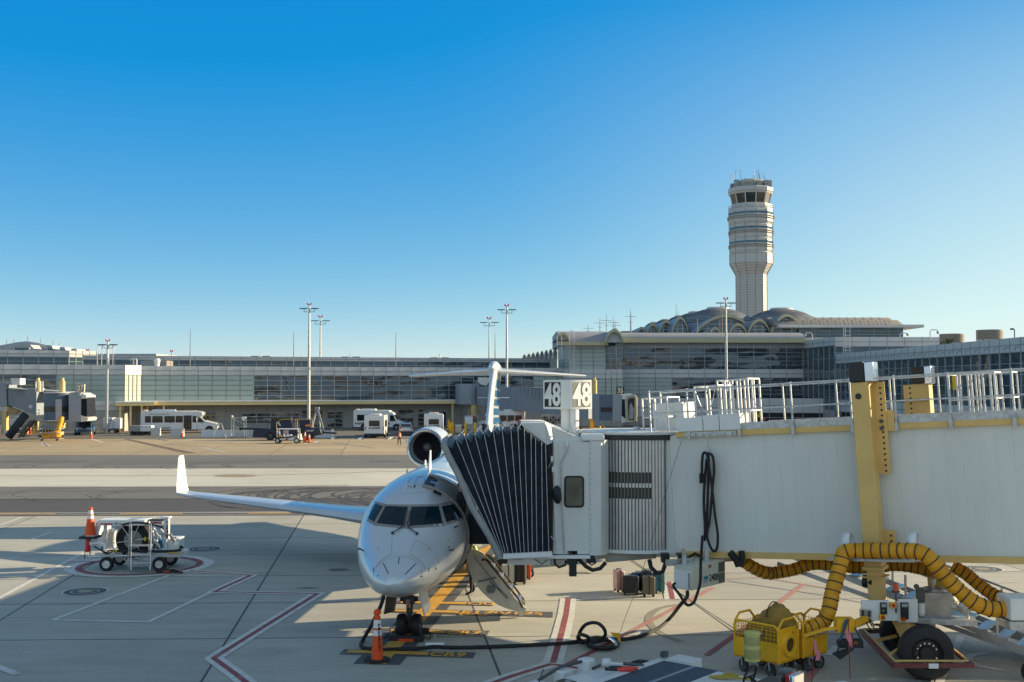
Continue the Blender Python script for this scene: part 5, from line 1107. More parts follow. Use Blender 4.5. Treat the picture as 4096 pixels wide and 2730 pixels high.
# ------------------------------------------------------------ suitcases
def suitcase(c, rz, w_, d_, h_, col, label, ribs=True, dark=None, name='suitcase', soft=False):
    t = thing(name, label, 'suitcase', c, rz, 'suitcases waiting on the apron'); m_ = M(name + ' shell', col, .3 if not soft else .7, var=.08, scale=6, bump=.2 if soft else 0)
    MB().bx(-w_ / 2, w_ / 2, -d_ / 2, d_ / 2, .07, h_).build('shell', m_, t, bevel=.035)
    if ribs:
        b = MB()
        for k in range(6): x = -w_ / 2 + w_ * (k + .8) / 6.6; b.bx(x - .008, x + .008, -d_ / 2 - .008, d_ / 2 + .008, .12, h_ - .06)
        b.build('shell_ribs', m_, t)
    MB().bx(-.022, .022, -d_ / 2 - .006, d_ / 2 + .006, .07, h_ + .004).build('zip_band', dark or mBlkP, t)
    MB().tube([(-.08, 0, h_), (-.07, 0, h_ + .04), (.07, 0, h_ + .04), (.08, 0, h_)], .012, 6).build('handle', mBlkP, t)
    for x in (-1, 1):
        for y in (-1, 1): MB().lathe([(0, -.02), (.035, -.02), (.035, .02), (0, .02)], (x * (w_ / 2 - .05), y * (d_ / 2 - .05), .035), (1, .3, 0), 12).build('castor', mBlk, t)
    return t
def S6(x, y): return G(2250 + x * .38265, 2130 + y * .38265)
def S6c(x, y): p = S6(x, y); return (p.x, p.y, 0)
suitcase(S6c(588, 618), R(12), .25, .42, .64, (.60, .34, .33), 'pale pink hard suitcase standing apart on the left', True)
suitcase(S6c(712, 655), R(-4), .46, .26, .57, (.012, .02, .032), 'wide dark navy suitcase beside the pink one', True)
suitcase(S6c(790, 632), R(25), .36, .24, .60, (.015, .05, .14), 'blue suitcase half hidden behind the wide navy one', False, soft=True)
suitcase(S6c(880, 640), R(5), .32, .24, .68, (.03, .045, .075), 'dark blue suitcase with a red tag behind the bronze one', True)
suitcase(S6c(902, 672), R(0), .36, .24, .60, (.14, .125, .10), 'bronze grey hard suitcase with a black middle strap', True)
suitcase(S6c(1000, 635), R(20), .34, .28, .62, (.012, .11, .15), 'teal soft suitcase at the right of the group', False, soft=True)
def S2c(x, y): p = G(1300 + x * .38265, 2130 + y * .38265); return (p.x, p.y, 0)
suitcase(S2c(1912, 545), R(8), .38, .28, .62, (.42, .43, .42), 'silver ribbed suitcase standing behind the airstair handrail', True)
suitcase(S2c(2035, 540), R(-10), .40, .32, .68, (.012, .012, .013), 'tall black soft suitcase beside the orange one', False, soft=True)
suitcase(S2c(2105, 490), R(10), .24, .40, .70, (.62, .10, .03), 'bright orange hard suitcase by the person in jeans', True)
suitcase(S2c(1870, 440), R(0), .42, .25, .52, (.012, .012, .014), 'black suitcase with red tags behind the silver one', False, soft=True)
# ------------------------------------------------------------ cones
def cone_mesh(h_, r0, r1):
    return h_, r0, r1
def cone(c, h_, label, r0=.14, base=.30, tall=False, group='orange traffic cones', bands=((.60, .72), (.76, .90))):
    t = thing('traffic_cone', label, 'traffic cone', c, rnd.uniform(-.3, .3), group); bz = .05 * h_ / .7 if not tall else .06
    n = 8; MB().prism([(base * math.cos(R(22.5 + 45 * k)), base * math.sin(R(22.5 + 45 * k)), 0) for k in range(n)] if tall else [(-base, -base, 0), (base, -base, 0), (base, base, 0), (-base, base, 0)], (0, 0, bz)).build('base', mBlk if tall else mBlk, t)
    r1 = r0 * .28 if not tall else .075; rad = lambda f: r0 + (r1 - r0) * f
    MB().lathe([(rad(f) , bz + (h_ - bz) * f) for f in (0, .25, .5, .75, 1)] + [(0, h_)], n=24).build('cone_body', mOrg, t)
    for a, c_ in bands: MB().lathe([(rad(a) + .003, bz + (h_ - bz) * a), (rad(c_) + .003, bz + (h_ - bz) * c_)], n=24).build('reflective_band', mReflW, t)
    return t
pc_ = G(*A2(545, 1350)); tc_ = cone((pc_.x, pc_.y, 0), .96, 'tall slim orange cone with black vertical lettering by the jet nose', .135, .30, True, bands=((.58, .72), (.77, .97)))
MB().lathe([(.07, .95), (.075, .99), (.05, 1.02), (.05, 1.04), (.085, 1.06), (.085, 1.12), (.04, 1.16), (0, 1.165)], n=20).build('grip_knob', mOrg, tc_)
tt = tc_.location; tc_.rotation_euler = (0, 0, 0)
for i, ch_ in enumerate('PIEDMONT'):
    z = .82 - i * .078; r_ = .135 + (.075 - .135) * (z - .06) / .9 + .006; a = R(-58); e = V((math.cos(a), math.sin(a), 0)); text(ch_, mSignK, tc_, e * r_ + V((0, 0, z)), (-e.y, e.x, 0), (0, 0, 1), .062, .018, .05)
cone((G(365, 1756).x, G(365, 1756).y, 0), .85, 'orange cone standing alone near the blue tow tractor', .16, .19)
for x, lab in ((1220, 'taller orange cone of the pair beside the white hydrant cart'), (1237, 'smaller orange cone right of the taller one by the hydrant cart')):
    p = G(x, 1772); cone((p.x, p.y, 0), 1.18 if x == 1220 else .92, lab, .17, .2)
p = G(729, 1749); cone((p.x, p.y, 0), .8, 'orange cone leaning on the concrete barrier by the bus', .15, .19)
for x, lab in ((1844, 'left small orange cone just above the canopy folds'), (1856, 'right small orange cone just above the canopy folds')):
    p = G(x, 1759); cone((p.x, p.y, 0), .75, lab, .14, .18)
# ------------------------------------------------------------ tow tractor at the bottom edge
mDeck = M('deck grey blue', (.055, .085, .125), .6, var=.15, scale=8, bump=.3, bscale=90)
mTugW = M('tractor white', (.70, .71, .70), .45, var=.05, scale=3, spots=.45, spotcol=(.45, .43, .38))
TG = thing('tow_tractor', 'low white aircraft tractor with dark blue grip deck at the bottom edge', 'tow tractor', (1.87, 20.27, 0), R(-40))
tz = 1.0
MB().bx(-.1, 3.2, -1.2, 1.62, .35, tz - .05).build('body', mTugW, TG, bevel=.03)
MB().bx(.04, 1.28, -1.2, 1.5, tz - .05, tz + .012).build('grip_deck', mDeck, TG)
b = MB().bx(-.14, .03, -1.2, 1.60, tz - .06, tz + .02).bx(.0, .10, 1.505, 1.62, tz - .05, tz + .02).bx(.03, .55, 1.62, 2.02, tz - .25, tz + .04); b.build('deck_border', mTugW, TG, bevel=.01)
MB().bx(.66, .74, -1.0, 1.5, tz + .013, tz + .016).build('deck_stripe', M('deck stripe', (.30, .34, .40), .6), TG)
MB().bx(1.29, 2.6, -.4, 1.3, tz - .05, tz + .06).build('engine_cover', mTugW, TG, bevel=.02)
MB().lathe([(.23, .0), (.25, .0), (.25, .006), (.23, .006)], (1.9, .4, tz + .06), n=28).build('cover_ring', mGalv, TG)
MB().bx(2.45, 3.2, -1.0, 1.0, tz - .3, tz + .14).bx(2.52, 2.9, .3, .95, tz + .14, tz + .26).build('dashboard', mBlkP, TG, bevel=.02)
sw = V((2.42, .48, tz + .3)); MB().tube([sw + V((.06 * math.sin(a) - .05, .19 * math.cos(a), .19 * math.sin(a))) for a in [2 * math.pi * k / 24 for k in range(24)]], .018, 6, closed=True).bar(sw + V((-.05, -.18, 0)), sw + V((-.05, .18, 0)), .03, .015).bar(sw + V((-.05, 0, 0)), sw + V((.25, 0, -.2)), .04, .04).build('steering_wheel', mBlk, TG)
MB().bx(2.72, 2.95, .75, 1.05, tz + .1, tz + .42).bx(2.8, 2.9, .55, .7, tz + .1, tz + .36).build('instrument_pod', M('pod grey', (.13, .13, .13), .4, .2), TG, bevel=.02)
MB().bx(2.95, 3.05, .6, .85, tz + .14, tz + .40).build('tail_lamp', mRedL, TG, bevel=.02); MB().bx(3.06, 3.16, .5, .9, tz + .1, tz + .44).build('foil_wrap', mPolish, TG, bevel=.03)
MB().bx(1.42, 1.56, -.62, -.5, tz + .0, tz + .22).build('lever', mBlkP, TG, bevel=.02)
MB().bx(.02, .16, -1.21, -1.19, .8, .92).build('amber_reflector', M('amber reflector', (.75, .30, .01), .3), TG)
wheel(TG, (-.42, -.62, .48), .48, .34, mTugW, (0, 1, 0)); wheel(TG, (2.3, -1.05, .48), .48, .3, mTugW, (0, 1, 0)); wheel(TG, (-.42, 1.45, .48), .48, .34, mTugW, (0, 1, 0))
MB().loft([[(-.42 + .56 * math.cos(a), -.84 + y, .5 + .56 * math.sin(a)) for a in [R(20 + 14 * k) for k in range(11)]] for y in (0, .42)], closed=False).build('mudguard', mTugW, TG, fix=False)
MB().hexa([(-1.05, .2, .78), (-.15, -.3, .82), (-.15, .75, .82), (-.9, .6, .78), (-1.05, .2, .88), (-.15, -.3, .96), (-.15, .75, .96), (-.9, .6, .88)]).build('front_plate', mTugW, TG, bevel=.01)
b = MB().bx(-1.5, -1.0, -.75, -.45, .55, .8).bx(-1.3, -1.05, -.2, .1, .7, .95).bx(-1.15, -.9, .35, .6, .85, 1.08); b.build('lift_cradle', mTugW, TG, bevel=.03)
MB().tube([(-1.4, -.5, .8), (-1.2, -.1, 1.0), (-1.0, .5, 1.05)], .03, 6).tube([(-1.3, -.6, .8), (-1.25, -.55, 1.0), (-1.2, -.6, 1.05)], .012, 5).tube([(-.9, .5, .9), (-.75, .55, .98)], .03, 6).build('cradle_hose', mSteelD, TG)
MB().tube([(-.5, .5, 1.06), (-.35, .62, 1.05), (-.05, .95, 1.0)], .028, 8).build('lamp_arm', mTugW, TG); MB().cyl((-.62, .46, 1.07), (-.49, .50, 1.09), .07, n=16).cyl((-.628, .458, 1.07), (-.615, .462, 1.07), .04, n=12).build('work_lamp', mTugW, TG)
MB().tube([(-.3, .64, 1.07), (-.02, .9, 1.02)], .03, 6).build('gas_strut', mSteelD, TG); MB().bx(-.08, .02, 1.55, 1.68, tz + .05, tz + .15).build('corner_camera', mSteelD, TG)
for y in (.42, .28): 
    w_ = thing('marshalling_wand', 'rear red marshalling wand lying on the tractor edge' if y > .4 else 'front red marshalling wand lying on the tractor edge', 'light wand', group='red marshalling wands')
    w_.location = TG.location + MX.Rotation(R(-40), 3, 'Z') @ V((-.12, y, tz + .055)); w_.rotation_euler = (0, 0, R(-8))
    MB().cyl((-.28, 0, 0), (-.05, 0, 0), .03, .034, 10).build('grip', mBlkP, w_); MB().cyl((-.05, 0, 0), (.24, 0, 0), .034, .03, 12).build('red_tube', M('wand red', (.75, .06, .04), .25), w_); MB().tube([(-.28, 0, 0), (-.33, .03, -.02), (-.30, .06, -.02)], .006, 5).build('cord', mWB, w_)
rp = []; q = TG.location + MX.Rotation(R(-40), 3, 'Z') @ V((1.75, .95, tz + .085))
for x, y in ((-.35, .1), (-.2, -.05), (0, -.08), (.35, -.12), (.2, -.1), (-.15, 0), (-.3, .08), (-.1, .08), (.05, .06), (.15, .12), (.05, .18), (-.1, .15)): rp.append(V((x, y, .012 * (len(rp) % 3))))
ro = MB().tube(spline(rp, 5), .022, 6).build('rope', M('rope yellow', (.50, .36, .06), .8, bump=.8, bscale=60)); ro.location = q; tag(ro, 'yellow rope thrown in loops on the tractor cover', 'rope')
# a second piece of equipment just entering the frame at the bottom
c = at(3320, 2715, 20.5); eq = thing('equipment_cart', 'white box end with grey panel and orange knob cut by the bottom edge at right', 'equipment cart', (c.x, 20.0, 0), R(25))
MB().bx(-.35, .35, -.6, .25, .3, c.z).build('white_box', mTugW, eq, bevel=.015); MB().hexa([(-.75, .3, .3), (-.3, .55, .3), (-.3, .58, .3), (-.75, .33, .3), (-.70, .3, c.z + .05), (-.3, .5, c.z + .2), (-.3, .53, c.z + .2), (-.70, .33, c.z + .05)]).build('grey_panel', M('panel slate', (.07, .09, .10), .5), eq); MB().cyl((-.5, .1, .3), (-.5, .1, c.z - .02), .07, n=12).build('orange_knob', M('knob orange', (.55, .13, .03), .6), eq)
for x in (-.25, .25): wheel(eq, (x, -.5, .2), .2, .12, mHub, (1, 0, 0))
# ------------------------------------------------------------ fuelling cart in the painted circle on the left
FD_ = 37.7
def FC(x, y, D=FD_): return at(200 + x * .31888, 1950 + y * .31888, D)
f0 = FC(1000, 1000); FU = thing('hydrant_fuel_cart', 'white hydrant fuelling cart with a big hose reel marked 238 in the painted circle', 'fuel cart', (f0.x, 38.3, 0)); FO = FU.location.copy()
def F(x, y, D=FD_): return FC(x, y, D) - FO
def fbx(x0, y0, x1, y1, d0, d1, name, mat, bev=.01, par=None):
    a, c = F(x0, y1, d0), F(x1, y0, d0); return MB().bx(a.x, c.x, d0 - FO.y, d1 - FO.y, a.z, c.z).build(name, mat, par or FU, bevel=bev)
fbx(560, 825, 1640, 880, 37.9, 38.9, 'chassis', mWhiteP); 
w0 = FC(712, 1015, 37.75); 
for x in (712, 1375):
    for D in (37.75, 39.0): p = FC(x, 940, 37.75); wheel(FU, (p.x - FO.x, D - FO.y, .235), .235, .2, mHub, (0, -1, 0))
bm = fbx(605, 412, 1190, 482, 37.72, 38.4, 'sign_beam', mWhiteP)
fbx(1180, 405, 1420, 425, 38.0, 38.2, 'top_rail', mBlkP); fl = fbx(1255, 425, 1408, 462, 37.9, 37.94, 'flammable_sign', mReflW, 0)
def ftxt(s_, x, y, D, h_, w_, mat, par, bold=.015):
    a = F(x - w_ / 2, y, D); c = F(x + w_ / 2, y, D); o = F(x, y, D); text(s_, mat, par, o, (1, 0, 0), (0, 0, 1), (F(x, y - h_ / 2, D) - F(x, y + h_ / 2, D)).length, bold, (c - a).length)
mTxR = M('sign red', (.45, .03, .04), .5)
ftxt('NO SMOKING', 712, 462, 37.71, 26, 158, mTxR, bm); ftxt('JET A', 850, 459, 37.71, 28, 80, mSignK, bm); ftxt('FLAMMABLE', 1332, 443, 37.89, 28, 145, mTxR, fl)
fbx(570, 440, 600, 610, 38.0, 38.9, 'end_panel', mWhiteP); fbx(600, 500, 690, 740, 38.6, 39.2, 'filter_housing', mWhiteP); fbx(665, 480, 705, 720, 38.0, 38.1, 'upright', mWhiteP)
a, c = F(770, 520, 38.6), F(770, 770, 38.6); MB().lathe([(0, 0), (.1, 0), (.19, .06), (.19, a.z - c.z - .06), (.1, a.z - c.z), (0, a.z - c.z)], (c.x, .3, c.z), n=24).build('filter_vessel', mGalv, FU)
rc = F(1040, 665, 37.85); Rr_ = .255 * 2.75
rl = MB().lathe([(.30, .08), (.56, .05), (.56, .35), (.30, .35)], rc, (0, 1, 0), 40).build('hose_reel', mBlk, FU)
b = MB()
for k in range(5): b.tube([rc + V((math.cos(a) * (.33 + .055 * k), .04, math.sin(a) * (.33 + .055 * k))) for a in [2 * math.pi * q / 40 for q in range(40)]], .03, 6, closed=True)
b.build('hose_wraps', mBlk, rl)
for r_, y in ((Rr_, -.02), (Rr_, .4)): MB().tube([rc + V((math.cos(a) * r_, y, math.sin(a) * r_)) for a in [2 * math.pi * k / 48 for k in range(48)]], .02, 6, closed=True).build('reel_rim', mAlu, rl)
MB().lathe([(0, -.04), (.29, -.04), (.29, .02), (0, .02)], rc, (0, 1, 0), 32).build('reel_hub', M('reel hub', (.22, .22, .22), .5, .5), rl)
for k in range(6): a = R(8 + 60 * k); e = V((math.cos(a), 0, math.sin(a))); MB().bar(rc + e * .08 - V((0, .05, 0)), rc + e * Rr_ - V((0, .03, 0)), .05, .02).build('spoke', mAlu, rl)
ps = fbx(1425, 400, 1490, 655, 37.8, 37.95, 'number_post', mWhiteP); fbx(1392, 375, 1492, 395, 37.75, 38.1, 'post_cap', mWhiteP)
for s_, y in (('2', 498), ('3', 555), ('8', 612)): ftxt(s_, 1467, y, 37.79, 46, 32, mSignK, ps, .03)
bl = fbx(1455, 425, 1482, 455, 37.785, 37.8, 'maker_badge', M('badge blue', (.02, .09, .22), .4), 0); ftxt('M', 1468, 441, 37.78, 16, 18, mSignW, bl)
fbx(1475, 640, 1622, 780, 38.0, 38.6, 'equipment_box', mWhiteP); fbx(1440, 640, 1465, 790, 37.9, 38.0, 'upright', mWhiteP)
b = MB().tube([F(x, y, 37.75) for x, y in ((1400, 585), (1430, 590), (1495, 590), (1530, 630))], .022, 6).tube([F(x, y, 37.72) for x, y in ((1505, 590), (1545, 640), (1570, 690))], .055, 10).tube([F(x, y, 37.72) for x, y in ((1545, 640), (1510, 665))], .02, 6).tube([F(x, y, 37.72) for x, y in ((1560, 650), (1580, 620))], .02, 6); b.build('nozzle_valve', mStain, FU); MB().tube([F(x, y, 37.7) for x, y in ((1568, 685), (1590, 725))], [.06, .10], 14).build('nozzle_cup', mWhiteP, FU)
MB().tube([F(x, y, 37.7) for x, y in ((500, 700), (640, 700), (690, 715), (700, 745), (690, 770))], .055, 10).build('inlet_pipe', mWhiteP, FU); fbx(478, 680, 520, 730, 37.65, 37.8, 'pipe_flange', mWhiteP)
for pts, r_ in (([(790, 800), (900, 802), (1300, 805), (1560, 800), (1640, 780), (1655, 755), (1630, 742)], .05), ([(550, 740), (620, 780), (700, 815), (760, 790), (800, 798)], .025), ([(650, 750), (660, 800), (710, 835), (790, 800)], .025), ([(900, 470), (1040, 445), (1180, 450), (1300, 475), (1400, 500), (1420, 520)], .03), ([(440, 790), (435, 900)], .015)):
    MB().tube(spline([F(x, y, 37.7) for x, y in pts], 5), r_, 8).build('hose', mBlk, FU)
for x in (795, 828): fbx(x - 8, 788, x + 8, 815, 37.62, 37.78, 'yellow_collar', mYelD, .003)
fbx(1178, 628, 1200, 675, 37.7, 37.78, 'yellow_tag', mYelD, .003)
MB().tube([F(x, y, 37.68) for x, y in ((470, 845), (490, 870), (650, 872))], .03, 8).build('bumper_tube', mAlu, FU); MB().tube([F(x, y, 37.68) for x, y in ((810, 840), (840, 860), (1250, 852))], .03, 8).build('bumper_tube', mAlu, FU); MB().tube([F(x, y, 37.68) for x, y in ((1480, 825), (1660, 815), (1695, 800), (1650, 775))], .03, 8).build('bumper_tube', mAlu, FU); fbx(1480, 815, 1630, 830, 37.63, 37.68, 'amber_bar', M('bar amber', (.6, .32, .03), .5), .003)
rn3 = random.Random(11); b = MB()
for k in range(16):
    x, y = rn3.uniform(1230, 1400), rn3.uniform(510, 780); p, q = F(x, y, 38.2), F(x + rn3.choice((0, 60)), y + rn3.choice((0, 80)), 38.2); b.cyl(p, q + V((0.02, 0, .01)), rn3.uniform(.015, .05), n=8)
b.build('pipework', mWhiteP, FU); fbx(1270, 650, 1390, 780, 38.3, 38.6, 'pump', M('pump blue', (.02, .10, .2), .4), .02)
ex = F(475, 810, 37.7); MB().lathe([(0, 0), (.075, 0), (.085, .03), (.085, .42), (.05, .5), (.03, .54), (0, .55)], ex, n=18).build('fire_extinguisher', mRedL, FU)
cbase = FC(505, 610, 37.8); cone((cbase.x, 37.8, cbase.z - .07), 1.02, 'large orange cone parked on the end of the hydrant fuel cart', .19, .28)
fbx(450, 605, 560, 622, 37.6, 38.0, 'cone_shelf', mGalv, .003); fbx(490, 622, 512, 900, 37.9, 37.94, 'upright', mWhiteP)
# step ladder
ld = thing('step_ladder', 'small silver three step ladder in front of the fuel cart reel', 'ladder', (FC(1130, 1040, 37.0).x, 37.0, 0)); LO = ld.location.copy()
L_ = lambda x, y, D: FC(x, y, D) - LO
for x0, x1 in ((1012, 1035), (1262, 1275)):
    MB().tube([L_(x1 - 18, 1040, 36.8), L_(x0 + 8, 480, 37.4), L_(x0 - 2, 448, 37.5), L_(x0 - 14, 470, 37.55), L_(x0 - 28, 1010, 37.6)], .018, 6).build('side_rail', mAlu, ld)
for y, D in ((732, 37.15), (838, 37.05), (940, 36.95)):
    p, q = L_(1012, y, D), L_(1262, y, D); MB().bx(p.x, q.x, p.y - .02, p.y + .22, p.z - .02, p.z + .015).build('step', mAlu, ld)
MB().bar(L_(1040, 840, 37.5), L_(1250, 1000, 37.5), .02).bar(L_(1250, 840, 37.5), L_(1040, 1000, 37.5), .02).bar(L_(1005, 990, 37.5), L_(1255, 985, 37.5), .02).build('brace', mAlu, ld)
bg_ = thing('chock_bag', 'dark bag of chocks lying on the ground by the rear wheel of the fuel cart', 'bag', (FC(1500, 990, 37.3).x, 37.3, 0)); BO = bg_.location.copy()
MB().loft([[(x, w_ * math.cos(a) * .5, .0 + h_ * max(0, math.sin(a))) for a in [2 * math.pi * k / 12 for k in range(12)]] for x, w_, h_ in ((-.45, .1, .05), (-.35, .3, .14), (-.05, .35, .17), (.2, .3, .13), (.42, .2, .06))]).build('bag_body', mBlk, bg_); MB().bx(-.15, .05, -.19, -.17, .04, .13).build('orange_patch', bpy.data.materials['worn orange'], bg_); MB().tube([(.0, -.1, .15), (.2, -.2, .2), (.42, -.15, .1), (.35, -.25, .02), (.1, -.22, .03)], .014, 5).build('bag_rope', M('rope grey', (.3, .28, .25), .8), bg_)
# ------------------------------------------------------------ terminal materials
mPan = M('white wall panel', (.60, .60, .595), .45, var=.05, scale=.6, spots=.3, spotcol=(.48, .48, .46))
mMul = M('mullion', (.26, .24, .22), .5, .3, var=.1)
mMulL = M('mullion light', (.42, .44, .45), .45, .3, var=.1)
mGl = glassmat('reflecting glazing', (.022, .042, .058), .03, 1.1, .22, 1.9, 2.4)
mGlB = glassmat('blue glazing', (.028, .070, .092), .06, .35, .25, 1.8)
mFro = M('frosted green glass', (.37, .46, .43), .22, var=.08, scale=.3, ior=1.6)
mGrd = M('ground floor panel', (.40, .385, .36), .6, var=.06, scale=.8)
mFas = M('canopy fascia cream', (.74, .58, .27), .5, var=.05)
mLouv = M('louvre grey', (.30, .31, .315), .5, .3, var=.1)
mRoofG = M('roof grey', (.33, .33, .345), .6, var=.08, scale=.3)
mRoofT = M('roof tan', (.24, .22, .20), .6, var=.08, scale=.3)
mRoofB = M('roof blue grey', (.27, .32, .385), .45, .3, var=.1, scale=.2)
mRoofL = M('roof light grey', (.44, .44, .455), .5, var=.06, scale=.3)
mDark = M('dark opening', (.02, .02, .022), .7)
mTrim = M('yellow trim', (.50, .45, .28), .5, var=.06)
def bld(name, label, p, cat='building'): return thing(name, label, cat, (p.x, p.y, 0))
def facade(B, p, q, bands, nb, name_w='window', back=0., mull=.10, hl=True, kind=None, cap=0.):
    """wall from p to q (ground points, left to right as seen): bands (z0, z1, kind); windows are one part per bay"""
    d = V((q.x - p.x, q.y - p.y, 0)); L = d.length; a = math.atan2(d.y, d.x); m = MX.Translation(V((p.x, p.y, 0)) - B.location) @ MX.Rotation(a, 4, 'Z'); bw = L / nb
    mm = MB(); top = max(b_[1] for b_ in bands); bot = min(b_[0] for b_ in bands); cache = {}
    wall = MB(); wk = {}
    for z0, z1, k in bands:
        if k in ('dark', 'glass', 'blue', 'frost', 'mix'):
            for i in range(nb):
                kk = kind(i) if k == 'mix' else k; key = (kk, z0, z1)
                if key not in cache:
                    w_ = MB(); w_.poly([(0, .06, z0), (bw, .06, z0), (bw, .06, z1), (0, .06, z1)]); me = w_.mesh(name_w, {'glass': mGl, 'blue': mGlB, 'frost': mFro, 'dark': mDark}[kk], fix=False)
                    f_ = MB(); f_.bx(-.035 * mull / .1, .035 * mull / .1, -.03, .10, z0, z1); nh = 5 if (z1 - z0) > 3 else (3 if z1 - z0 > 1.4 else 2)
                    for h_ in range(1, nh): z = z0 + (z1 - z0) * h_ / nh; f_.bx(0.04, bw - .04, 0.0, .09, z - .028, z + .028)
                    cache[key] = (me, f_.mesh('window_frame', mMulL if kk != 'frost' else mMul))
                me, fm = cache[key]; o = link(name_w, me, B, m @ MX.Translation((i * bw, 0, 0))); link('window_frame', fm, o)
        else:
            mat = {'white': mPan, 'ground': mGrd, 'louvre': mLouv, 'fascia': mFas, 'roofband': mRoofG}[k]; b = MB().bx(0, L, 0, .3, z0, z1)
            o = b.build({'white': 'wall_panels', 'ground': 'ground_floor_wall', 'louvre': 'louvres', 'fascia': 'fascia', 'roofband': 'roof_edge'}[k], mat, B, m=m)
            if k in ('white', 'ground'):
                j = MB()
                for i in range(nb + 1): j.bx(i * bw - .03, i * bw + .03, -.025, .0, z0, z1)
                if k == 'white':
                    j.bx(0, L, -.04, -.0, (z0 + z1) / 2 - .03, (z0 + z1) / 2 + .03); j.bx(0, L, -.05, -.0, z0 - .04, z0 + .03)
                else:
                    for h_ in (.33, .66): z = z0 + (z1 - z0) * h_; j.bx(0, L, -.012, -.0, z - .015, z + .015)
                j.build('panel_joints', mMul, o, fix=False)
            if k == 'louvre':
                j = MB(); z = z0 + .1
                while z < z1: j.bx(0, L, -.05, 0, z, z + .06); z += .16
                for i in range(nb + 1): j.bx(i * bw - .05, i * bw + .05, -.06, .0, z0, z1)
                j.build('louvre_blades', mPan, o, fix=False)
    return m, L, bw
def gp_(x, D): return V((Xat(x, D), D, 0))
# ------------------------------------------------------------ left concourse
def LC(t): return V((-58.7 + 56.9 * t, 152 + 18 * t, 0))
def LCx(x):
    k = (x - CX) / FPX; t = (k * 152 + 58.7) / (56.9 - 18 * k); return LC(t)
nrm = V((18, -56.9, 0)).normalized()     # towards the camera
C1 = bld('concourse', 'long low grey glass concourse with cream canopy at the back left', LCx(565))
pR = LCx(2500)
nbC = 38
gl0 = int(nbC * (965 - 565) / (2500 - 565) + .5)
def kc(i): return 'frost' if i < gl0 or (30 <= i < 33) else 'glass'
m1, L1, bw1 = facade(C1, LCx(565), pR, [(7.53, 8.78, 'white'), (3.97, 7.53, 'mix'), (2.7, 3.4, 'ground'), (0, 2.7, 'ground')], nbC, kind=kc)
MB().bx(0, L1, .3, 14, 0, 8.6).build('building_body', mRoofG, C1, m=m1)
cx_end = (LCx(1842) - LCx(565)).length
MB().bx(-2.2, cx_end, -2.6, 0, 3.42, 3.86).bx(-2.2, cx_end, -2.62, 0, 3.86, 4.02, 1).build('canopy', [mFas, mWhiteP], C1, m=m1)
MB().bx(-3.1, 1.8, -5.4, -2.62, 3.42, 3.84).bx(-3.1, 1.8, -5.42, -2.62, 3.84, 3.96, 1).build('portico', [mFas, mWhiteP], C1, m=m1)
for x in (-2.5, -1.2, .2): MB().bx(x - .13, x + .13, -5.2, -4.94, 0, 3.42).build('canopy_column', mFas, C1, m=m1)
for x in (.9, 3.0, 43.5, 46.0): MB().bx(x - .12, x + .12, -2.4, -2.16, 0, 3.42).build('canopy_column', mFas, C1, m=m1)
def u_(x): return (LCx(x) - LCx(565)).length * (1 if x >= 565 else -1)
def inset(x0, x1, z0, z1, name, nx, nz, fr=mMulL, gl=mGl):
    a, c = u_(x0), u_(x1); o = MB().poly([(a, -.05, z0), (c, -.05, z0), (c, -.05, z1), (a, -.05, z1)]).build(name, gl, C1, fix=False, m=m1); f_ = MB()
    for i in range(nx + 1): x = a + (c - a) * i / nx; f_.bx(x - .05, x + .05, -.10, -.052, z0, z1)
    for j in range(nz + 1): z = z0 + (z1 - z0) * j / nz; f_.bx(a, c, -.10, -.052, z - .05, z + .05)
    f_.build('frame', fr, o, m=MX.Identity(4)); return o
inset(970, 1200, .75, 2.2, 'window', 4, 3); mDF = M('door frame tan', (.42, .36, .25), .5)
for x0, x1, nx in ((1208, 1292, 4), (1310, 1372, 2), (1595, 1655, 2), (1672, 1735, 2), (790, 862, 4), (620, 640, 1)): inset(x0, x1, .12, 2.55, 'glazed_door', nx, 4, mDF)
inset(1765, 1785, .05, 2.2, 'door', 1, 1, mGrd, mDark)
# upper storey set back
p1, p2 = LCx(300) - nrm * 15, LCx(2330) - nrm * 15
C2 = bld('clerestory_building', 'glazed upper storey set back behind the long concourse roof', p1)
k15 = 1.09
m2, L2, _ = facade(C2, p1, p2, [(9.93, 10.5, 'white'), (8.0, 9.93, 'blue')], 32)
MB().bx(0, L2, .3, 12, 0, 10.4).build('building_body', mRoofG, C2, m=m2)
MB().bx(0, L2, -.06, .3, 10.5, 10.56).build('roof_edge', mMulL, C2, m=m2)
# left part with its bright angled corner
pA_, pB_ = LCx(-260) + nrm * 3, LCx(503) + nrm * 3
C3 = bld('gate_building', 'left gate building with frosted glass and sunlit angled corner behind bridge 37', pA_)
def k3(i): return 'glass' if i < 7 else 'frost'
m3, L3, _ = facade(C3, pA_, pB_, [(7.55, 8.85, 'white'), (4.05, 7.55, 'mix'), (2.75, 4.05, 'white'), (0, 2.75, 'ground')], 11, kind=k3)
MB().bx(0, L3, .3, 14, 0, 8.7).build('building_body', mRoofG, C3, m=m3)
pC_ = LCx(566) + nrm * .2
mc3, Lc3, _ = facade(C3, pB_, pC_, [(7.55, 8.85, 'white'), (4.05, 7.55, 'frost'), (0, 4.05, 'ground')], 4)
mLo = bpy.data.materials['louvre grey']
MB().bx(12, 16.5, -.06, .02, .2, 2.6).build('louvre_panel', mLo, C3, m=m3)
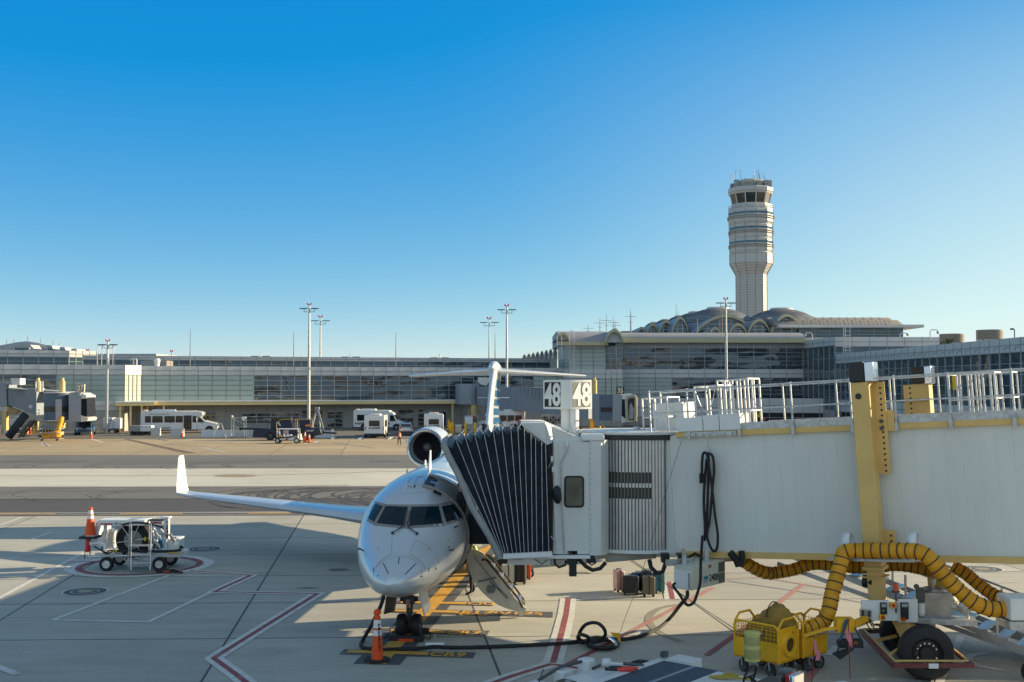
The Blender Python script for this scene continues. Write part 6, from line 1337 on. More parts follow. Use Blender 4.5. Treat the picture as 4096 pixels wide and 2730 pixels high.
# left upper block behind
pU0, pU1 = LCx(-300) - nrm * 14, LCx(245) - nrm * 14
C4 = bld('upper_gate_block', 'upper storey block with sunlit end below the old round terminal', pU0)
m4, L4, _ = facade(C4, pU0, pU1, [(10.25, 11.2, 'white'), (8.3, 10.25, 'blue')], 8)
MB().bx(0, L4, .3, 12, 0, 11.0).build('building_body', mRoofG, C4, m=m4)
pU2 = pU1 + V((2.9, 3.0, 0)); facade(C4, pU1, pU2, [(10.25, 11.2, 'white'), (8.3, 10.25, 'blue')], 4)
# old terminal with faceted dormers
OT = bld('old_terminal', 'old round grey terminal roof with faceted dormers at the far left', gp_(70, 200))
Zo = lambda y: Zat(y, 200) ; 
def oq(x, y, D=200.): p = at(x * .38265, 1300 + y * .38265, D); return p - OT.location
b = MB(); prof = [(x, y) for x, y in ((-150, 300), (-60, 225), (60, 205), (180, 182), (280, 172), (400, 190), (480, 212), (560, 225), (640, 245), (700, 260), (740, 300))]
b.loft([[oq(x, y, 203) for x, y in prof] + [oq(x, 330, 203) for x, y in prof[::-1]], [oq(x, y, 240) for x, y in prof] + [oq(x, 330, 240) for x, y in prof[::-1]]]); b.build('roof', mRoofL, OT)
def dorm(pts, win, D, name='dormer'):
    o = MB().prism([oq(x, y, D) for x, y in pts], (0, 4, 0)).build(name, mRoofL, OT); MB().prism([oq(x, y, D - .1) for x, y in win], (0, .08, 0)).build('dormer_window', mGlB, o); return o
o = dorm([(0, 300), (130, 208), (315, 208), (400, 300)], [(95, 296), (150, 240), (305, 240), (352, 296)], 199); b = MB()
for a, c in (((145, 296), (150, 240)), ((310, 296), (305, 240))): b.bar(oq(*a, 198.8), oq(*c, 198.8), .25)
b.build('dormer_frame', mPan, o)
for x0 in (480, 612, 735): dorm([(x0, 300), (x0 + 12, 212 + (x0 - 480) * .14), (x0 + 62, 216 + (x0 - 480) * .14), (x0 + 90, 300)], [(x0 + 18, 296), (x0 + 24, 242 + (x0 - 480) * .12), (x0 + 62, 245 + (x0 - 480) * .12), (x0 + 84, 296)], 199.5)
for x, y, h_ in ((290, 172, 50), (427, 188, 45), (553, 222, 55), (68, 205, 45), (147, 195, 40), (617, 240, 50)): MB().bar(oq(x, y, 205), oq(x, y - h_, 205), .08).build('lightning_rod', mMul, OT)
MB().bx(-60, 24, 2, 30, 0, oq(0, 300).z).build('building_body', mRoofL, OT)
# ------------------------------------------------------------ central terminal block
D0 = 172.
TB = bld('terminal_block', 'tall central terminal block with louvres, dark glazing and barrel roof', gp_(2490, D0))
def z_(y, D=D0): return Zat(y, D)
bands = [(z_(1394), z_(1361), 'louvre'), (z_(1478), z_(1394), 'glass'), (z_(1512), z_(1478), 'white'), (z_(1594), z_(1512), 'mix'), (z_(1668), z_(1594), 'white'), (0, z_(1668), 'ground')]
mT, LT, bwT = facade(TB, gp_(2490, D0), gp_(3212, D0 + .5), bands, 11, kind=lambda i: 'frost' if i < 3 else 'glass')
MB().bx(0, LT, .3, 22, 0, z_(1361)).build('building_body', mRoofG, TB, m=mT)
# curved barrel roof over it, with yellow eave
ze_, zr = z_(1358), z_(1327)
arc_ = [(-1.2 + 9 * (1 - math.cos(R(18 * k))) * .62, ze_ + (zr - ze_) * math.sin(R(18 * k))) for k in range(6)] + [(22, zr - .3)]
MB().loft([[(x, y, z) for y, z in arc_] + [(x, 22, ze_ - .4), (x, -1.2, ze_ - .4)] for x in (-1.0, LT + .2)]).build('barrel_roof', mRoofG, TB, m=mT)
MB().bx(-1.1, LT + .25, -1.35, -1.2, ze_ - .55, ze_ + .12).build('eave_trim', mTrim, TB, m=mT)
# stepped bay to its left with curved gables
def gable(par, base, xs, zlo, crown, dep, mat_roof, mat_wall, trimw=.5, nm='gable_wall'):
    """arched gable facing the camera: xs (x0, x1) world X at depth base, crown height; roof runs back by dep"""
    x0, x1 = xs; n = 12; P = []
    for k in range(n + 1):
        t = k / n; s_ = math.sin(math.pi * t) ** .75; P.append((x0 + (x1 - x0) * t, zlo + (crown - zlo) * s_))
    O = par.location
    MB().prism([(x - O.x, base - O.y, z) for x, z in P] , (0, .3, 0)).build(nm, mat_wall, par)
    MB().loft([[(x - O.x, base - .6 - O.y, z + .12) for x, z in P], [(x - O.x, base + dep - O.y, z + .12) for x, z in P]], closed=False).build('vault_roof', mat_roof, par, fix=False)
    Q = [(x, z + .16) for x, z in P]; q = [(x + (0 if 0 < i < n else 0), z - trimw) for i, (x, z) in enumerate(Q)]
    MB().loft([[(x - O.x, base - .7 - O.y, z) for x, z in Q], [(x - O.x, base - .7 - O.y, z) for x, z in q]], closed=False).loft([[(x - O.x, base - .7 - O.y, z) for x, z in Q], [(x - O.x, base - .35 - O.y, z) for x, z in Q]], closed=False).build('gable_trim', mTrim, par, fix=False)
    f_ = MB(); nv = max(3, int((x1 - x0) / 1.9))
    for i in range(1, nv):
        t = i / nv; z = zlo + (crown - zlo) * math.sin(math.pi * t) ** .75; x = x0 + (x1 - x0) * t; f_.bx(x - .09 - O.x, x + .09 - O.x, base - .12 - O.y, base - .01 - O.y, zlo, z - .1)
    for h_ in (.25, .5, .75):
        ins = (math.asin(h_ ** (1 / .75))) / math.pi; f_.bx(x0 + (x1 - x0) * ins - O.x, x1 - (x1 - x0) * ins - O.x, base - .11 - O.y, base - .01 - O.y, zlo + (crown - zlo) * h_ - .07, zlo + (crown - zlo) * h_ + .07)
    f_.build('gable_mullions', mMulL, par)
SB = bld('terminal_wing', 'frosted glass terminal wing with curved roof just left of the tall block', gp_(2232, 169))
fz = [(z_(1396, 169), z_(1372, 169), 'white'), (z_(1478, 169), z_(1396, 169), 'frost'), (z_(1515, 169), z_(1478, 169), 'white'), (z_(1597, 169), z_(1515, 169), 'frost'), (0, z_(1597, 169), 'ground')]
mS, LS, _ = facade(SB, gp_(2275, 169), gp_(2422, 169), fz, 3)
facade(SB, gp_(2422, 169), gp_(2490, 167.5), [(z_(1478, 168), z_(1372, 168), 'blue'), (z_(1515, 168), z_(1478, 168), 'white'), (z_(1597, 168), z_(1515, 168), 'frost'), (0, z_(1597, 168), 'ground')], 3)
MB().bx(0, LS + 2.4, .3, 24, 0, z_(1372, 169)).build('building_body', mRoofG, SB, m=mS)
facade(SB, gp_(2234, 176), gp_(2275, 169), [(z_(1440, 172), z_(1365, 172), 'louvre'), (z_(1478, 172), z_(1440, 172), 'frost'), (0, z_(1478, 172), 'white')], 2)
ar = [(-1.4, 0), (-1.0, .5), (.2, 1.1), (2.5, 1.7), (6, 2.0), (24, 1.9)]
zs = z_(1372, 169)
MB().loft([[(x, y, zs + z) for y, z in ar] + [(x, 24, zs - .3), (x, -1.4, zs - .3)] for x in (-1.6, LS + .3)]).build('wing_roof', mRoofG, SB, m=mS); MB().bx(-1.7, LS + .3, -1.55, -1.4, zs - .45, zs + .1).build('eave_trim', mTrim, SB, m=mS)
gable(SB, 167.6, (Xat(2222, 169), Xat(2275, 169)), z_(1362, 169), z_(1337, 169), 20, mRoofG, mLouv, .4, 'louvred_gable'); gable(SB, 166.8, (Xat(2415, 168), Xat(2492, 168)), z_(1372, 168), z_(1322, 168), 22, mRoofG, mFro, .5)
# far row of small vaults, left of it
for i in range(7):
    pass
FV = bld('far_vault_row', 'distant row of small repeating vaults receding left behind the wing', gp_(2170, 230))
for i in range(8):
    x1 = 1600 + (1645 - i * 46) * .38265; x0 = x1 - 17; D = 196 + i * 9; yb = 1300 + (352) * .38265; yt = 1300 + (250 + i * 9.5) * .38265
    gable(FV, D, (Xat(x0, D), Xat(x1, D)), Zat(yb, D), Zat(yt, D), 6, mRoofB, mLouv, .3)
MB().bx(-30, 3, 0, 60, 0, Zat(1436, 235)).build('building_body', mRoofG, FV)
# main vaulted terminal: gables, vaults and two domes
VT = bld('vaulted_terminal', 'main terminal with yellow edged vaults and two capped domes below the control tower', gp_(2800, 205))
def T4x(x): return 2400 + x * .38265
def T4y(y): return 1200 + y * .38265
def G4(x0, x1, ylo, ycr, D, dep, roof, wall=mGlB, tw=.55): gable(VT, D, (Xat(T4x(x0), D), Xat(T4x(x1), D)), Zat(T4y(ylo), D), Zat(T4y(ycr), D), dep, roof, wall, tw)
G4(390, 470, 340, 290, 226, 14, mRoofB); G4(490, 610, 340, 254, 222, 16, mRoofB); G4(615, 765, 340, 222, 218, 18, mRoofB); G4(752, 920, 345, 185, 212, 24, mRoofB)
G4(1000, 1620, 345, 165, 214, 30, mRoofB); G4(1150, 1250, 345, 293, 204, 8, mRoofT); G4(1350, 1530, 350, 254, 203, 12, mRoofT); G4(1545, 1775, 345, 208, 202, 16, mRoofT); G4(1785, 2115, 345, 158, 200, 10, mRoofT)
b = MB(); b.bx(Xat(2500, 220) - VT.location.x, Xat(3230, 220) - VT.location.x, 21, 60, 0, Zat(1325, 226)); b.build('building_body', mRoofG, VT)
def dome(xc, ytop, ycap, wcap, wbase, ybase, D, label):
    c = V((Xat(xc, D), D, 0)) - VT.location; s_ = D / FPX; n = 20; z = lambda y: Zat(y, D)
    MB().lathe([(wbase / 2 * s_, z(ybase) - 1.5), (wbase / 2 * s_, z(ybase)), (wbase * .40 * s_, z(ybase - (ybase - ycap) * .42)), (wbase * .30 * s_, z(ybase - (ybase - ycap) * .72)), (wcap / 2 * s_, z(ycap)), (0, z(ycap))], c, n=28).build('dome', mRoofB, VT)
    r_ = MB()
    for k in range(12):
        t = (k + .5) / 12; rr = (wbase / 2 + (wcap / 2 - wbase / 2) * t) * s_; y = ybase + (ycap - ybase) * (1 - (1 - t) ** 1.5)
        r_.lathe([(rr + .02, z(y)), (rr + .25, z(y) + .05), (rr + .02, z(y) + .12)], c, n=28)
    r_.build('dome_seams', mRoofG, VT)
    MB().lathe([(wcap * .42 * s_, z(ycap)), (wcap * .5 * s_, z(ycap) + .15), (wcap * .5 * s_, z(ytop) - .1), (wcap * .45 * s_, z(ytop)), (0, z(ytop) + .05)], c, n=28).build('dome_cap', mPan, VT)
dome(2872, 1230, 1240, 88, 330, 1300, 228, ''); dome(3127, 1233, 1243, 90, 330, 1300, 226, ''); dome(2790, 1247, 1256, 70, 200, 1290, 232, ''); dome(2722, 1263, 1270, 45, 120, 1298, 236, ''); dome(2665, 1278, 1284, 42, 90, 1305, 240, ''); dome(2622, 1289, 1295, 40, 80, 1310, 244, '')
# barrel roofed wing on the right of it
xr0, xr1 = Xat(3190, 200), Xat(3600, 200)
BW = bld('barrel_roof_wing', 'right terminal wing with long ribbed brown barrel roof', V((xr0, 199, 0)))
zA, zB_, zC_ = Zat(1302, 200), Zat(1272, 200), Zat(1266, 200); pr = [(-1, zA), (.5, zA + .9), (2.5, zB_ - .4), (5, zC_), (14, zC_ + .1), (18, zB_), (20, zA)]
LB = xr1 - xr0
MB().loft([[(x, y, z) for y, z in pr] for x in (-4.5, LB - .6)] + [[(LB + 1.2, 9 + (y - 9) * .75, zA + (z - zA) * .35) for y, z in pr]]).build('barrel_roof', mRoofT, BW)
b = MB()
for k in range(14): x = -3 + k * 1.45; b.loft([[(x + 1.0 * (y < 3) * 0, y, z + .1) for y, z in pr[:5]], [(x + .16, y, z + .1) for y, z in pr[:5]]], closed=False)
b.build('roof_ribs', mRoofB, BW, fix=False)
MB().bx(-4, LB + 3.2, -2.2, 20, zA - .55, zA - .05).build('eave_fascia', mPan, BW)
facade(BW, V((xr0 + .2, 199, 0)), V((xr0 + LB + .3, 199, 0)), [(Zat(1352, 200), zA - .55, 'blue'), (0, Zat(1352, 200), 'white')], 7); MB().bx(.2, LB + .2, .3, 20, 0, zA - .55).build('building_body', mRoofG, BW)
# ------------------------------------------------------------ right side: inner corner, stepped block, receding concourse
XR = 45.0
p0, p1 = gp_(3212, 172.5), V((45.4, 158.2, 0))
IC = bld('corner_block', 'glass corner block stepping forward on the right of the terminal', p0)
facade(IC, p0, p1, [(z_(1395, 172), z_(1364, 172), 'white'), (2.6, z_(1395, 172), 'blue'), (0, 2.6, 'ground')], 6, mull=.2)
p2 = gp_(3760, 158.2)
facade(IC, p1, p2, [(Zat(1387, 158.2), Zat(1349, 158.2), 'white'), (9.0, Zat(1387, 158.2), 'blue'), (0, 9.0, 'white')], 6)
MB().prism([V((45.8, 158.6, 0)) - IC.location, V((p2.x, 158.6, 0)) - IC.location, V((p2.x, 180, 0)) - IC.location, V((44.9, 180, 0)) - IC.location], (0, 0, Zat(1350, 158.2))).build('building_body', mRoofG, IC)
b = MB()
for xx in (3374, 3382, 3400): b.bar(at(xx, 1310, 157) - IC.location, at(xx, 1412, 157) - IC.location, .09)
for yy in (1325, 1343, 1390, 1402): b.bar(at(3374, yy, 157) - IC.location, at(3402, yy, 157) - IC.location, .08)
b.build('roof_ladder', mPan, IC)
RC = bld('right_concourse', 'long glazed concourse receding on the right with gridded dark glass', V((45.4, 158, 0)))
pr0, pr1 = V((45.4, 157.8, 0)), V((46.0, 84, 0))
facade(RC, pr0, pr1, [(9.15, 10.5, 'white'), (4.1, 9.15, 'blue'), (2.5, 4.1, 'white'), (0, 2.5, 'dark')], 34, mull=.22)
MB().prism([V((45.8, 157.5, 0)) - RC.location, V((46.4, 84, 0)) - RC.location, V((66, 84, 0)) - RC.location, V((66, 157.5, 0)) - RC.location], (0, 0, 10.3)).build('building_body', mRoofG, RC)
b = MB()
for k in range(34): y = 157 - k * 2.18; b.bar(V((45.3, y, 9.6)) - RC.location, V((44.7, y - .4, 9.5)) - RC.location, .05).bar(V((44.7, y - .4, 9.5)) - RC.location, V((44.7, y - .4, 9.25)) - RC.location, .05)
b.build('rope_anchors', mMul, RC)
GD = bld('garage_wall', 'low white wall with a dark lit vehicle opening and stop signs behind the railings', gp_(3050, 166)); 
facade(GD, gp_(3010, 166), gp_(3345, 163), [(2.1, z_(1594, 166), 'white'), (0, 2.1, 'dark')], 5)
for x in (3085, 3150, 3240): 
    p, q = at(x, 1683, 165.5) - GD.location, at(x + 45, 1683, 165.5) - GD.location; MB().bx(p.x, q.x, p.y + .1, p.y + .2, p.z - .05, p.z + .08).build('strip_light', M('strip light', (1, .78, .6), .5, emis=2.0), GD)
mStop = M('stop red', (.45, .02, .03), .4)
for x, y, D, lab in ((3053, 1677, 160, 'red stop sign left of the dark vehicle opening'), (3280, 1684, 158, 'red stop sign right of the dark vehicle opening')):
    p = at(x, y, D); t = thing('stop_sign', lab, 'sign', (p.x, D, 0), group='red stop signs'); r_ = .34 * 160 / 165
    pl = MB().prism([(r_ * math.cos(R(22.5 + 45 * k)), 0, p.z + r_ * math.sin(R(22.5 + 45 * k))) for k in range(8)], (0, .03, 0)).build('sign_plate', mStop, t); text('STOP', mSignW, pl, (0, -.012, p.z), (1, 0, 0), (0, 0, 1), .22, .01, .5); MB().cyl((0, .06, 0), (0, .06, p.z + .3), .03, n=8).build('post', mGalv, t)
p = at(3029, 1652, 140); t = thing('bay_sign', 'yellow sign lettered 14 above the tunnel roof', 'sign', (p.x, 140, 0)); 
pl = MB().bx(-.33, .33, 0, .03, p.z - .52, p.z + .52).build('sign_plate', M('sign yellow', (.80, .72, .02), .4), t); MB().bx(-.33, .33, -.008, 0, p.z + .36, p.z + .52).build('black_header', mSignK, pl); text('14', mSignK, pl, (0, -.012, p.z), (1, 0, 0), (0, 0, 1), .46, .03, .46); MB().cyl((0, .06, 0), (0, .06, p.z), .04, n=8).build('post', mGalv, t)
# cooling towers, trees and lamps over the right roof
for x0, x1, yt, yb, D, lab in ((3762, 3856, 1337, 1385, 230, 'smaller brown cooling tower drum left over the right roof'), (3910, 4011, 1321, 1372, 225, 'larger brown cooling tower drum right over the right roof')):
    c = gp_((x0 + x1) / 2, D); r_ = (x1 - x0) / 2 / FPX * D; t = thing('cooling_tower', lab, 'cooling tower', (c.x, D, 0), group='cooling tower drums'); zt_, zb_ = Zat(yt, D), Zat(yb, D)
    MB().lathe([(r_ * .96, 0), (r_ * .96, zb_ + .7), (r_, zb_ + .7), (r_, zt_), (r_ * .9, zt_), (r_ * .9, zt_ - 1)], n=36).build('drum', M('drum brown', (.30, .26, .18), .7, var=.12), t)
    b = MB()
    for k in range(8): z = zb_ + .9 + (zt_ - zb_ - 1) * k / 8; b.lathe([(r_, z), (r_ + .05, z + .05), (r_, z + .1)], n=36)
    b.build('drum_bands', mLouv, t); MB().lathe([(r_ * 1.02, 0), (r_ * 1.02, zb_ + .6), (r_ * .9, zb_ + .6)], n=36).build('plinth', mPan, t)
mLeaf = M('leaf', (.055, .085, .030), .6, var=.35, scale=.8); mLeaf2 = M('leaf light', (.10, .125, .04), .6, var=.3, scale=.8); mBark = M('bark', (.09, .07, .05), .8)
def tree(x, ytop, ybot, D, wpx, lab, seed):
    rn_ = random.Random(seed); c = gp_(x, D); zt_, zb_ = Zat(ytop, D), Zat(ybot, D); wr = wpx / 2 / FPX * D; t = thing('broadleaf_tree', lab, 'tree', (c.x, D, 0), group='trees beyond the right roof')
    tr = MB().tube([(0, 0, 0), (.05, .05, zb_ * .5), (.1, 0, zb_ + (zt_ - zb_) * .5)], [.28, .2, .08], 8)
    for k in range(6): a = rn_.random() * 6.28; tr.tube([(0.05, .03, zb_ * .6 + k * .2), (wr * .5 * math.cos(a), wr * .5 * math.sin(a), zb_ + (zt_ - zb_) * rn_.uniform(.2, .6))], [.09, .03], 6)
    tr.build('trunk', mBark, t); b = MB()
    cl = [(rn_.gauss(0, wr * .42), rn_.gauss(0, wr * .35), rn_.uniform(zb_ - .8, zt_ - .5)) for k in range(26)]
    for cx_, cy_, cz_ in cl:
        mi = rn_.random() < .4; rr = wr * rn_.uniform(.14, .3)
        for k in range(46):
            p = V((cx_ + rn_.gauss(0, rr * .55), cy_ + rn_.gauss(0, rr * .55), min(zt_, cz_ + rn_.gauss(0, rr * .5)))); s_ = rn_.uniform(.09, .2); u = V((rn_.gauss(0, 1), rn_.gauss(0, 1), rn_.gauss(0, .6))).normalized() * s_; w_ = u.cross(V((rn_.gauss(0, 1), rn_.gauss(0, 1), rn_.gauss(0, 1)))).normalized() * s_ * .6
            b.poly([p - u, p + w_, p + u, p - w_], 1 if mi else 0)
    b.build('crown', [mLeaf, mLeaf2], t, fix=False, smooth=False)
tree(3790, 1351, 1384, 215, 62, 'green tree crown in front of the smaller cooling tower', 1); tree(3955, 1355, 1372, 212, 44, 'small dark green tree crown in front of the larger cooling tower', 2); tree(3855, 1366, 1384, 214, 36, 'low green tree crown between the two cooling towers', 3); tree(3902, 1362, 1380, 216, 40, 'pale low tree crown left of the larger cooling tower', 4)
# ------------------------------------------------------------ control tower
CT_D = 300.; sx_c = 3008.
CT = thing('control_tower', 'tall pale octagonal air traffic control tower with flared dark glass cab', 'control tower', (Xat(sx_c, CT_D), CT_D, 0))
px = CT_D / FPX; tz_ = lambda ty: Zat(640 + ty * .44643, CT_D); rr_ = lambda w_: w_ * .44643 / 2 * px / .966
mTow = M('tower panel', (.48, .485, .475), .5, var=.04, scale=.2, spots=.2, spotcol=(.42, .42, .41)); mTowD = M('tower seam', (.30, .285, .26), .6); mTowG = glassmat('tower glazing', (.03, .10, .16), .1, .1, .2, 1.8)
OFF = R(-90 + 15 - 12)
def octo(prof, name, mat, par=CT): return MB().lathe(prof, (0, 0, 0), n=12, x=(math.cos(OFF), math.sin(OFF), 0)).build(name, mat, par, smooth=False)
sh_ = octo([(rr_(272), 0), (rr_(272), tz_(1035)), (rr_(275), tz_(1030)), (rr_(378), tz_(938)), (rr_(378), tz_(850)), (rr_(360), tz_(838))], 'shaft', mTow)
b = MB(); A = lambda r_, z, h_: b.lathe([(r_ - .05, z - h_), (r_ + .07, z - h_), (r_ + .07, z + h_), (r_ - .05, z + h_)], (0, 0, 0), n=12, x=(math.cos(OFF), math.sin(OFF), 0))
y = 1035
while y < 1420: A(rr_(272), tz_(y), .045); y += 23
for k in range(1, 4): t = k / 4; A(rr_(275 + 103 * t), tz_(1030 - 92 * t), .05)
A(rr_(378), tz_(938), .08); A(rr_(378), tz_(850), .06)
for k in range(12):
    a = OFF + 2 * math.pi * k / 12; e = V((math.cos(a), math.sin(a), 0)); q_ = [(rr_(272), 0), (rr_(272), tz_(1035)), (rr_(378), tz_(938)), (rr_(378), tz_(850))]
    for (r0, z0), (r1, z1) in zip(q_, q_[1:]): b.bar(e * r0 + V((0, 0, z0)), e * r1 + V((0, 0, z1)), .16)
    b.bar(e * rr_(377) + V((0, 0, tz_(838))), e * rr_(392) + V((0, 0, tz_(460))), .12)
b.build('shaft_seams', mTowD, sh_, smooth=False)
def tier(yb, yt, wb_, wt, wmid, par=CT):
    """one bulging storey: waist, bulge with a glass strip, waist"""
    h_ = yb - yt
    o = octo([(rr_(wb_), tz_(yb)), (rr_(wmid), tz_(yb - h_ * .16)), (rr_(wmid), tz_(yb - h_ * .62)), (rr_(wmid - 6), tz_(yb - h_ * .63)), (rr_(wmid - 6), tz_(yb - h_ * .78)), (rr_(wmid), tz_(yb - h_ * .79)), (rr_(wmid), tz_(yb - h_ * .93)), (rr_(wt), tz_(yt))], 'storey', mTow)
    octo([(rr_(wmid - 4), tz_(yb - h_ * .635)), (rr_(wmid - 4), tz_(yb - h_ * .775))], 'storey_glazing', mTowG, o)
    s_ = MB()
    for f in (.36, .5): s_.lathe([(rr_(wmid) + .3, tz_(yb - h_ * f)), (rr_(wmid) + .38, tz_(yb - h_ * f) + .1), (rr_(wmid), tz_(yb - h_ * f) + .02)], (0, 0, 0), n=12, x=(math.cos(OFF), math.sin(OFF), 0))
    s_.build('storey_rails', mTowD, o, smooth=False)
tier(838, 715, 358, 358, 376); tier(715, 588, 358, 365, 376); tier(588, 455, 365, 385, 392)
octo([(rr_(386), tz_(455)), (rr_(386), tz_(448)), (rr_(392), tz_(446)), (rr_(340), tz_(440)), (rr_(340), tz_(405)), (rr_(318), tz_(404))], 'gallery', mTow)
b = MB()
for r_, z in ((rr_(386), tz_(420)), (rr_(386), tz_(434))): b.lathe([(r_ - .06, z - .05), (r_ + .06, z - .05), (r_ + .06, z + .05), (r_ - .06, z + .05)], (0, 0, 0), n=12, x=(math.cos(OFF), math.sin(OFF), 0))
for k in range(24): a = 2 * math.pi * k / 24; r_ = rr_(380); b.bar((r_ * math.cos(a), r_ * math.sin(a), tz_(447)), (r_ * math.cos(a), r_ * math.sin(a), tz_(420)), .08)
b.build('gallery_rail', mPan, CT, smooth=False)
cb_ = octo([(rr_(318), tz_(405)), (rr_(356), tz_(318))], 'cab_glazing', glassmat('cab glass', (.02, .03, .03), .05, .15, .2, 1.9))
b = MB()
for k in range(12):
    a = OFF + 2 * math.pi * k / 12; e = V((math.cos(a), math.sin(a), 0)); b.bar(e * (rr_(318) + .05) + V((0, 0, tz_(405))), e * (rr_(356) + .05) + V((0, 0, tz_(318))), .22)
b.build('cab_mullions', mPan, cb_, smooth=False)
octo([(rr_(372), tz_(320)), (rr_(392), tz_(300)), (rr_(398), tz_(270)), (rr_(385), tz_(262)), (rr_(350), tz_(258)), (0, tz_(255))], 'cab_roof', mTow)
b = MB()
for z in (tz_(300),): b.lathe([(rr_(392) + .02, z - .04), (rr_(392) + .1, z), (rr_(392) + .02, z + .04)], (0, 0, 0), n=12, x=(math.cos(OFF), math.sin(OFF), 0))
b.build('roof_seam', mTowD, CT, smooth=False)
octo([(rr_(270), tz_(258)), (rr_(270), tz_(205)), (rr_(200), tz_(188)), (rr_(130), tz_(178)), (0, tz_(176))], 'roof_plant', M('plant khaki', (.42, .39, .32), .6, var=.15, scale=.5))
b = MB()
for k in range(16): a = 2 * math.pi * k / 16 + .2; r_ = rr_(350); b.bar((r_ * math.cos(a), r_ * math.sin(a), tz_(258)), (r_ * math.cos(a), r_ * math.sin(a), tz_(232)), .1)
b.lathe([(rr_(350) - .05, tz_(234)), (rr_(350) + .05, tz_(232)), (rr_(350) - .05, tz_(230))], (0, 0, 0), n=16); 
for k in range(10): a = 2 * math.pi * k / 10 + .5; r_ = rr_(310); s_ = rnd.uniform(.3, .7); b.bx(r_ * math.cos(a) - s_, r_ * math.cos(a) + s_, r_ * math.sin(a) - s_, r_ * math.sin(a) + s_, tz_(258), tz_(258) + s_ * 3)
b.build('roof_equipment', mLouv, CT, smooth=False)
for tx, yt_, yb_ in ((290, 138, 255), (322, 122, 200), (337, 88, 200), (373, 90, 200), (418, 160, 190), (494, 85, 185), (522, 97, 190), (537, 86, 185), (548, 125, 190), (583, 115, 200), (590, 145, 205), (650, 95, 260)):
    x = (2800 + tx * .44643 - sx_c) * px; MB().cyl((x, rnd.uniform(-2, 2) if abs(x) < 9 else 0, tz_(yb_)), (x, 0, tz_(yt_)), .07, n=5).build('aerial', mMul, CT)
# ------------------------------------------------------------ light masts and aerials
mMast = M('mast grey', (.52, .52, .51), .45, .3, var=.08)
def mast(x, ytop, D, lab, r_=.18, wpx=0., group='tall apron light masts', beacons=True):
    c = gp_(x, D); t = thing('light_mast', lab, 'light mast', (c.x, D, 0), group=group); zt_ = Zat(ytop, D); s_ = D / 150. 
    MB().tube([(0, 0, 0), (0, 0, zt_ * .5), (0, 0, zt_ - .2 * s_)], [r_ * 1.25, r_, r_ * .6], 10).build('pole', mMast, t)
    zh = zt_ - .75 * s_; MB().bx(-.75 * s_, .75 * s_, -.06, .06, zh - .5 * s_, zh - .42 * s_).build('crossarm', mMast, t)
    for sx in (-1, 1): MB().hexa([(sx * .75 * s_ - .5 * s_, -.35, zh - .12), (sx * .75 * s_ + .5 * s_, -.35, zh - .12), (sx * .75 * s_ + .5 * s_, .35, zh - .05), (sx * .75 * s_ - .5 * s_, .35, zh - .05), (sx * .75 * s_ - .5 * s_, -.35, zh), (sx * .75 * s_ + .5 * s_, -.35, zh), (sx * .75 * s_ + .5 * s_, .35, zh + .08), (sx * .75 * s_ - .5 * s_, .35, zh + .08)]).bar((sx * .7 * s_, 0, zh - .45 * s_), (sx * .7 * s_, 0, zh), .06).build('floodlight', mSteelD, t)
    if beacons:
        MB().bx(-.2 * s_, .2 * s_, -.04, .04, zt_ - .34 * s_, zt_ - .28 * s_).build('beacon_bracket', mMast, t)
        for sx in (-1, 1): MB().cyl((sx * .2 * s_, 0, zt_ - .28 * s_), (sx * .24 * s_, 0, zt_), .09 * s_, n=8).build('obstruction_light', mRedL, t)
    return t
mast(430, 1357, 143, 'shorter light mast in front of the left gate building'); mast(1236, 1212, 150, 'tall light mast left of centre in front of the concourse'); mast(1281, 1261, 215, 'further light mast just right of the left centre mast'); mast(2027, 1217, 158, 'tall light mast behind the jet tail'); mast(1957, 1268, 215, 'further light mast just left of the mast behind the jet tail'); mast(2905, 1190, 150, 'tall light mast in front of the terminal near the control tower')
for x, y, D, lab in ((1042, 1403, 300, 'tiny distant light mast on the roofline, left one of the left pair'), (1078, 1416, 340, 'tiny distant light mast on the roofline, right one of the left pair'), (1402, 1406, 300, 'tiny distant light mast, left of the middle pair on the roofline'), (1413, 1417, 340, 'tiny distant light mast, right of the middle pair on the roofline'), (1758, 1409, 300, 'tiny distant light mast, taller of the pair left of the tail'), (1743, 1421, 340, 'tiny distant light mast, lower of the pair left of the tail')): mast(x, y, D, lab, .2, group='distant light masts on the roofline', beacons=False)
for x, y, D, lab in ((350, 1402, 210, 'red tipped obstruction light above the left gate roof'), (686, 1406, 210, 'red tipped obstruction light left of the tall thin aerial')):
    c = gp_(x, D); t = thing('obstruction_light', lab, 'warning light', (c.x, D, 0), group='red obstruction lights'); z = Zat(y, D); MB().cyl((0, 0, 0), (0, 0, z), .1, n=6).build('post', mMast, t)
    for sx in (-1, 1): MB().cyl((sx * .16, 0, z - .1), (sx * .2, 0, z + .25), .11, n=8).build('red_lamp', mRedL, t)
def aerialpole(x, ytop, ybot, D, lab, r_=.06, yagi=False):
    c = gp_(x, D); t = thing('roof_aerial', lab, 'aerial', (c.x, D, Zat(ybot, D) - .3), group='thin roof aerials'); h_ = Zat(ytop, D) - Zat(ybot, D) + .3
    MB().tube([(0, 0, 0), (0, 0, h_ * .35), (0, 0, h_)], [r_ * 1.4, r_ * 1.2, r_ * .6], 6).build('rod', mMul, t)
    if yagi:
        b = MB(); b.bar((-.9, 0, h_ * .72), (.9, 0, h_ * .7), .06).bar((-.3, 0, h_ * .5), (.4, 0, h_ * .5), .05); b.build('cross_elements', mMul, t)
    return t
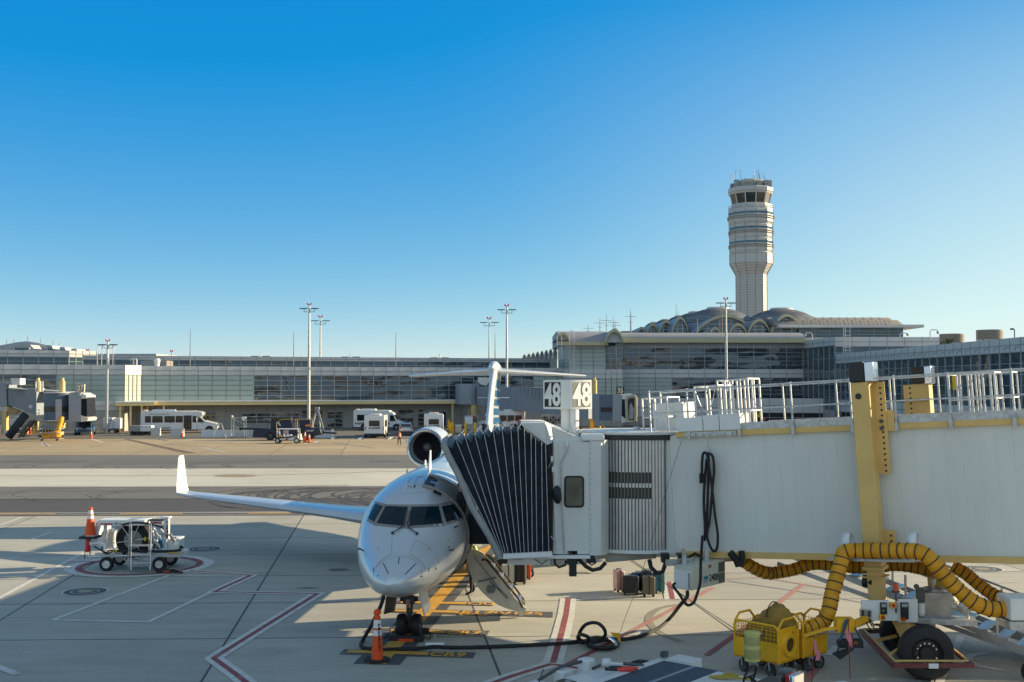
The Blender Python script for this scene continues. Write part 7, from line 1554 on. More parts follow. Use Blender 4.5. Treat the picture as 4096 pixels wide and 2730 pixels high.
for x, yt_, yb_, D, lab, yg in ((760, 1318, 1466, 160, 'tallest thin aerial above the concourse roof', 0), (1174, 1325, 1470, 166, 'thin aerial on the concourse roof left of the tall mast', 0), (1583, 1331, 1470, 168, 'thin aerial on the concourse roof left of the tail', 0), (1980, 1335, 1442, 172, 'thin aerial rising directly behind the jet fin', 0),
        (2352, 1300, 1342, 190, 'leftmost roof aerial over the terminal wing', 1), (2400, 1271, 1340, 180, 'roof aerial second from left over the terminal wing', 1), (2426, 1257, 1340, 182, 'roof aerial third from left over the terminal wing', 1), (2454, 1268, 1340, 184, 'roof aerial fourth from left over the terminal wing', 1), (2461, 1283, 1340, 181, 'shortest roof aerial of the group over the terminal wing', 1), (2522, 1236, 1335, 178, 'tall double roof aerial on the central block', 1), (2525, 1250, 1335, 177, 'twin of the tall double roof aerial on the central block', 0), (2706, 1212, 1275, 240, 'tall thin rod above the left vaults', 0), (2714, 1238, 1275, 240, 'short thin rod above the left vaults', 0), (2883, 1228, 1345, 176, 'lattice aerial pair left of the terminal mast', 0), (2890, 1232, 1345, 176, 'lattice aerial close left of the terminal mast', 0), (2791, 1272, 1320, 178, 'thin aerial in front of the big vault', 0)):
    aerialpole(x, yt_, yb_, D, lab, .055, yg)
for x, y, yb_, D, sgn, lab in ((3250, 1332, 1360, 171, -1, 'white curved camera mast on the inner corner roof'), (3602, 1333, 1350, 165, 1, 'small curved camera mast beside the barrel roofed wing'), (3722, 1320, 1349, 158, 1, 'white curved camera mast near the cooling towers')):
    c = gp_(x, D); t = thing('camera_mast', lab, 'camera', (c.x, D, Zat(yb_, D)), group='curved roof camera masts'); h_ = Zat(y, D) - Zat(yb_, D)
    MB().tube([(0, 0, -.3), (0, 0, h_ * .75), (sgn * .2, 0, h_), (sgn * .9, 0, h_), (sgn * 1.1, 0, h_ * .8)], .07, 8).build('arm', mPan, t); MB().sph((sgn * 1.1, 0, h_ * .62), .2).build('camera_dome', mLouv, t)
c = gp_(4060, 105); t = thing('roof_lamp', 'dark single arm roof lamp at the far right edge', 'lamp', (c.x, 105, 10)); z1 = Zat(1318, 105) - 10; MB().cyl((0, 0, 0), (0, 0, z1), .05, n=8).bar((0, 0, z1), (-.35, 0, z1), .05).build('post', mBlkP, t); MB().bx(-.36, -.1, -.1, .1, z1 - .06, z1 + .1).build('lamp_head', mBlkP, t)
# roof plant on the concourse
def roofbox(x0, x1, y0, y1, D, name, lab, cat, mat=mRoofG):
    a, c = at(x0, y1, D), at(x1, y0, D); t = thing(name, lab, cat, ((a.x + c.x) / 2, D, 0)); w_ = (c.x - a.x) / 2; MB().bx(-w_, w_, 0, 3, a.z - 2.5, c.z).build('casing', mat, t, bevel=.03); return t, w_, c.z
roofbox(560, 652, 1443, 1466, 158, 'roof_plant_room', 'long dark grey plant box on the concourse roof', 'roof plant', mLouv)
t, w_, z = roofbox(652, 667, 1443, 1466, 157.5, 'roof_vent_box', 'square tan box on the concourse roof beside the white fan', 'roof plant', mRoofT)
c = gp_(628, 156); t = thing('roof_fan', 'white round exhaust fan on the concourse roof', 'roof fan', (c.x, 156, 0)); zb_ = Zat(1464, 156); MB().lathe([(.3, zb_ - 1), (.35, zb_), (.3, zb_ + .2), (.38, zb_ + .3), (.45, zb_ + .8), (.36, zb_ + .95), (.3, zb_ + 1.0), (.0, zb_ + 1.0)], n=20).build('fan_cowl', mWB, t)
for x, lab in ((541, 'pair of white gooseneck vents on the concourse roof'),):
    c = gp_(x, 156); t = thing('gooseneck_vent', lab, 'roof vent', (c.x, 156, 0)); zb_ = Zat(1462, 156)
    for k, dx in enumerate((-.25, .2)): MB().tube([(dx, 0, zb_ - .5), (dx, 0, zb_ + .7), (dx - .12, 0, zb_ + .85), (dx - .35, 0, zb_ + .8), (dx - .4, 0, zb_ + .65)], .09, 8).build('vent_pipe', mWB, t)
for x, x2, D, lab in ((392, 410, 160, 'left pair of white hooped roof ladder rails'), (439, 455, 163, 'right pair of white hooped roof ladder rails')):
    c = gp_(x, D); t = thing('roof_ladder', lab, 'ladder', (c.x, D, 0), group='hooped roof ladders'); w_ = (x2 - x) / FPX * D; zt_ = Zat(1388, D); zb_ = Zat(1458, D)
    for xx in (0, w_): MB().tube([(xx - .12, 0, zb_ - 1), (xx - .12, 0, zt_ - .15), (xx, 0, zt_), (xx + .12, 0, zt_ - .15), (xx + .12, 0, zt_ - 1.1)], .035, 6).build('hoop_rail', mWB, t)
    MB().bar((0, 0, zb_ + .8), (w_, 0, zb_ + .8), .05).bar((0, 0, zb_ + 1.3), (w_, 0, zb_ + 1.3), .05).build('rungs', mWB, t)
for x, y0, y1, lab in ((2229, 1338, 1436, 'tall hooped ladder at the left edge of the terminal wing'), (2278, 1324, 1474, 'tall hooped ladder climbing the louvred gable')):
    D = 166.; c = gp_(x, D); t = thing('wall_ladder', lab, 'ladder', (c.x, D, 0), group='hooped wall ladders'); w_ = 18 / FPX * D; zt_, zb_ = Zat(y0, D), Zat(y1, D)
    MB().tube([(0, 0, zb_), (0, 0, zt_ - .3), (w_ * .25, 0, zt_), (w_ * .75, 0, zt_), (w_, 0, zt_ - .3), (w_, 0, zt_ - 1.2)], .05, 6).tube([(w_, 0, zb_), (w_, 0, zt_ - 1.3)], .05, 6).build('side_rails', mPan, t); b = MB(); z = zb_
    while z < zt_ - 1.2: b.bar((0, 0, z), (w_, 0, z), .04); z += .4
    b.build('rungs', mPan, t)
# ------------------------------------------------------------ unseen bridge added beyond the right edge, a guessed caster for the foreground shade
NB = thing('boarding_bridge', 'neighbouring boarding bridge just beyond the right edge whose shadow crosses the foreground apron', 'boarding bridge', (15.3, 29.9, 0), R(-4))
MB().bx(0, 26, 0, 1.6, 3.0, 5.6).build('tunnel', mWall, NB); MB().bx(-.1, 26, -.08, -.0, 2.9, 3.05).bx(0, 26, 1.6, 1.68, 2.9, 3.05).build('bottom_beam', mCream, NB)
for y in (0, 1.6): MB().bx(0, 26, y - .03, y + .03, 6.6, 6.65).bx(0, 26, y - .03, y + .03, 6.1, 6.15).build('railing', mGalv, NB)
for x in (7, 18):
    for y in (-.3, 1.9): MB().bx(x - .2, x + .2, y - .2, y + .2, 0, 6.4).build('lift_column', mCream, NB)
# ------------------------------------------------------------ vehicles on the far apron
mVan = M('vehicle white', (.74, .75, .75), .3, var=.03, scale=1.5, coat=.4, spots=.15, spotcol=(.6, .59, .55))
mVWin = M('vehicle glass', (.012, .014, .016), .05, var=.2, ior=1.7)
mTail = M('tail lamp', (.35, .01, .012), .3); mAmb = M('amber lamp', (.75, .22, .01), .35)
mSilv = M('car silver', (.42, .43, .45), .25, .6, var=.03, coat=.6); mNavy = M('navy paint', (.010, .018, .055), .4, var=.1, coat=.2); mTugB = M('tug blue', (.045, .135, .26), .4, var=.08, coat=.3)
mConB = M('barrier concrete', (.52, .51, .48), .8, var=.1, scale=3); mGse = M('equipment grey', (.33, .34, .34), .55, .2, var=.15, scale=5)
def vwheels(t, xs, y, r, w_=.26, n=22):
    for x in xs:
        for s_ in (-1, 1):
            wheel(t, (x, s_ * y, r), r, w_, mAlu, (0, 1, 0), n=n)
            for zc in (0,): MB().lathe([(r + .02, -.02), (r + .10, -.02), (r + .10, .02), (r + .02, .02)], (x, s_ * (y + w_ / 2 + .0), r + .02), (0, 1, 0), 20, a0=0, a1=360).build('wheel_arch', mBlkP, t)
def bus(label, c, rz, L, H, box, ident, front='cutaway', W_=2.35, wins=(), door=None, rear=True, brand=None, rear_id=None, side_id_x=.6, nbz=.35, group='white airport shuttle buses'):
    t = thing('shuttle_bus', label, 'bus', c, rz, group); y = W_ / 2; z0 = .42
    b = MB().prism([(0, -y, z0), (box, -y, z0), (box, -y, H - .1), (box - .15, -y, H), (.12, -y, H), (0, -y, H - .12)], (0, W_, 0)); b.build('body', mVan, t, bevel=.05)
    yc = y - .12
    if front == 'cutaway':
        pr = [(box - .02, z0), (L - .1, z0), (L, z0 + .2), (L - .05, 1.05), (L - .95, 1.38), (box + .55, H - .55), (box + .35, H - .3), (box - .02, H - .2)]
        ws = [(L - .98, 1.40), (box + .58, H - .58)]; dw = [(box + .1, 1.25), (L - 1.15, 1.25), (box + .58, H - .68), (box + .1, H - .65)]
    else:
        pr = [(box - .02, z0), (L - .1, z0), (L, z0 + .25), (L - .08, 1.22), (L - 1.5, 1.55), (box + .45, H - .75), (box - .02, H - .75)]
        ws = [(L - 1.48, 1.58), (box + .48, H - .78)]; dw = [(box + .1, 1.35), (L - 1.7, 1.35), (box + .42, H - .85), (box + .1, H - .85)]
        MB().prism([(box - .02, -y, H - .78), (box + .55, -y, H - .72), (box + .75, -y, H - .5), (box + .7, -y, H - .15), (box + .2, -y, H - .02), (box - .02, -y, H - .02)], (0, W_, 0)).build('front_cap', mVan, t, bevel=.05)
    MB().prism([(x, -yc, z) for x, z in pr], (0, 2 * yc, 0)).build('cab', mVan, t, bevel=.05)
    (xa, za_), (xb_, zb_) = ws; d_ = V((xb_ - xa, 0, zb_ - za_)); nn = V((-d_.z, 0, d_.x)).normalized(); nn = nn if nn.x > 0 else -nn
    p = [V((xa, -yc + .12, za_)) + d_ * .06, V((xa, yc - .12, za_)) + d_ * .06, V((xb_, yc - .18, zb_)) - d_ * .06, V((xb_, -yc + .18, zb_)) - d_ * .06]; MB().poly([q + nn * .02 for q in p]).build('windshield', mVWin, t, fix=False)
    for s_ in (-1, 1):
        MB().prism([(x, s_ * (yc + .012), z) for x, z in dw], (0, -s_ * .01, 0)).build('cab_window', mVWin, t)
        MB().bx(box + .6, box + .72, s_ * yc - .02 if s_ > 0 else -yc - .22, s_ * yc + .22 if s_ > 0 else -yc + .02, 1.35, 1.65).build('mirror', mBlkP, t)
        for x0, x1 in wins: MB().prism([(x, s_ * (y + .012), z) for x, z in rrect(x0, x1, H * .48, H * .78, .07, 3)], (0, -s_ * .01, 0)).build('side_window', mVWin, t)
        MB().bx(L - .12, L + .01, s_ * (yc - .4) - .14, s_ * (yc - .4) + .14, .8, 1.0).build('headlight', mPolish, t)
    if door:
        d = MB().bx(door[0], door[1], -y - .015, -y, z0 + .05, H * .80).build('door', mBlkP, t)
        xm = (door[0] + door[1]) / 2
        for x0, x1 in ((door[0] + .08, xm - .05), (xm + .05, door[1] - .08)): MB().bx(x0, x1, -y - .02, -y - .015, z0 + .15, H * .77).build('door_glass', mVWin, d)
    MB().prism([(-.012, yy, z) for yy, z in rrect(-.62, .62, H * .53, H * .78, .08, 3)], (.01, 0, 0)).build('rear_window', mVWin, t)
    for s_ in (-1, 1):
        for k in range(3): MB().cyl((-.02, s_ * (y - .14), .95 + k * .16), (.01, s_ * (y - .14), .95 + k * .16), .065, n=10).build('tail_lamp', mTail if k != 1 else mBlkP, t)
    MB().bx(-.12, .15, -y + .02, y - .02, .32, .52).build('rear_bumper', mBlkP, t); MB().bx(.1, box, -y + .12, y - .12, .3, z0).build('underbody', mBlkP, t)
    MB().bx(L - .15, L + .08, -yc + .05, yc - .05, .38, .62).build('front_bumper', mBlkP if front == 'cutaway' else mPolish, t)
    MB().hexa([(box * .18, -.65, H), (box * .6, -.65, H), (box * .6, .65, H), (box * .18, .65, H), (box * .2, -.55, H + .2), (box * .58, -.55, H + .2), (box * .58, .55, H + .2), (box * .2, .55, H + .2)]).bx(.15, .6, -.6, .6, H, H + .14).build('roof_unit', mVan, t, bevel=.03)
    MB().cyl((.3, 0, H + .14), (.3, 0, H + .24), .09, n=10).build('beacon', mAmb, t)
    for x in (.9, L - 1.0): 
        pass
    rw = .42
    for x in (1.5, L - 1.05):
        for s_ in (-1, 1):
            MB().lathe([(0, 0), (rw + .09, 0), (rw + .09, .012), (0, .012)], (x, s_ * (y if x < 3 else yc) + (.0 if s_ > 0 else -.012), rw), (0, 1, 0), 20).build('wheel_arch', mBlkP, t); wheel(t, (x, s_ * ((y if x < 3 else yc) - .06), rw), rw, .28, mAlu, (0, 1, 0), n=22)
    if ident: text(ident, mSignK, t, (side_id_x, -y - .02, .95 if front == 'cutaway' else .68), (1, 0, 0), (0, 0, 1), nbz, .012)
    if rear_id: text(rear_id, mSignK, t, (-.02, 0, 1.18), (0, -1, 0), (0, 0, 1), .30, .012)
    if brand: 
        text('AmericanAirlines', M('brand grey', (.22, .24, .27), .5), t, (brand[0], -y - .02, brand[1]), (1, 0, 0), (0, 0, 1), .20, .004)
        x = brand[0] + brand[2]; MB().prism([(x, -y - .02, brand[1] + .12), (x + .1, -y - .02, brand[1] + .12), (x + .25, -y - .02, brand[1] - .14), (x + .16, -y - .02, brand[1] - .14)], (0, .006, 0)).build('brand_mark', M('mark red', (.4, .04, .08), .4), t)
    return t
p = G(558, 1734)
bus('long white shuttle bus with a truck nose marked AA267 by the cream canopy', (p.x, p.y + 1.0, 0), R(8), 9.6, 2.82, 7.0, 'AA267', 'truck', 2.4, [(.55, 1.3), (1.45, 2.75), (2.95, 4.25), (4.35, 5.25), (6.45, 6.95)], (5.35, 6.35), brand=(2.1, 2.45, 1.15), side_id_x=3.2, nbz=.26)
p = G(1416, 1722); bus('white shuttle bus marked AAE090 seen from its side behind AAE084', (p.x, p.y + 1.1, 0), R(-4), 6.95, 2.72, 4.9, 'AAE090', 'cutaway', 2.3, [(.5, 1.55), (1.7, 2.7), (2.85, 3.8), (3.95, 4.7)], None, brand=(2.6, 1.25, .95), side_id_x=.95)
p = G(1497, 1753); bus('white shuttle bus marked AAE084 showing its rear left of the silver car', (p.x, p.y, 0), R(92), 6.9, 2.6, 4.9, None, 'cutaway', 2.36, [(.5, 1.5), (1.7, 2.7), (2.9, 3.8)], rear_id='AAE084')
p = G(1735, 1744); bus('white shuttle bus marked AAE089 showing its rear above the engine', (p.x, p.y, 0), R(94), 6.9, 2.6, 4.9, None, 'cutaway', 2.36, [(.5, 1.5), (1.7, 2.7), (2.9, 3.8)], rear_id='AAE089')
p = G(2097, 1722); t = bus('white shuttle bus marked AAE086 half hidden behind the jet fin', (p.x + .1, p.y + 1.1, 0), R(180), 6.6, 2.62, 4.9, None, 'cutaway', 2.3, [(.4, 1.35), (1.45, 2.4), (2.5, 3.4), (3.5, 4.4)])
text('AAE086', mSignK, t, (3.9, 2.3 / 2 + .02, .95), (-1, 0, 0), (0, 0, 1), .34, .012); text('AmericanAirlines', bpy.data.materials['brand grey'], t, (3.0, 2.3 / 2 + .02, 1.22), (-1, 0, 0), (0, 0, 1), .2, .004)
# silver car
p = G(1624, 1744); car = thing('parked_car', 'silver crossover car seen from behind beside AAE084', 'car', (p.x, p.y, 0), R(96)); 
def ring_y(x, zs, ws): return [(x, -ws, zs), (x, ws, zs)]
MB().loft([[(x, -w_, z0), (x, w_, z0), (x, w_ * 1.0, z1 * .72 + z0 * .28), (x, w_ * .97, z1), (x, -w_ * .97, z1), (x, -w_ * 1.0, z1 * .72 + z0 * .28)] for x, w_, z0, z1 in ((0, .80, .45, .86), (.06, .88, .30, 1.0), (.9, .9, .25, 1.02), (3.0, .9, .25, 1.0), (4.1, .85, .28, .86), (4.4, .7, .4, .7))]).build('body', mSilv, car, bevel=.04)
MB().loft([[(x, -w_, .98), (x, w_, .98), (x2, w2, z1), (x2, -w2, z1)] for x, w_, x2, w2, z1 in ((.08, .82, .35, .62, 1.5), (.4, .84, .6, .64, 1.56), (2.0, .84, 1.9, .64, 1.56), (3.1, .82, 2.3, .6, 1.48))]).build('greenhouse', mSilv, car, bevel=.03)
MB().hexa([(.09, -.68, 1.06), (.09, .68, 1.06), (.10, .68, 1.06), (.10, -.68, 1.06), (.27, -.56, 1.44), (.27, .56, 1.44), (.30, .56, 1.44), (.30, -.56, 1.44)]).build('rear_window', mVWin, car)
MB().bx(-.09, .1, -.82, .82, .34, .52).build('rear_bumper', mBlkP, car); MB().bx(-.03, .0, -.25, .25, .66, .78).build('number_plate', mReflW, car)
for s_ in (-1, 1): MB().bx(-.02, .12, s_ * .72 - .13, s_ * .72 + .13, .82, 1.0).build('tail_lamp', mTail, car, bevel=.02); MB().bx(1.0, 2.9, s_ * .80 - .02, s_ * .80 + .02, 1.06, 1.4).build('side_window', mVWin, car); MB().bx(.4, 2.6, s_ * .6 - .02, s_ * .6 + .02, 1.56, 1.61).build('roof_rail', mAlu, car)
for x in (.8, 3.4):
    for s_ in (-1, 1): wheel(car, (x, s_ * .78, .34), .34, .22, mAlu, (0, 1, 0), n=20)
# concrete barriers
def barrier(x0, x1, y, lab, mat, h_=.85):
    a, c = G(x0, y), G(x1, y); L = (c - a).length; t = MB().prism([(0, -.3, 0), (0, .3, 0), (0, .3, .08), (0, .17, .3), (0, .09, h_), (0, -.09, h_), (0, -.17, .3), (0, -.3, .08)], (L, 0, 0)).build('concrete_barrier', mat); t.location = a; t.rotation_euler = (0, 0, math.atan2(c.y - a.y, c.x - a.x)); tag(t, lab, 'barrier', 'concrete barriers on the far apron')
mBW = M('barrier white', (.66, .66, .65), .7, var=.06, scale=3)
barrier(605, 642, 1743, 'short grey concrete barrier at the rear of the long bus', mConB, .95); barrier(684, 736, 1746, 'grey concrete barrier with a cone before the long bus', mConB, .95); barrier(806, 926, 1749, 'long white barrier behind the A-frame ladder', mBW); barrier(930, 1050, 1750, 'long white barrier behind the rolling platform', mBW); barrier(1262, 1322, 1752, 'white barrier beside the grey tripod', mBW); barrier(1325, 1336, 1755, 'end of a pale barrier standing crosswise right of the tripod', mBW, 1.1)
# ladders and stands
def ladderA(x0, x1, y0, y1, lab):
    a = G(x0, y1); D = a.y; c = G((x0 + x1) / 2, y1); t = thing('step_ladder', lab, 'ladder', (c.x, D, 0), group='ladders on the far apron'); h_ = Zat(y0, D); w_ = (x1 - x0) / FPX * D / 2
    for s_ in (-1, 1):
        for dx in (-.22, .22): MB().bar((s_ * w_ * .95, dx, 0), (s_ * .22, dx * .6, h_), .06).build('side_rail', mAlu, t)
        for k in range(1, 7): f = k / 7; x = s_ * (w_ * .95 + (.22 - w_ * .95) * f); MB().bar((x, -.22, h_ * f), (x, .22, h_ * f), .08, .04).build('rung', mAlu, t)
    MB().bx(-.25, .25, -.2, .2, h_ - .04, h_ + .03).build('top_step', mAlu, t)
ladderA(850, 907, 1695, 1752, 'silver A-frame ladder standing before the white barrier'); ladderA(-6, 24, 1702, 1740, 'silver ladder at the left edge beneath bridge 37')
c = G(955, 1752); t = thing('rolling_platform', 'grey rolling platform steps with guard rails before the white barrier', 'platform ladder', (c.x, c.y, 0)); D = c.y; h_ = Zat(1667, D)
for x in (-.75, .75):
    for y in (-.5, .5): MB().bar((x, y, .1), (x * .95, y, h_ if x > 0 else h_ * .97), .07).build('post', mAlu, t)
for k in range(5): MB().bx(-.7, .7, -.5 + k * .15, -.25 + k * .15, .25 + k * .24, .29 + k * .24).build('step', mAlu, t)
MB().bar((-.75, -.5, 1.5), (.75, -.5, .8), .05).bar((-.75, -.5, 2.3), (.75, -.5, 1.6), .04).bar((-.75, .5, 2.3), (.75, .5, 2.3), .05).build('handrail', mAlu, t); MB().bx(.4, .9, -.3, .3, h_ - .5, h_).build('lamp_box', mPolish, t, bevel=.05); MB().sph((-.7, -.5, h_), .16).build('lamp_head', mPan, t)
for x in (-.7, .7): wheel(t, (x, -.5, .1), .1, .06, mGalv, (0, 1, 0), n=12)
c = G(1012, 1753); t = thing('work_stand', 'small grey work stand in front of the white barrier', 'stand', (c.x, c.y, 0)); MB().bx(-.32, .32, -.2, .2, .68, .74).bx(-.3, .3, -.2, .2, .35, .39).build('shelf', mGse, t)
for x in (-.28, .28): MB().bar((x, -.18, 0), (x, -.18, .95), .05).bar((x, .18, 0), (x, .18, .7), .05).build('leg', mGse, t)
c = G(1268, 1750); t = thing('tripod_frame', 'tall grey steel A-frame tripod standing behind the barrier', 'tripod', (c.x, c.y, 0)); D = c.y; h_ = Zat(1634, D)
for q in ((-1.15, .6), (1.05, -.3), (.2, 1.6)): MB().bar((q[0], q[1], 0), (0, 0, h_), .22).build('leg', mGse, t)
MB().bx(-.25, .25, -.2, .2, h_ - .15, h_ + .15).build('head', mGse, t)
# navy belt loader tractor with tow arms
c = G(1150, 1762); t = thing('baggage_tractor', 'navy blue low loader tractor with yellow rails numbered 16147', 'loader', (c.x, c.y + .6, 0), R(2)); 
MB().hexa([(-3.9, -.8, .35), (-2.2, -.8, .3), (-2.2, .8, .3), (-3.9, .8, .35), (-3.8, -.8, 1.15), (-1.6, -.8, 1.25), (-1.6, .8, 1.25), (-3.8, .8, 1.15)]).build('front_counterweight', mNavy, t, bevel=.06)
MB().bx(-2.3, 3.3, -.85, .85, .5, 1.15).build('chassis', mNavy, t, bevel=.04); MB().hexa([(1.7, -1, .55), (3.9, -1, .6), (3.9, .9, .6), (1.7, .9, .55), (1.7, -1, 1.4), (3.6, -1, 1.4), (3.8, .9, 1.4), (1.7, .9, 1.4)]).build('rear_body', mNavy, t, bevel=.08)
MB().bx(-2.0, .3, .0, .95, 1.15, 2.55).build('cab_block', mNavy, t, bevel=.05); MB().bx(1.2, 2.4, .1, .9, 1.15, 2.25).build('seat_block', mNavy, t, bevel=.05); MB().bx(-1.9, .2, -.02, .0, 2.2, 2.55).build('cab_window', mVWin, t)
MB().bar((-5.3, -.3, 1.3), (-2.2, -.3, 1.2), .16, .22).sph((-5.3, -.3, 1.28), .18).build('tow_arm', mBlkP, t); MB().bar((3.3, -.3, .9), (5.4, -.3, .75), .16, .2).build('tow_arm', mBlkP, t)
mRail = M('rail tan', (.50, .36, .14), .5)
for pts in ([(-1.2, -.9, 1.2), (-1.2, -.9, 2.0), (-.6, -.9, 2.35), (2.7, -.9, 2.35), (3.0, -.9, 1.2)], [(.9, -.9, 1.2), (.9, -.9, 2.35)], [(1.1, -.9, 1.2), (1.1, -.9, 2.4)]): MB().tube(pts, .045, 6).build('guard_rail', mRail, t)
MB().bx(2.0, 2.5, -.92, -.88, 1.55, 1.75).build('amber_lamp', mAmb, t); text('16147', mSignW, t, (2.55, -1.02, 1.08), (1, 0, 0), (0, 0, 1), .24, .01)
for x in (-1.9, 2.3):
    for y in (-.85, .8): wheel(t, (x, y, .5), .5, .3, mSteelD, (0, 1, 0), n=20)
MB().prism([(-1.3, -.015, 2.0), (-1.1, -.015, 2.0), (-.85, -.015, 1.6), (-1.0, -.015, 1.6)], (0, .01, 0)).build('tail_emblem', mSignW, t)
# white hydrant cart in front of it
c = G(1150, 1774); t = thing('hydrant_cart', 'white hydrant pump cart with black hose before the navy loader', 'fuel cart', (c.x, c.y, 0), R(1)); s_ = c.y / FPX
MB().bx(-1.35, 1.5, -.6, .6, .38, .55).build('chassis', mWhiteP, t, bevel=.02); MB().tube([(-1.0, -.55, .5), (-1.0, -.55, 1.52), (1.2, -.55, 1.52), (1.2, -.55, .5)], .07, 8).build('pipe_frame', mWB, t); MB().tube([(-1.0, .55, .5), (-1.0, .55, 1.52), (1.2, .55, 1.52), (1.2, .55, .5)], .05, 8).build('pipe_frame', mWB, t)
MB().bx(-.35, .15, -.45, -.4, 1.0, 1.4).build('sign_plate', M('sign pinkish', (.45, .38, .38), .5), t); MB().lathe([(0, 0), (.18, 0), (.18, .3), (.1, .4), (0, .4)], (-.75, -.3, .55), n=14).build('orange_filter', M('filter orange', (.55, .23, .03), .45), t); MB().lathe([(0, 0), (.16, 0), (.18, .3), (0, .42)], (.05, -.2, .55), n=14).sph((.35, -.3, .75), (.3, .2, .2)).cyl((-.72, -.4, .8), (-.72, -.4, 1.25), .08, n=10).cyl((-.3, -.35, .6), (-.3, -.35, 1.3), .09, n=10).build('pump_unit', mWB, t)
MB().tube([(-1.4, -.6, .62), (-.6, -.65, .6), (.2, -.68, .66), (.9, -.66, .9), (1.3, -.6, 1.15)], .06, 8).tube([(-.5 + .55 * math.cos(R(a)), -.3, 1.0 + .5 * math.sin(R(a))) for a in range(0, 190, 15)], .03, 6).build('hose', mBlk, t); MB().bx(1.15, 1.45, -.5, .3, .55, 1.0).build('valve_box', M('valve tan', (.55, .52, .44), .5), t); MB().bx(-.1, .15, -.63, -.6, .4, .55).build('red_plate', mRedL, t)
for x in (-.95, 1.05):
    for y in (-.55, .55): wheel(t, (x, y, .3), .3, .22, mHub, (0, 1, 0), n=18)
# left group: tow tractor, spill cart, dollies
c = G(352, 1738); t = thing('blue_tow_tractor', 'pale roofed blue tow tractor facing the viewer beside the spill cart', 'tow tractor', (c.x, c.y, 0), R(-80)); 
MB().hexa([(0, -1.0, .35), (3.2, -1.0, .35), (3.2, 1.0, .35), (0, 1.0, .35), (0, -1.0, .95), (3.25, -1.0, .80), (3.25, 1.0, .80), (0, 1.0, .95)]).build('body', mTugB, t, bevel=.06); MB().bx(1.7, 3.15, -.95, .95, 1.68, 1.85).build('roof', mTugB, t, bevel=.05)
for x in (1.75, 3.05):
    for y in (-.88, .88): MB().bar((x, y, .9), (x - (.12 if x > 2 else 0), y, 1.7), .08).build('cab_post', mTugB, t)
MB().hexa([(3.05, -.85, .95), (3.08, -.85, .95), (3.08, .85, .95), (3.05, .85, .95), (2.96, -.85, 1.66), (2.99, -.85, 1.66), (2.99, .85, 1.66), (2.96, .85, 1.66)]).build('windshield', mVWin, t); MB().bx(2.0, 2.4, -.3, .3, .8, 1.4).build('seat', mBlkP, t, bevel=.05); MB().cyl((2.9, 0, 1.85), (2.9, 0, 1.97), .08, n=8).build('beacon', mAmb, t); MB().bx(3.26, 3.32, -.35, .35, .55, .8).build('grille', mSteelD, t)
for y in (-.7, .7): MB().cyl((3.2, y, .72), (3.29, y, .72), .11, n=12).build('headlight', mPolish, t); MB().bx(3.26, 3.36, y - .3, y + .3, .36, .52).build('bumper_pad', mTugB, t)
for x in (.6, 2.5):
    for y in (-.95, .95): wheel(t, (x, y, .42), .42, .3, mSteelD, (0, 1, 0), n=18)
c = G(448, 1732); t = thing('spill_cart', 'white box cart lettered spill cart beside the blue tow tractor', 'cart', (c.x, c.y, 0), R(6)); MB().bx(-.95, .25, -.75, .75, .55, 1.95).build('box', mWB, t, bevel=.02); MB().bx(.26, 1.05, -.5, .95, .55, 1.9).build('side_box', mWB, t, bevel=.02); MB().bx(-.95, .9, -.7, .7, .38, .55).build('chassis', mSteelD, t)
text('spill', mSignK, t, (-.3, -.765, 1.55), (1, 0, 0), (0, 0, 1), .22, .02, .75, shear=.15); text('cart', mSignK, t, (-.3, -.765, 1.22), (1, 0, 0), (0, 0, 1), .16, .02, .72, shear=.15); bd = MB().bx(-.45, -.15, -.765, -.752, .85, 1.06).build('badge', mTugB, t); text('M', mSignW, bd, (-.3, -.772, .96), (1, 0, 0), (0, 0, 1), .14, .02); MB().cyl((-.85, -.85, .1), (-.95, -.8, 1.3), .04, n=6).bx(-.95, -.75, -.88, -.8, .05, .3).build('broom', mYel, t)
for x in (-.6, .6):
    for y in (-.6, .6): wheel(t, (x, y, .22), .22, .14, mSteelD, (0, 1, 0), n=16)
for x0, x1, lab, m_ in ((524, 566, 'blue grey sided baggage dolly before the long bus', mGse), (567, 611, 'white sided baggage dolly with red marks before the long bus', mWB)):
    a, c = G(x0, 1742), G(x1, 1742); t = thing('baggage_dolly', lab, 'trailer', ((a.x + c.x) / 2, a.y, 0), group='baggage dollies by the bus'); w_ = (c.x - a.x) / 2
    MB().bx(-w_, w_, -.6, .6, .5, 1.2).build('tub', m_, t, bevel=.02); MB().bx(-w_ + .05, w_ - .05, -.55, .55, .4, .5).build('chassis', mSteelD, t)
    for x in (-w_ + .3, w_ - .3):
        for y in (-.5, .5): wheel(t, (x, y, .24), .24, .14, mSteelD, (0, 1, 0), n=14)
    if m_ is mWB:
        for x in (-.5, .0, .5): MB().bx(x - .07, x + .07, -.612, -.602, 1.0, 1.08).build('red_reflector', mTail, t)
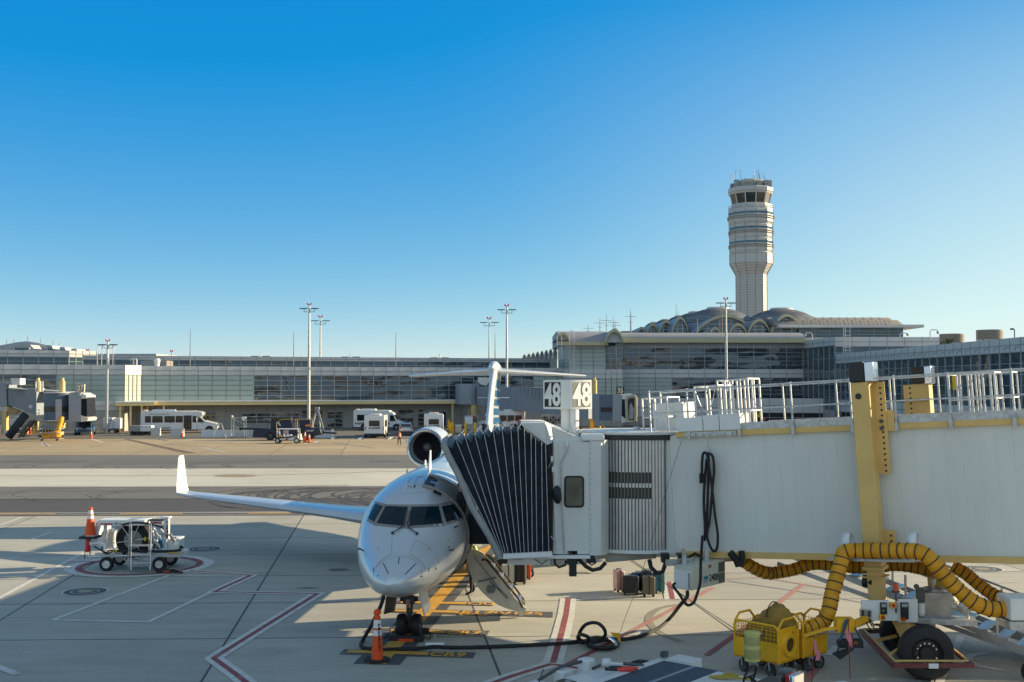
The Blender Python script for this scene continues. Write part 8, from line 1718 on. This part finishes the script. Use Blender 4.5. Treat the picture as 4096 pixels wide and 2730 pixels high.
# clutter at the foot of the concourse behind the tail
def gbox(x0, x1, y0, y1, nm, lab, cat, mat, dep=1.2, grp=None, feet=True):
    a, c = G(x0, y1), G(x1, y1); D = a.y; t = thing(nm, lab, cat, ((a.x + c.x) / 2, D, 0), group=grp); w_ = (c.x - a.x) / 2; h_ = Zat(y0, D); MB().bx(-w_, w_, 0, dep, .12, h_).build('casing', mat, t, bevel=.03); MB().bx(-w_ * .9, w_ * .9, .05, dep - .05, 0, .12).build('skid', mSteelD, t); return t, w_, h_, D
t, w_, h_, D = gbox(1858, 1912, 1663, 1724, 'generator_box', 'grey generator box with white doors behind the jet fin', 'generator', mGse)
MB().bx(-w_ * .95, w_ * .2, -.03, -.0, h_ * .45, h_ * .93).build('door', mWB, t); MB().bx(w_ * .25, w_ * .9, -.03, -.0, h_ * .5, h_ * .85).build('vent', mSteelD, t); MB().bx(w_ * .3, w_ * .7, -.05, -.035, h_ * .87, h_ * .97).build('red_sign', mTail, t)
t, w_, h_, D = gbox(1822, 1845, 1704, 1736, 'waste_bin', 'cream waste bin left of the jet fin', 'bin', M('bin cream', (.60, .56, .46), .5), .8); MB().bx(-w_ - .05, w_ + .05, -.05, .85, h_, h_ + .12).build('lid', mWB, t)
for x, lab in ((1802, 'yellow bollard left of the cream bin'), (1810, 'second yellow bollard left of the cream bin'), (1862, 'yellow bollard right of the cream bin'), (1901, 'yellow bollard by the generator box'), (1795, 'yellow bollard nearest the AAE089 bus')):
    p = G(x, 1738 if x != 1795 else 1722); MB_ = MB().lathe([(.15, 0), (.15, 1.35), (.11, 1.45), (0, 1.48)], n=12).build('bollard', mYel); MB_.location = p; tag(MB_, lab, 'bollard', 'yellow bollards at the concourse foot')
p = G(1922, 1737); t = thing('equipment_trolley', 'small white framed trolley at the left foot of the jet fin', 'trolley', p); MB().bar((-.4, 0, 0), (-.25, 0, .95), .07).bar((.4, 0, 0), (.25, 0, .95), .07).bar((-.3, 0, .95), (.3, 0, .95), .07).bx(-.3, .3, .1, .5, .2, .8).build('frame', mWB, t)
for x in (-.4, .4): wheel(t, (x, .1, .12), .12, .08, mSteelD, (0, 1, 0), n=12)
t, w_, h_, D = gbox(2071, 2160, 1680, 1728, 'red_ground_unit', 'red topped dark ground unit behind the near bridge hood', 'ground equipment', M('red unit', (.48, .05, .03), .4), 1.6); MB().bx(-w_ * .9, w_ * .25, -.03, -.0, .4, h_ - .25).build('side_panel', mBlkP, t)
t, w_, h_, D = gbox(2163, 2262, 1660, 1716, 'fan_unit', 'row of three large fans in a grey unit under bridge 35', 'cooling fan', mGse, 1.2)
for k in range(3):
    x = -w_ + w_ * (k + .5) / 1.5; f_ = MB().lathe([(.0, .02), (w_ * .29, .02), (w_ * .29, -.04), (w_ * .26, -.04), (w_ * .26, .0)], (x, -.03, h_ * .62), (0, 1, 0), 20).build('fan', mBlkP, t); b = MB()
    for q in range(4): a = R(45 + 90 * q); e, u = V((math.cos(a), 0, math.sin(a))), V((-math.sin(a), 0, math.cos(a))); C_ = V((x, -.06, h_ * .62)); b.poly([C_ + e * .08 - u * .05, C_ + e * w_ * .24 - u * .16, C_ + e * w_ * .24 + u * .1, C_ + e * .08 + u * .05])
    b.build('blades', mGse, f_, fix=False)
# ------------------------------------------------------------ boarding bridges 37 and 35
mCreF = M('faded cream', (.58, .44, .20), .5, var=.08)
mCor = M('corrugated blue grey', (.27, .31, .36), .5, .2, var=.06, scale=2); mCorR = M('rotunda blue grey', (.10, .14, .20), .45, .3, var=.08)
def bridge(label, nm, E, parts): pass
def TP(x, y, D): return at(x * .38265, 1300 + y * .38265, D)
B37 = thing('boarding_bridge', 'far left boarding bridge with gate sign 37 and round dark cab', 'boarding bridge', (TP(580, 1000, 128).x, 128, 0), group='boarding bridges across the apron'); O37 = B37.location.copy()
def q37(x, y, D): return TP(x, y, D) - O37
def slab(B, P, dep, nm, mat, par=None): return MB().prism(P, dep).build(nm, mat, par or B)
tp = [q37(-400, 640, 142), q37(75, 660, 134), q37(380, 665, 130), q37(380, 945, 130), q37(75, 830, 134), q37(-400, 800, 142)]
tn = slab(B37, tp, (0, 2.4, 0), 'tunnel', mCor); b = MB()
for k in range(30):
    f = k / 29; a = tp[1].lerp(tp[2], f); c = tp[4].lerp(tp[3], f); b.bar(a - V((0, .06, 0)), c - V((0, .06, 0)), .07, .1)
b.build('corrugation', mCor, tn, fix=False)
slab(B37, [q37(-120, 590, 133.5), q37(60, 600, 133.5), q37(75, 860, 133.5), q37(-120, 850, 133.5)], (0, 3, 0), 'tunnel_end_frame', mCor)
rc_ = q37(580, 860, 128); zt_, zb_ = q37(0, 715, 128).z, q37(0, 1005, 128).z; rr = 140 * .38265 / FPX * 128
ro = MB().lathe([(0, zb_), (rr, zb_), (rr, zt_), (0, zt_ + .1)], (rc_.x, .8, 0), n=40).build('rotunda', mCorR, B37); MB().lathe([(rr + .03, zb_ + 1.05), (rr + .03, zb_ + 1.65)], (rc_.x, .8, 0), n=40).build('rotunda_window', M('rotunda glass', (.05, .05, .045), .1, var=.4, scale=1.5), ro, fix=False); MB().lathe([(rr, zb_ - .02), (rr + .1, zb_ - .02), (rr + .1, zb_ + .1), (rr, zb_ + .1)], (rc_.x, .8, 0), n=40).build('rotunda_rim', mGalv, ro); MB().lathe([(0, zt_ + .1), (rr + .12, zt_ + .08), (rr + .12, zt_), (rr, zt_)], (rc_.x, .8, 0), n=40).build('rotunda_roof', mPan, ro)
b = MB()
for k in range(8): x = 585 + k * 8; b.bar(q37(x, 780, 126.75), q37(x, 1000, 126.75), .05)
b.build('curtain_slats', mAlu, ro)
slab(B37, [q37(718, 715, 127), q37(790, 700, 127), q37(848, 712, 127), q37(845, 1015, 127), q37(718, 1005, 127)], (0, 2.8, 0), 'cab', mCor); slab(B37, [q37(848, 712, 127), q37(905, 742, 127), q37(900, 770, 127), q37(850, 775, 127)], (0, 2.8, 0), 'cab_hood', mPan); slab(B37, [q37(850, 770, 127.1), q37(905, 745, 127.1), q37(912, 960, 127.1), q37(850, 945, 127.1)], (0, 2.6, 0), 'canopy', mCanv); slab(B37, [q37(846, 945, 127), q37(925, 975, 127), q37(912, 1005, 127), q37(846, 1015, 127)], (0, 2.7, 0), 'cab_sill', mPan)
for x in (398, 652): MB().cyl(q37(x, 1080 if x > 500 else 700, 129.5), q37(x, 590, 129.5), .32, n=12).cyl(q37(x, 590, 129.5), q37(x, 556, 129.5), .2, n=10).build('lift_column', mCreF, B37)
slab(B37, [q37(108, 558, 132), q37(208, 560, 132), q37(208, 625, 132), q37(125, 628, 132)], (0, 1.5, 0), 'roof_air_unit', mPan); slab(B37, [q37(0, 585, 132), q37(118, 590, 132), q37(118, 628, 132), q37(0, 620, 132)], (0, 2.5, 0), 'roof_cap', mCor); slab(B37, [q37(100, 658, 131), q37(760, 702, 131), q37(760, 712, 131), q37(100, 668, 131)], (0, 2.2, 0), 'roof_deck', mPan)
b = MB()
for x in (375, 412, 436, 447): b.bar(q37(x, 700, 128.5), q37(x, 590, 128.5), .09)
b.bar(q37(375, 598, 128.5), q37(412, 598, 128.5), .08).build('roof_guard', mWB, B37)
sg_ = slab(B37, [q37(802, 615, 126.8), q37(884, 622, 126.8), q37(878, 705, 126.8), q37(800, 700, 126.8)], (0, .25, 0), 'gate_sign', M('sign cream', (.62, .56, .42), .4)); slab(B37, [q37(808, 622, 126.79), q37(878, 628, 126.79), q37(872, 699, 126.79), q37(806, 694, 126.79)], (0, .008, 0), 'sign_panel', M('sign brown', (.20, .16, .09), .4), sg_); text('37', M('sign cream bright', (.80, .76, .66), .5), sg_, q37(842, 661, 126.74), (1, 0, .05), (0, 0, 1), .66, .045, .70)
MB().cyl(q37(840, 745, 127), q37(840, 700, 127), .12).build('sign_post', mPan, sg_)
MB().lathe([(.0, 0), (.22, 0), (.2, -.05), (0, -.1)], q37(320, 858, 128.6), (0, 1, 0), 16).build('convex_mirror', mPan, B37)
b = MB()
for x in (372, 408): b.bar(q37(x, 985, 129), q37(x, 885, 129), .06)
for y in (890, 930, 985): b.bar(q37(372, y, 129), q37(408, y, 129), .05)
b.bar(q37(300, 990, 129), q37(440, 995, 129), .3, .08).build('stair_landing', mGalv, B37)
st_ = MB()
for o_ in (0, .9): st_.bar(q37(200, 1175, 128) + V((0, o_, 0)), q37(330, 1000, 128.5) + V((0, o_, 0)), .1, .25)
for k in range(11): p = q37(175, 1175, 128).lerp(q37(290, 1010, 128.5), k / 10); st_.bar(p, p + V((.9, .9, 0)), .22, .05)
st_.build('service_stair', mSteelD, B37)
MB().bx(q37(400, 0, 128).x, q37(640, 0, 128).x, .2, 1.2, .5, .85).build('axle_beam', mCreF, B37); slab(B37, [q37(360, 1010, 129.5), q37(390, 1010, 129.5), q37(385, 1100, 129.5), q37(362, 1100, 129.5)], (0, .5, 0), 'leg', mCreF)
for x in (420, 600): p = q37(x, 1100, 129); wheel(B37, (p.x, 1.6, .5), .5, .35, mSteelD, (0, 1, 0), n=18)
slab(B37, [q37(75, 850, 133), q37(200, 900, 132), q37(150, 940, 132), q37(80, 935, 133)], (0, .6, 0), 'under_hopper', M('hopper tan', (.35, .24, .1), .6)); slab(B37, [q37(450, 1010, 128.3), q37(640, 1010, 128.3), q37(630, 1050, 128.3), q37(470, 1050, 128.3)], (0, 1.5, 0), 'under_frame', mGse)
slab(B37, [q37(20, 900, 133), q37(70, 900, 133), q37(65, 1100, 133), q37(25, 1100, 133)], (0, .6, 0), 'leg', mCreF)
dk = MB().tube(spline([q37(90, 1170, 127) + O37, q37(150, 1090, 127) + O37, q37(230, 985, 127.3) + O37, q37(270, 940, 127.6) + O37], 6), .46, 14).build('dark_duct', M('duct navy', (.012, .02, .035), .6)); tag(dk, 'fat dark blue air duct leaning up to bridge 37', 'air hose')
b = MB()
for f in (.12, .33, .55, .78):
    p = TP(90, 1170, 127).lerp(TP(270, 940, 127.6), f); d_ = (TP(270, 940, 127.6) - TP(90, 1170, 127)).normalized(); x, y = basis(d_); b.tube([p + (x * math.cos(a) + y * math.sin(a)) * .48 for a in [R(k * 24) for k in range(15)]], .035, 5, closed=True)
b.build('duct_ring', mGalv, dk)
def lcart(x0, x1, y, lab):
    a, c = G(x0, y), G(x1, y); t = thing('hose_basket', lab, 'cart', ((a.x + c.x) / 2, a.y, 0)); w_ = (c.x - a.x) / 2; b = MB()
    for z in (.25, .9, 1.3):
        b.tube([(-w_, -.6, z), (w_, -.6, z), (w_, .6, z), (-w_, .6, z)], .035, 6, closed=True)
    for k in range(9):
        x = -w_ + 2 * w_ * k / 8; b.bar((x, -.6, .25), (x, -.6, 1.3), .03)
    b.bar((-w_, -.6, 1.3), (-w_ + .5, -.6, 1.9), .06); b.build('basket_frame', mGse, t)
    b = MB(); rn_ = random.Random(9)
    for k in range(5): b.tube(spline([(rn_.uniform(-w_, w_) * .8, rn_.uniform(-.4, .3), rn_.uniform(.4, 1.0)) for q in range(5)], 5), .2, 10)
    b.build('yellow_hose', mHose, t); MB().tube(spline([(w_ * .55, -.2, .5), (w_ * .65, 0, 1.1), (w_ * .78, .3, 2.0), (w_ * .8, .5, 2.6)], 5), .3, 12).build('yellow_hose', mHose, t); MB().sph((-.3, 0, 1.1), (.8, .4, .25)).build('dark_hose', mBlk, t)
    for x in (-w_ + .5, w_ - .3): wheel(t, (x, -.5, .12), .12, .08, mSteelD, (0, 1, 0), n=12)
lcart(156, 246, 1764, 'wire basket cart heaped with yellow hose under bridge 37')
for x, y, lab, m_, h_ in ((29, 1738, 'yellow bollard at the left edge under bridge 37', mYel, 1.1), (136, 1739, 'yellow bollard by the red cylinder under bridge 37', mYel, 1.1), (108, 1738, 'small yellow bollard beside the dark stair under bridge 37', mYel, .8), (120, 1737, 'red cylinder under bridge 37', mRedL, .9)):
    o = MB().lathe([(.17, 0), (.17, h_), (.12, h_ + .1), (0, h_ + .12)], n=12).build('bollard' if m_ is mYel else 'fire_cylinder', m_); o.location = G(x, y); tag(o, lab, 'bollard' if m_ is mYel else 'cylinder')
t, w_, h_, D = gbox(32, 70, 1668, 1733, 'switch_cabinet', 'grey switch cabinet on a white base under bridge 37', 'cabinet', mGse, 1); MB().bx(-w_ * .8, w_ * .7, -.03, 0, h_ * .5, h_ * .92).build('door', mPan, t)
o = MB().lathe([(.12, 0), (.12, .5), (.16, .55), (.14, .7), (.06, .82), (0, .84)], n=12).lathe([(.06, -.22), (.06, .22)], (0, 0, .5), (1, 0, 0), 8).build('fire_hydrant', mRedL); o.location = G(411, 1722); tag(o, 'small red fire hydrant left of the spill cart', 'fire hydrant')
# bridge 35
def U3(x, y, D): return at(1600 + x * .38265, 1300 + y * .38265, D)
def U4(x, y, D): return at(2400 + x * .38265, 1200 + y * .38265, D)
c = U3(1900, 1000, 138); B35 = thing('boarding_bridge', 'corrugated boarding bridge with gate sign 35 behind the jet tail', 'boarding bridge', (c.x, 138, 0), group='boarding bridges across the apron'); O35 = B35.location.copy()
q3 = lambda x, y, D: U3(x, y, D) - O35
q4 = lambda x, y, D: U4(x, y, D) - O35
for nm, P in (('tunnel', [(805, 645, 163), (1160, 652, 155), (1160, 895, 155), (805, 832, 163)]), ('tunnel', [(1160, 648, 154.5), (1700, 668, 143), (1970, 690, 140), (1970, 985, 140), (1700, 950, 143), (1160, 885, 154.5)])):
    tp = [q3(*p) for p in P]; tn = slab(B35, tp, (.6, 2.2, 0), nm, mCor); b = MB(); n = 14
    for k in range(n):
        f = (k + .5) / n; x = P[0][0] + (P[-1 if len(P) == 4 else 2][0] - P[0][0]) * f
        if len(P) == 4: a, c_ = tp[0].lerp(tp[1], f), tp[3].lerp(tp[2], f)
        else: a, c_ = tp[0].lerp(tp[1], f), tp[5].lerp(tp[4], f)
        b.bar(a - V((0, .06, 0)), c_ - V((0, .06, 0)), .12, .12)
    b.build('corrugation', mCorR if 0 else mCor, tn, fix=False)
MB().cyl(q3(715, 830, 165), q3(715, 618, 165), 1.9, n=24).build('rotunda', mCor, B35); slab(B35, [q3(615, 620, 165.5), q3(680, 618, 165.5), q3(680, 815, 165.5), q3(615, 805, 165.5)], (0, 3, 0), 'building_link', mCor); MB().cyl(q3(775, 1060, 163.5), q3(775, 840, 163.5), .5, n=14).build('rotunda_column', mCreF, B35)
slab(B35, [q3(815, 548, 164), q3(932, 552, 164), q3(930, 595, 164), q3(905, 632, 164), q3(840, 625, 164), q3(812, 590, 164)], (0, 1.5, 0), 'roof_air_unit', mPan)
slab(B35, [q4(-60, 985, 134), q4(0, 985, 133), q4(0, 1280, 133), q4(-60, 1270, 134)], (0, 2.5, 0), 'cab_frame', mCor)
ro = slab(B35, [q4(-5, 990, 132.8), q4(138, 990, 132), q4(135, 1265, 132), q4(-5, 1262, 132.8)], (0, 2.6, 0), 'rolling_curtain', mCorR); slab(B35, [q4(8, 1125, 132.6), q4(128, 1125, 131.9), q4(128, 1172, 131.9), q4(8, 1172, 132.6)], (0, .1, 0), 'curtain_window', mBlkP, ro)
slab(B35, [q4(136, 1000, 131.5), q4(232, 1000, 131), q4(225, 1275, 131), q4(130, 1270, 131.5)], (0, 2.6, 0), 'cab', mCor); slab(B35, [q4(228, 990, 130.8), q4(340, 985, 130), q4(372, 1005, 130), q4(285, 1045, 130), q4(232, 1040, 130.8)], (0, 2.7, 0), 'cab_hood', mPan); slab(B35, [q4(232, 1040, 130.9), q4(285, 1045, 130.2), q4(280, 1250, 130.2), q4(228, 1215, 130.9)], (0, 2.5, 0), 'canopy', mCanv)
MB().tube([q4(285, 1275, 129.9), q4(275, 1050, 129.9), q4(290, 1020, 129.9), q4(360, 1005, 129.9), q4(375, 1030, 129.9), q4(372, 1265, 129.9), q4(285, 1275, 129.9)], .18, 8).build('canopy_bumper', M('bumper khaki', (.42, .39, .30), .7), B35); slab(B35, [q4(290, 1030, 130), q4(370, 1030, 130), q4(368, 1260, 130), q4(290, 1262, 130)], (0, .2, 0), 'cab_interior', mBlkP); slab(B35, [q4(308, 1110, 129.95), q4(325, 1075, 129.95), q4(355, 1140, 129.95), q4(348, 1245, 129.95), q4(305, 1248, 129.95)], (0, .05, 0), 'cab_door', M('door grey', (.36, .35, .34), .5)); slab(B35, [q4(225, 1215, 130.8), q4(280, 1240, 130.5), q4(278, 1280, 130.5), q4(225, 1290, 130.8)], (0, 2.6, 0), 'cab_sill', mPan)
sg_ = slab(B35, [q4(175, 905, 131.2), q4(255, 912, 131), q4(250, 985, 131), q4(172, 978, 131.2)], (0, .25, 0), 'gate_sign', mSignK); text('35', bpy.data.materials['sign cream bright'], sg_, q4(212, 946, 130.9), (1, 0, 0), (0, 0, 1), .62, .03, .64); MB().cyl(q4(212, 1030, 131.4), q4(212, 980, 131.4), .14).build('sign_post', mPan, sg_)
MB().cyl(q3(2032, 720, 139), q3(2032, 580, 139), .33, n=12).cyl(q3(2032, 580, 139), q3(2032, 550, 139), .2, n=10).build('lift_column', mCreF, B35)
slab(B35, [q3(1830, 945, 142), q3(1955, 940, 141), q3(1955, 980, 141), q3(1840, 975, 142)], (0, 1.2, 0), 'stair_canopy', mPan); b = MB()
for o_ in (0, 1.0): b.bar(q3(1560, 1100, 142) + V((0, o_, 0)), q3(1860, 960, 142) + V((0, o_, 0)), .12, .25)
for k in range(10): p = q3(1560, 1100, 142).lerp(q3(1860, 960, 142), k / 9); b.bar(p, p + V((0, 1.0, 0)), .25, .05)
b.build('service_stair', mGalv, B35)
MB().bar(q3(1840, 1100, 139), q3(2080, 1085, 138), .5, .4).bar(q3(2005, 1085, 139.5), q3(2005, 985, 139.5), .45).build('wheel_carriage', mYel, B35)
for x, D in ((1875, 138.5), (1970, 139.5)): p = G(1600 + x * .38265, 1300 + 1190 * .38265); wheel(B35, (p.x - O35.x, p.y - O35.y, .62), .62, .4, mSteelD, (.2, 1, 0), n=20)
b = MB()
for k in range(7): b.tube([q3(2120 + 40 * math.cos(a), 1115 + 45 * math.sin(a), 138 + k * .12) for a in [R(q * 24) for q in range(15)]], .12, 6, closed=True)
b.tube([q3(2075, 1070, 138), q3(2095, 1110, 138)], .3, 10); o = b.build('coiled_hose', mHose, B35)
# ------------------------------------------------------------ people
mSkin = M('skin', (.42, .22, .14), .5, var=.05); mHair = M('hair', (.015, .010, .008), .7); mTrou = M('dark trousers', (.014, .014, .017), .75); mJean = M('jeans', (.03, .045, .08), .8); mShoe = M('shoes', (.012, .012, .012), .6); mVest = M('orange vest', (.85, .13, .012), .6); mHiV = M('lime vest', (.55, .75, .03), .5); mDkS = M('dark shirt', (.02, .022, .03), .8)
def person(label, c, rz, H, legs, stride=.12, arms=(.12, -.1), vest=None, stripe=True, lean=0., hat=None):
    t = thing('person', label, 'person', c, rz); k = H / 1.75
    vs, es, rad = [], [], []
    def add(p, r, par=None):
        vs.append(V(p) * k); rad.append(r * k)
        if par is not None: es.append((par, len(vs) - 1))
        return len(vs) - 1
    pel = add((0, 0, .95), .15); ab = add((lean * .3, 0, 1.12), .145, pel); chst = add((lean * .7, 0, 1.32), .165, ab); nk = add((lean, 0, 1.47), .06, chst); hd = add((lean + .015, 0, 1.56), .085, nk); h2 = add((lean + .02, 0, 1.66), .092, hd); h3 = add((lean + .01, 0, 1.73), .05, h2)
    for s_ in (-1, 1):
        st = stride * s_
        hp = add((0, s_ * .09, .88), .105, pel); kn = add((st * .5 + .03, s_ * .10, .49), .068, hp); an = add((st - .02, s_ * .10, .10), .045, kn); tt_ = add((st + .10, s_ * .11, .04), .038, an); add((st + .18, s_ * .115, .03), .03, tt_)
        sh = add((lean, s_ * .17, 1.39), .07, chst); a_ = arms[0 if s_ < 0 else 1]; el = add((lean + a_ * .4 - .03, s_ * .235, 1.12), .046, sh); wr = add((lean + a_ * 1.2 + .03, s_ * .25, .89), .032, el); pm = add((lean + a_ * 1.3 + .04, s_ * .25, .82), .036, wr)
        for q, (dy, ln_) in enumerate(((-.03, .075), (-.01, .085), (.01, .08), (.03, .065))): f1 = add((lean + a_ * 1.35 + .045 + dy, s_ * .25, .78), .011, pm); add((lean + a_ * 1.38 + .05 + dy, s_ * .245, .78 - ln_), .009, f1)
        add((lean + a_ * 1.3 + .085, s_ * .235, .79), .011, pm)
    me = bpy.data.meshes.new('body'); me.from_pydata([tuple(v_) for v_ in vs], es, []); ob = bpy.data.objects.new('tmp_body', me); COL.objects.link(ob); ob.modifiers.new('skin', 'SKIN')
    sv = me.skin_vertices[0].data
    for i, r in enumerate(rad): sv[i].radius = (r, r)
    sv[0].use_root = True; sb = ob.modifiers.new('sub', 'SUBSURF'); sb.levels = 1; sb.render_levels = 1
    m2_ = bpy.data.meshes.new_from_object(ob.evaluated_get(bpy.context.evaluated_depsgraph_get())); bpy.data.objects.remove(ob)
    m2_.name = 'body'; m2_.materials.clear()
    for m_ in (legs, mDkS, mSkin, mShoe): m2_.materials.append(m_)
    for p in m2_.polygons:
        z = p.center.z / k; p.material_index = 3 if z < .09 else (2 if z > 1.49 or (z < .87 and abs(p.center.y) / k > .205) else (0 if z < .98 else 1)); p.use_smooth = True
    link('body', m2_, t)
    MB().sph(V((lean - .005, 0, 1.665)) * k, (.105 * k, .098 * k, .10 * k), 14).build('hair' if not hat else 'cap', hat or mHair, t)
    MB().sph(V((lean + .112, 0, 1.61)) * k, (.018 * k, .014 * k, .02 * k), 6).sph(V((lean + .10, .03, 1.635)) * k, .009 * k, 6).sph(V((lean + .10, -.03, 1.635)) * k, .009 * k, 6).bx((lean + .098) * k, (lean + .104) * k, -.022 * k, .022 * k, 1.563 * k, 1.572 * k).build('face', mSkin, t)
    if vest:
        v_ = MB().loft([[((lean * f + .155 * w_ * math.cos(a)) * k, .215 * w_ * math.sin(a) * k, z * k) for a in [2 * math.pi * q / 20 for q in range(20)]] for z, w_, f in ((.93, .98, .1), (1.05, .95, .3), (1.25, 1.0, .6), (1.36, .98, .9), (1.45, .62, 1))], cap=False).build('safety_vest', vest, t, fix=False)
        if stripe:
            for z in (1.06, 1.2): MB().lathe([(.001, 0)], n=3) if 0 else MB().loft([[((lean * .5 + .163 * math.cos(a)) * k, .222 * math.sin(a) * k, (z + dz) * k) for a in [2 * math.pi * q / 20 for q in range(20)]] for dz in (0, .05)], cap=False).build('reflective_stripe', mReflW, v_, fix=False)
    return t
p = G(1597, 1781); person('person in an orange safety vest and dark trousers walking on the apron', (p.x, p.y, 0), R(120), 1.52, mTrou, .2, (.15, -.15), mVest, hat=mHair)
person('dark haired person leaning out of the bridge by the jet door', (-1.30, 28.75, zb + .10), R(200), 1.62, mTrou, .05, (.05, .05), None)
p = G(*A2(1545, 540)); person('person in a lime safety vest standing beneath the jet door', (-1.18, 33.6, 0), R(200), 1.72, mTrou, .08, (.1, -.1), mHiV)
p = G(*A2(2152, 488)); person('person in jeans standing beside the orange suitcase under the bridge', (p.x, p.y, 0), R(180), 1.75, mJean, .06, (.1, .1), None)
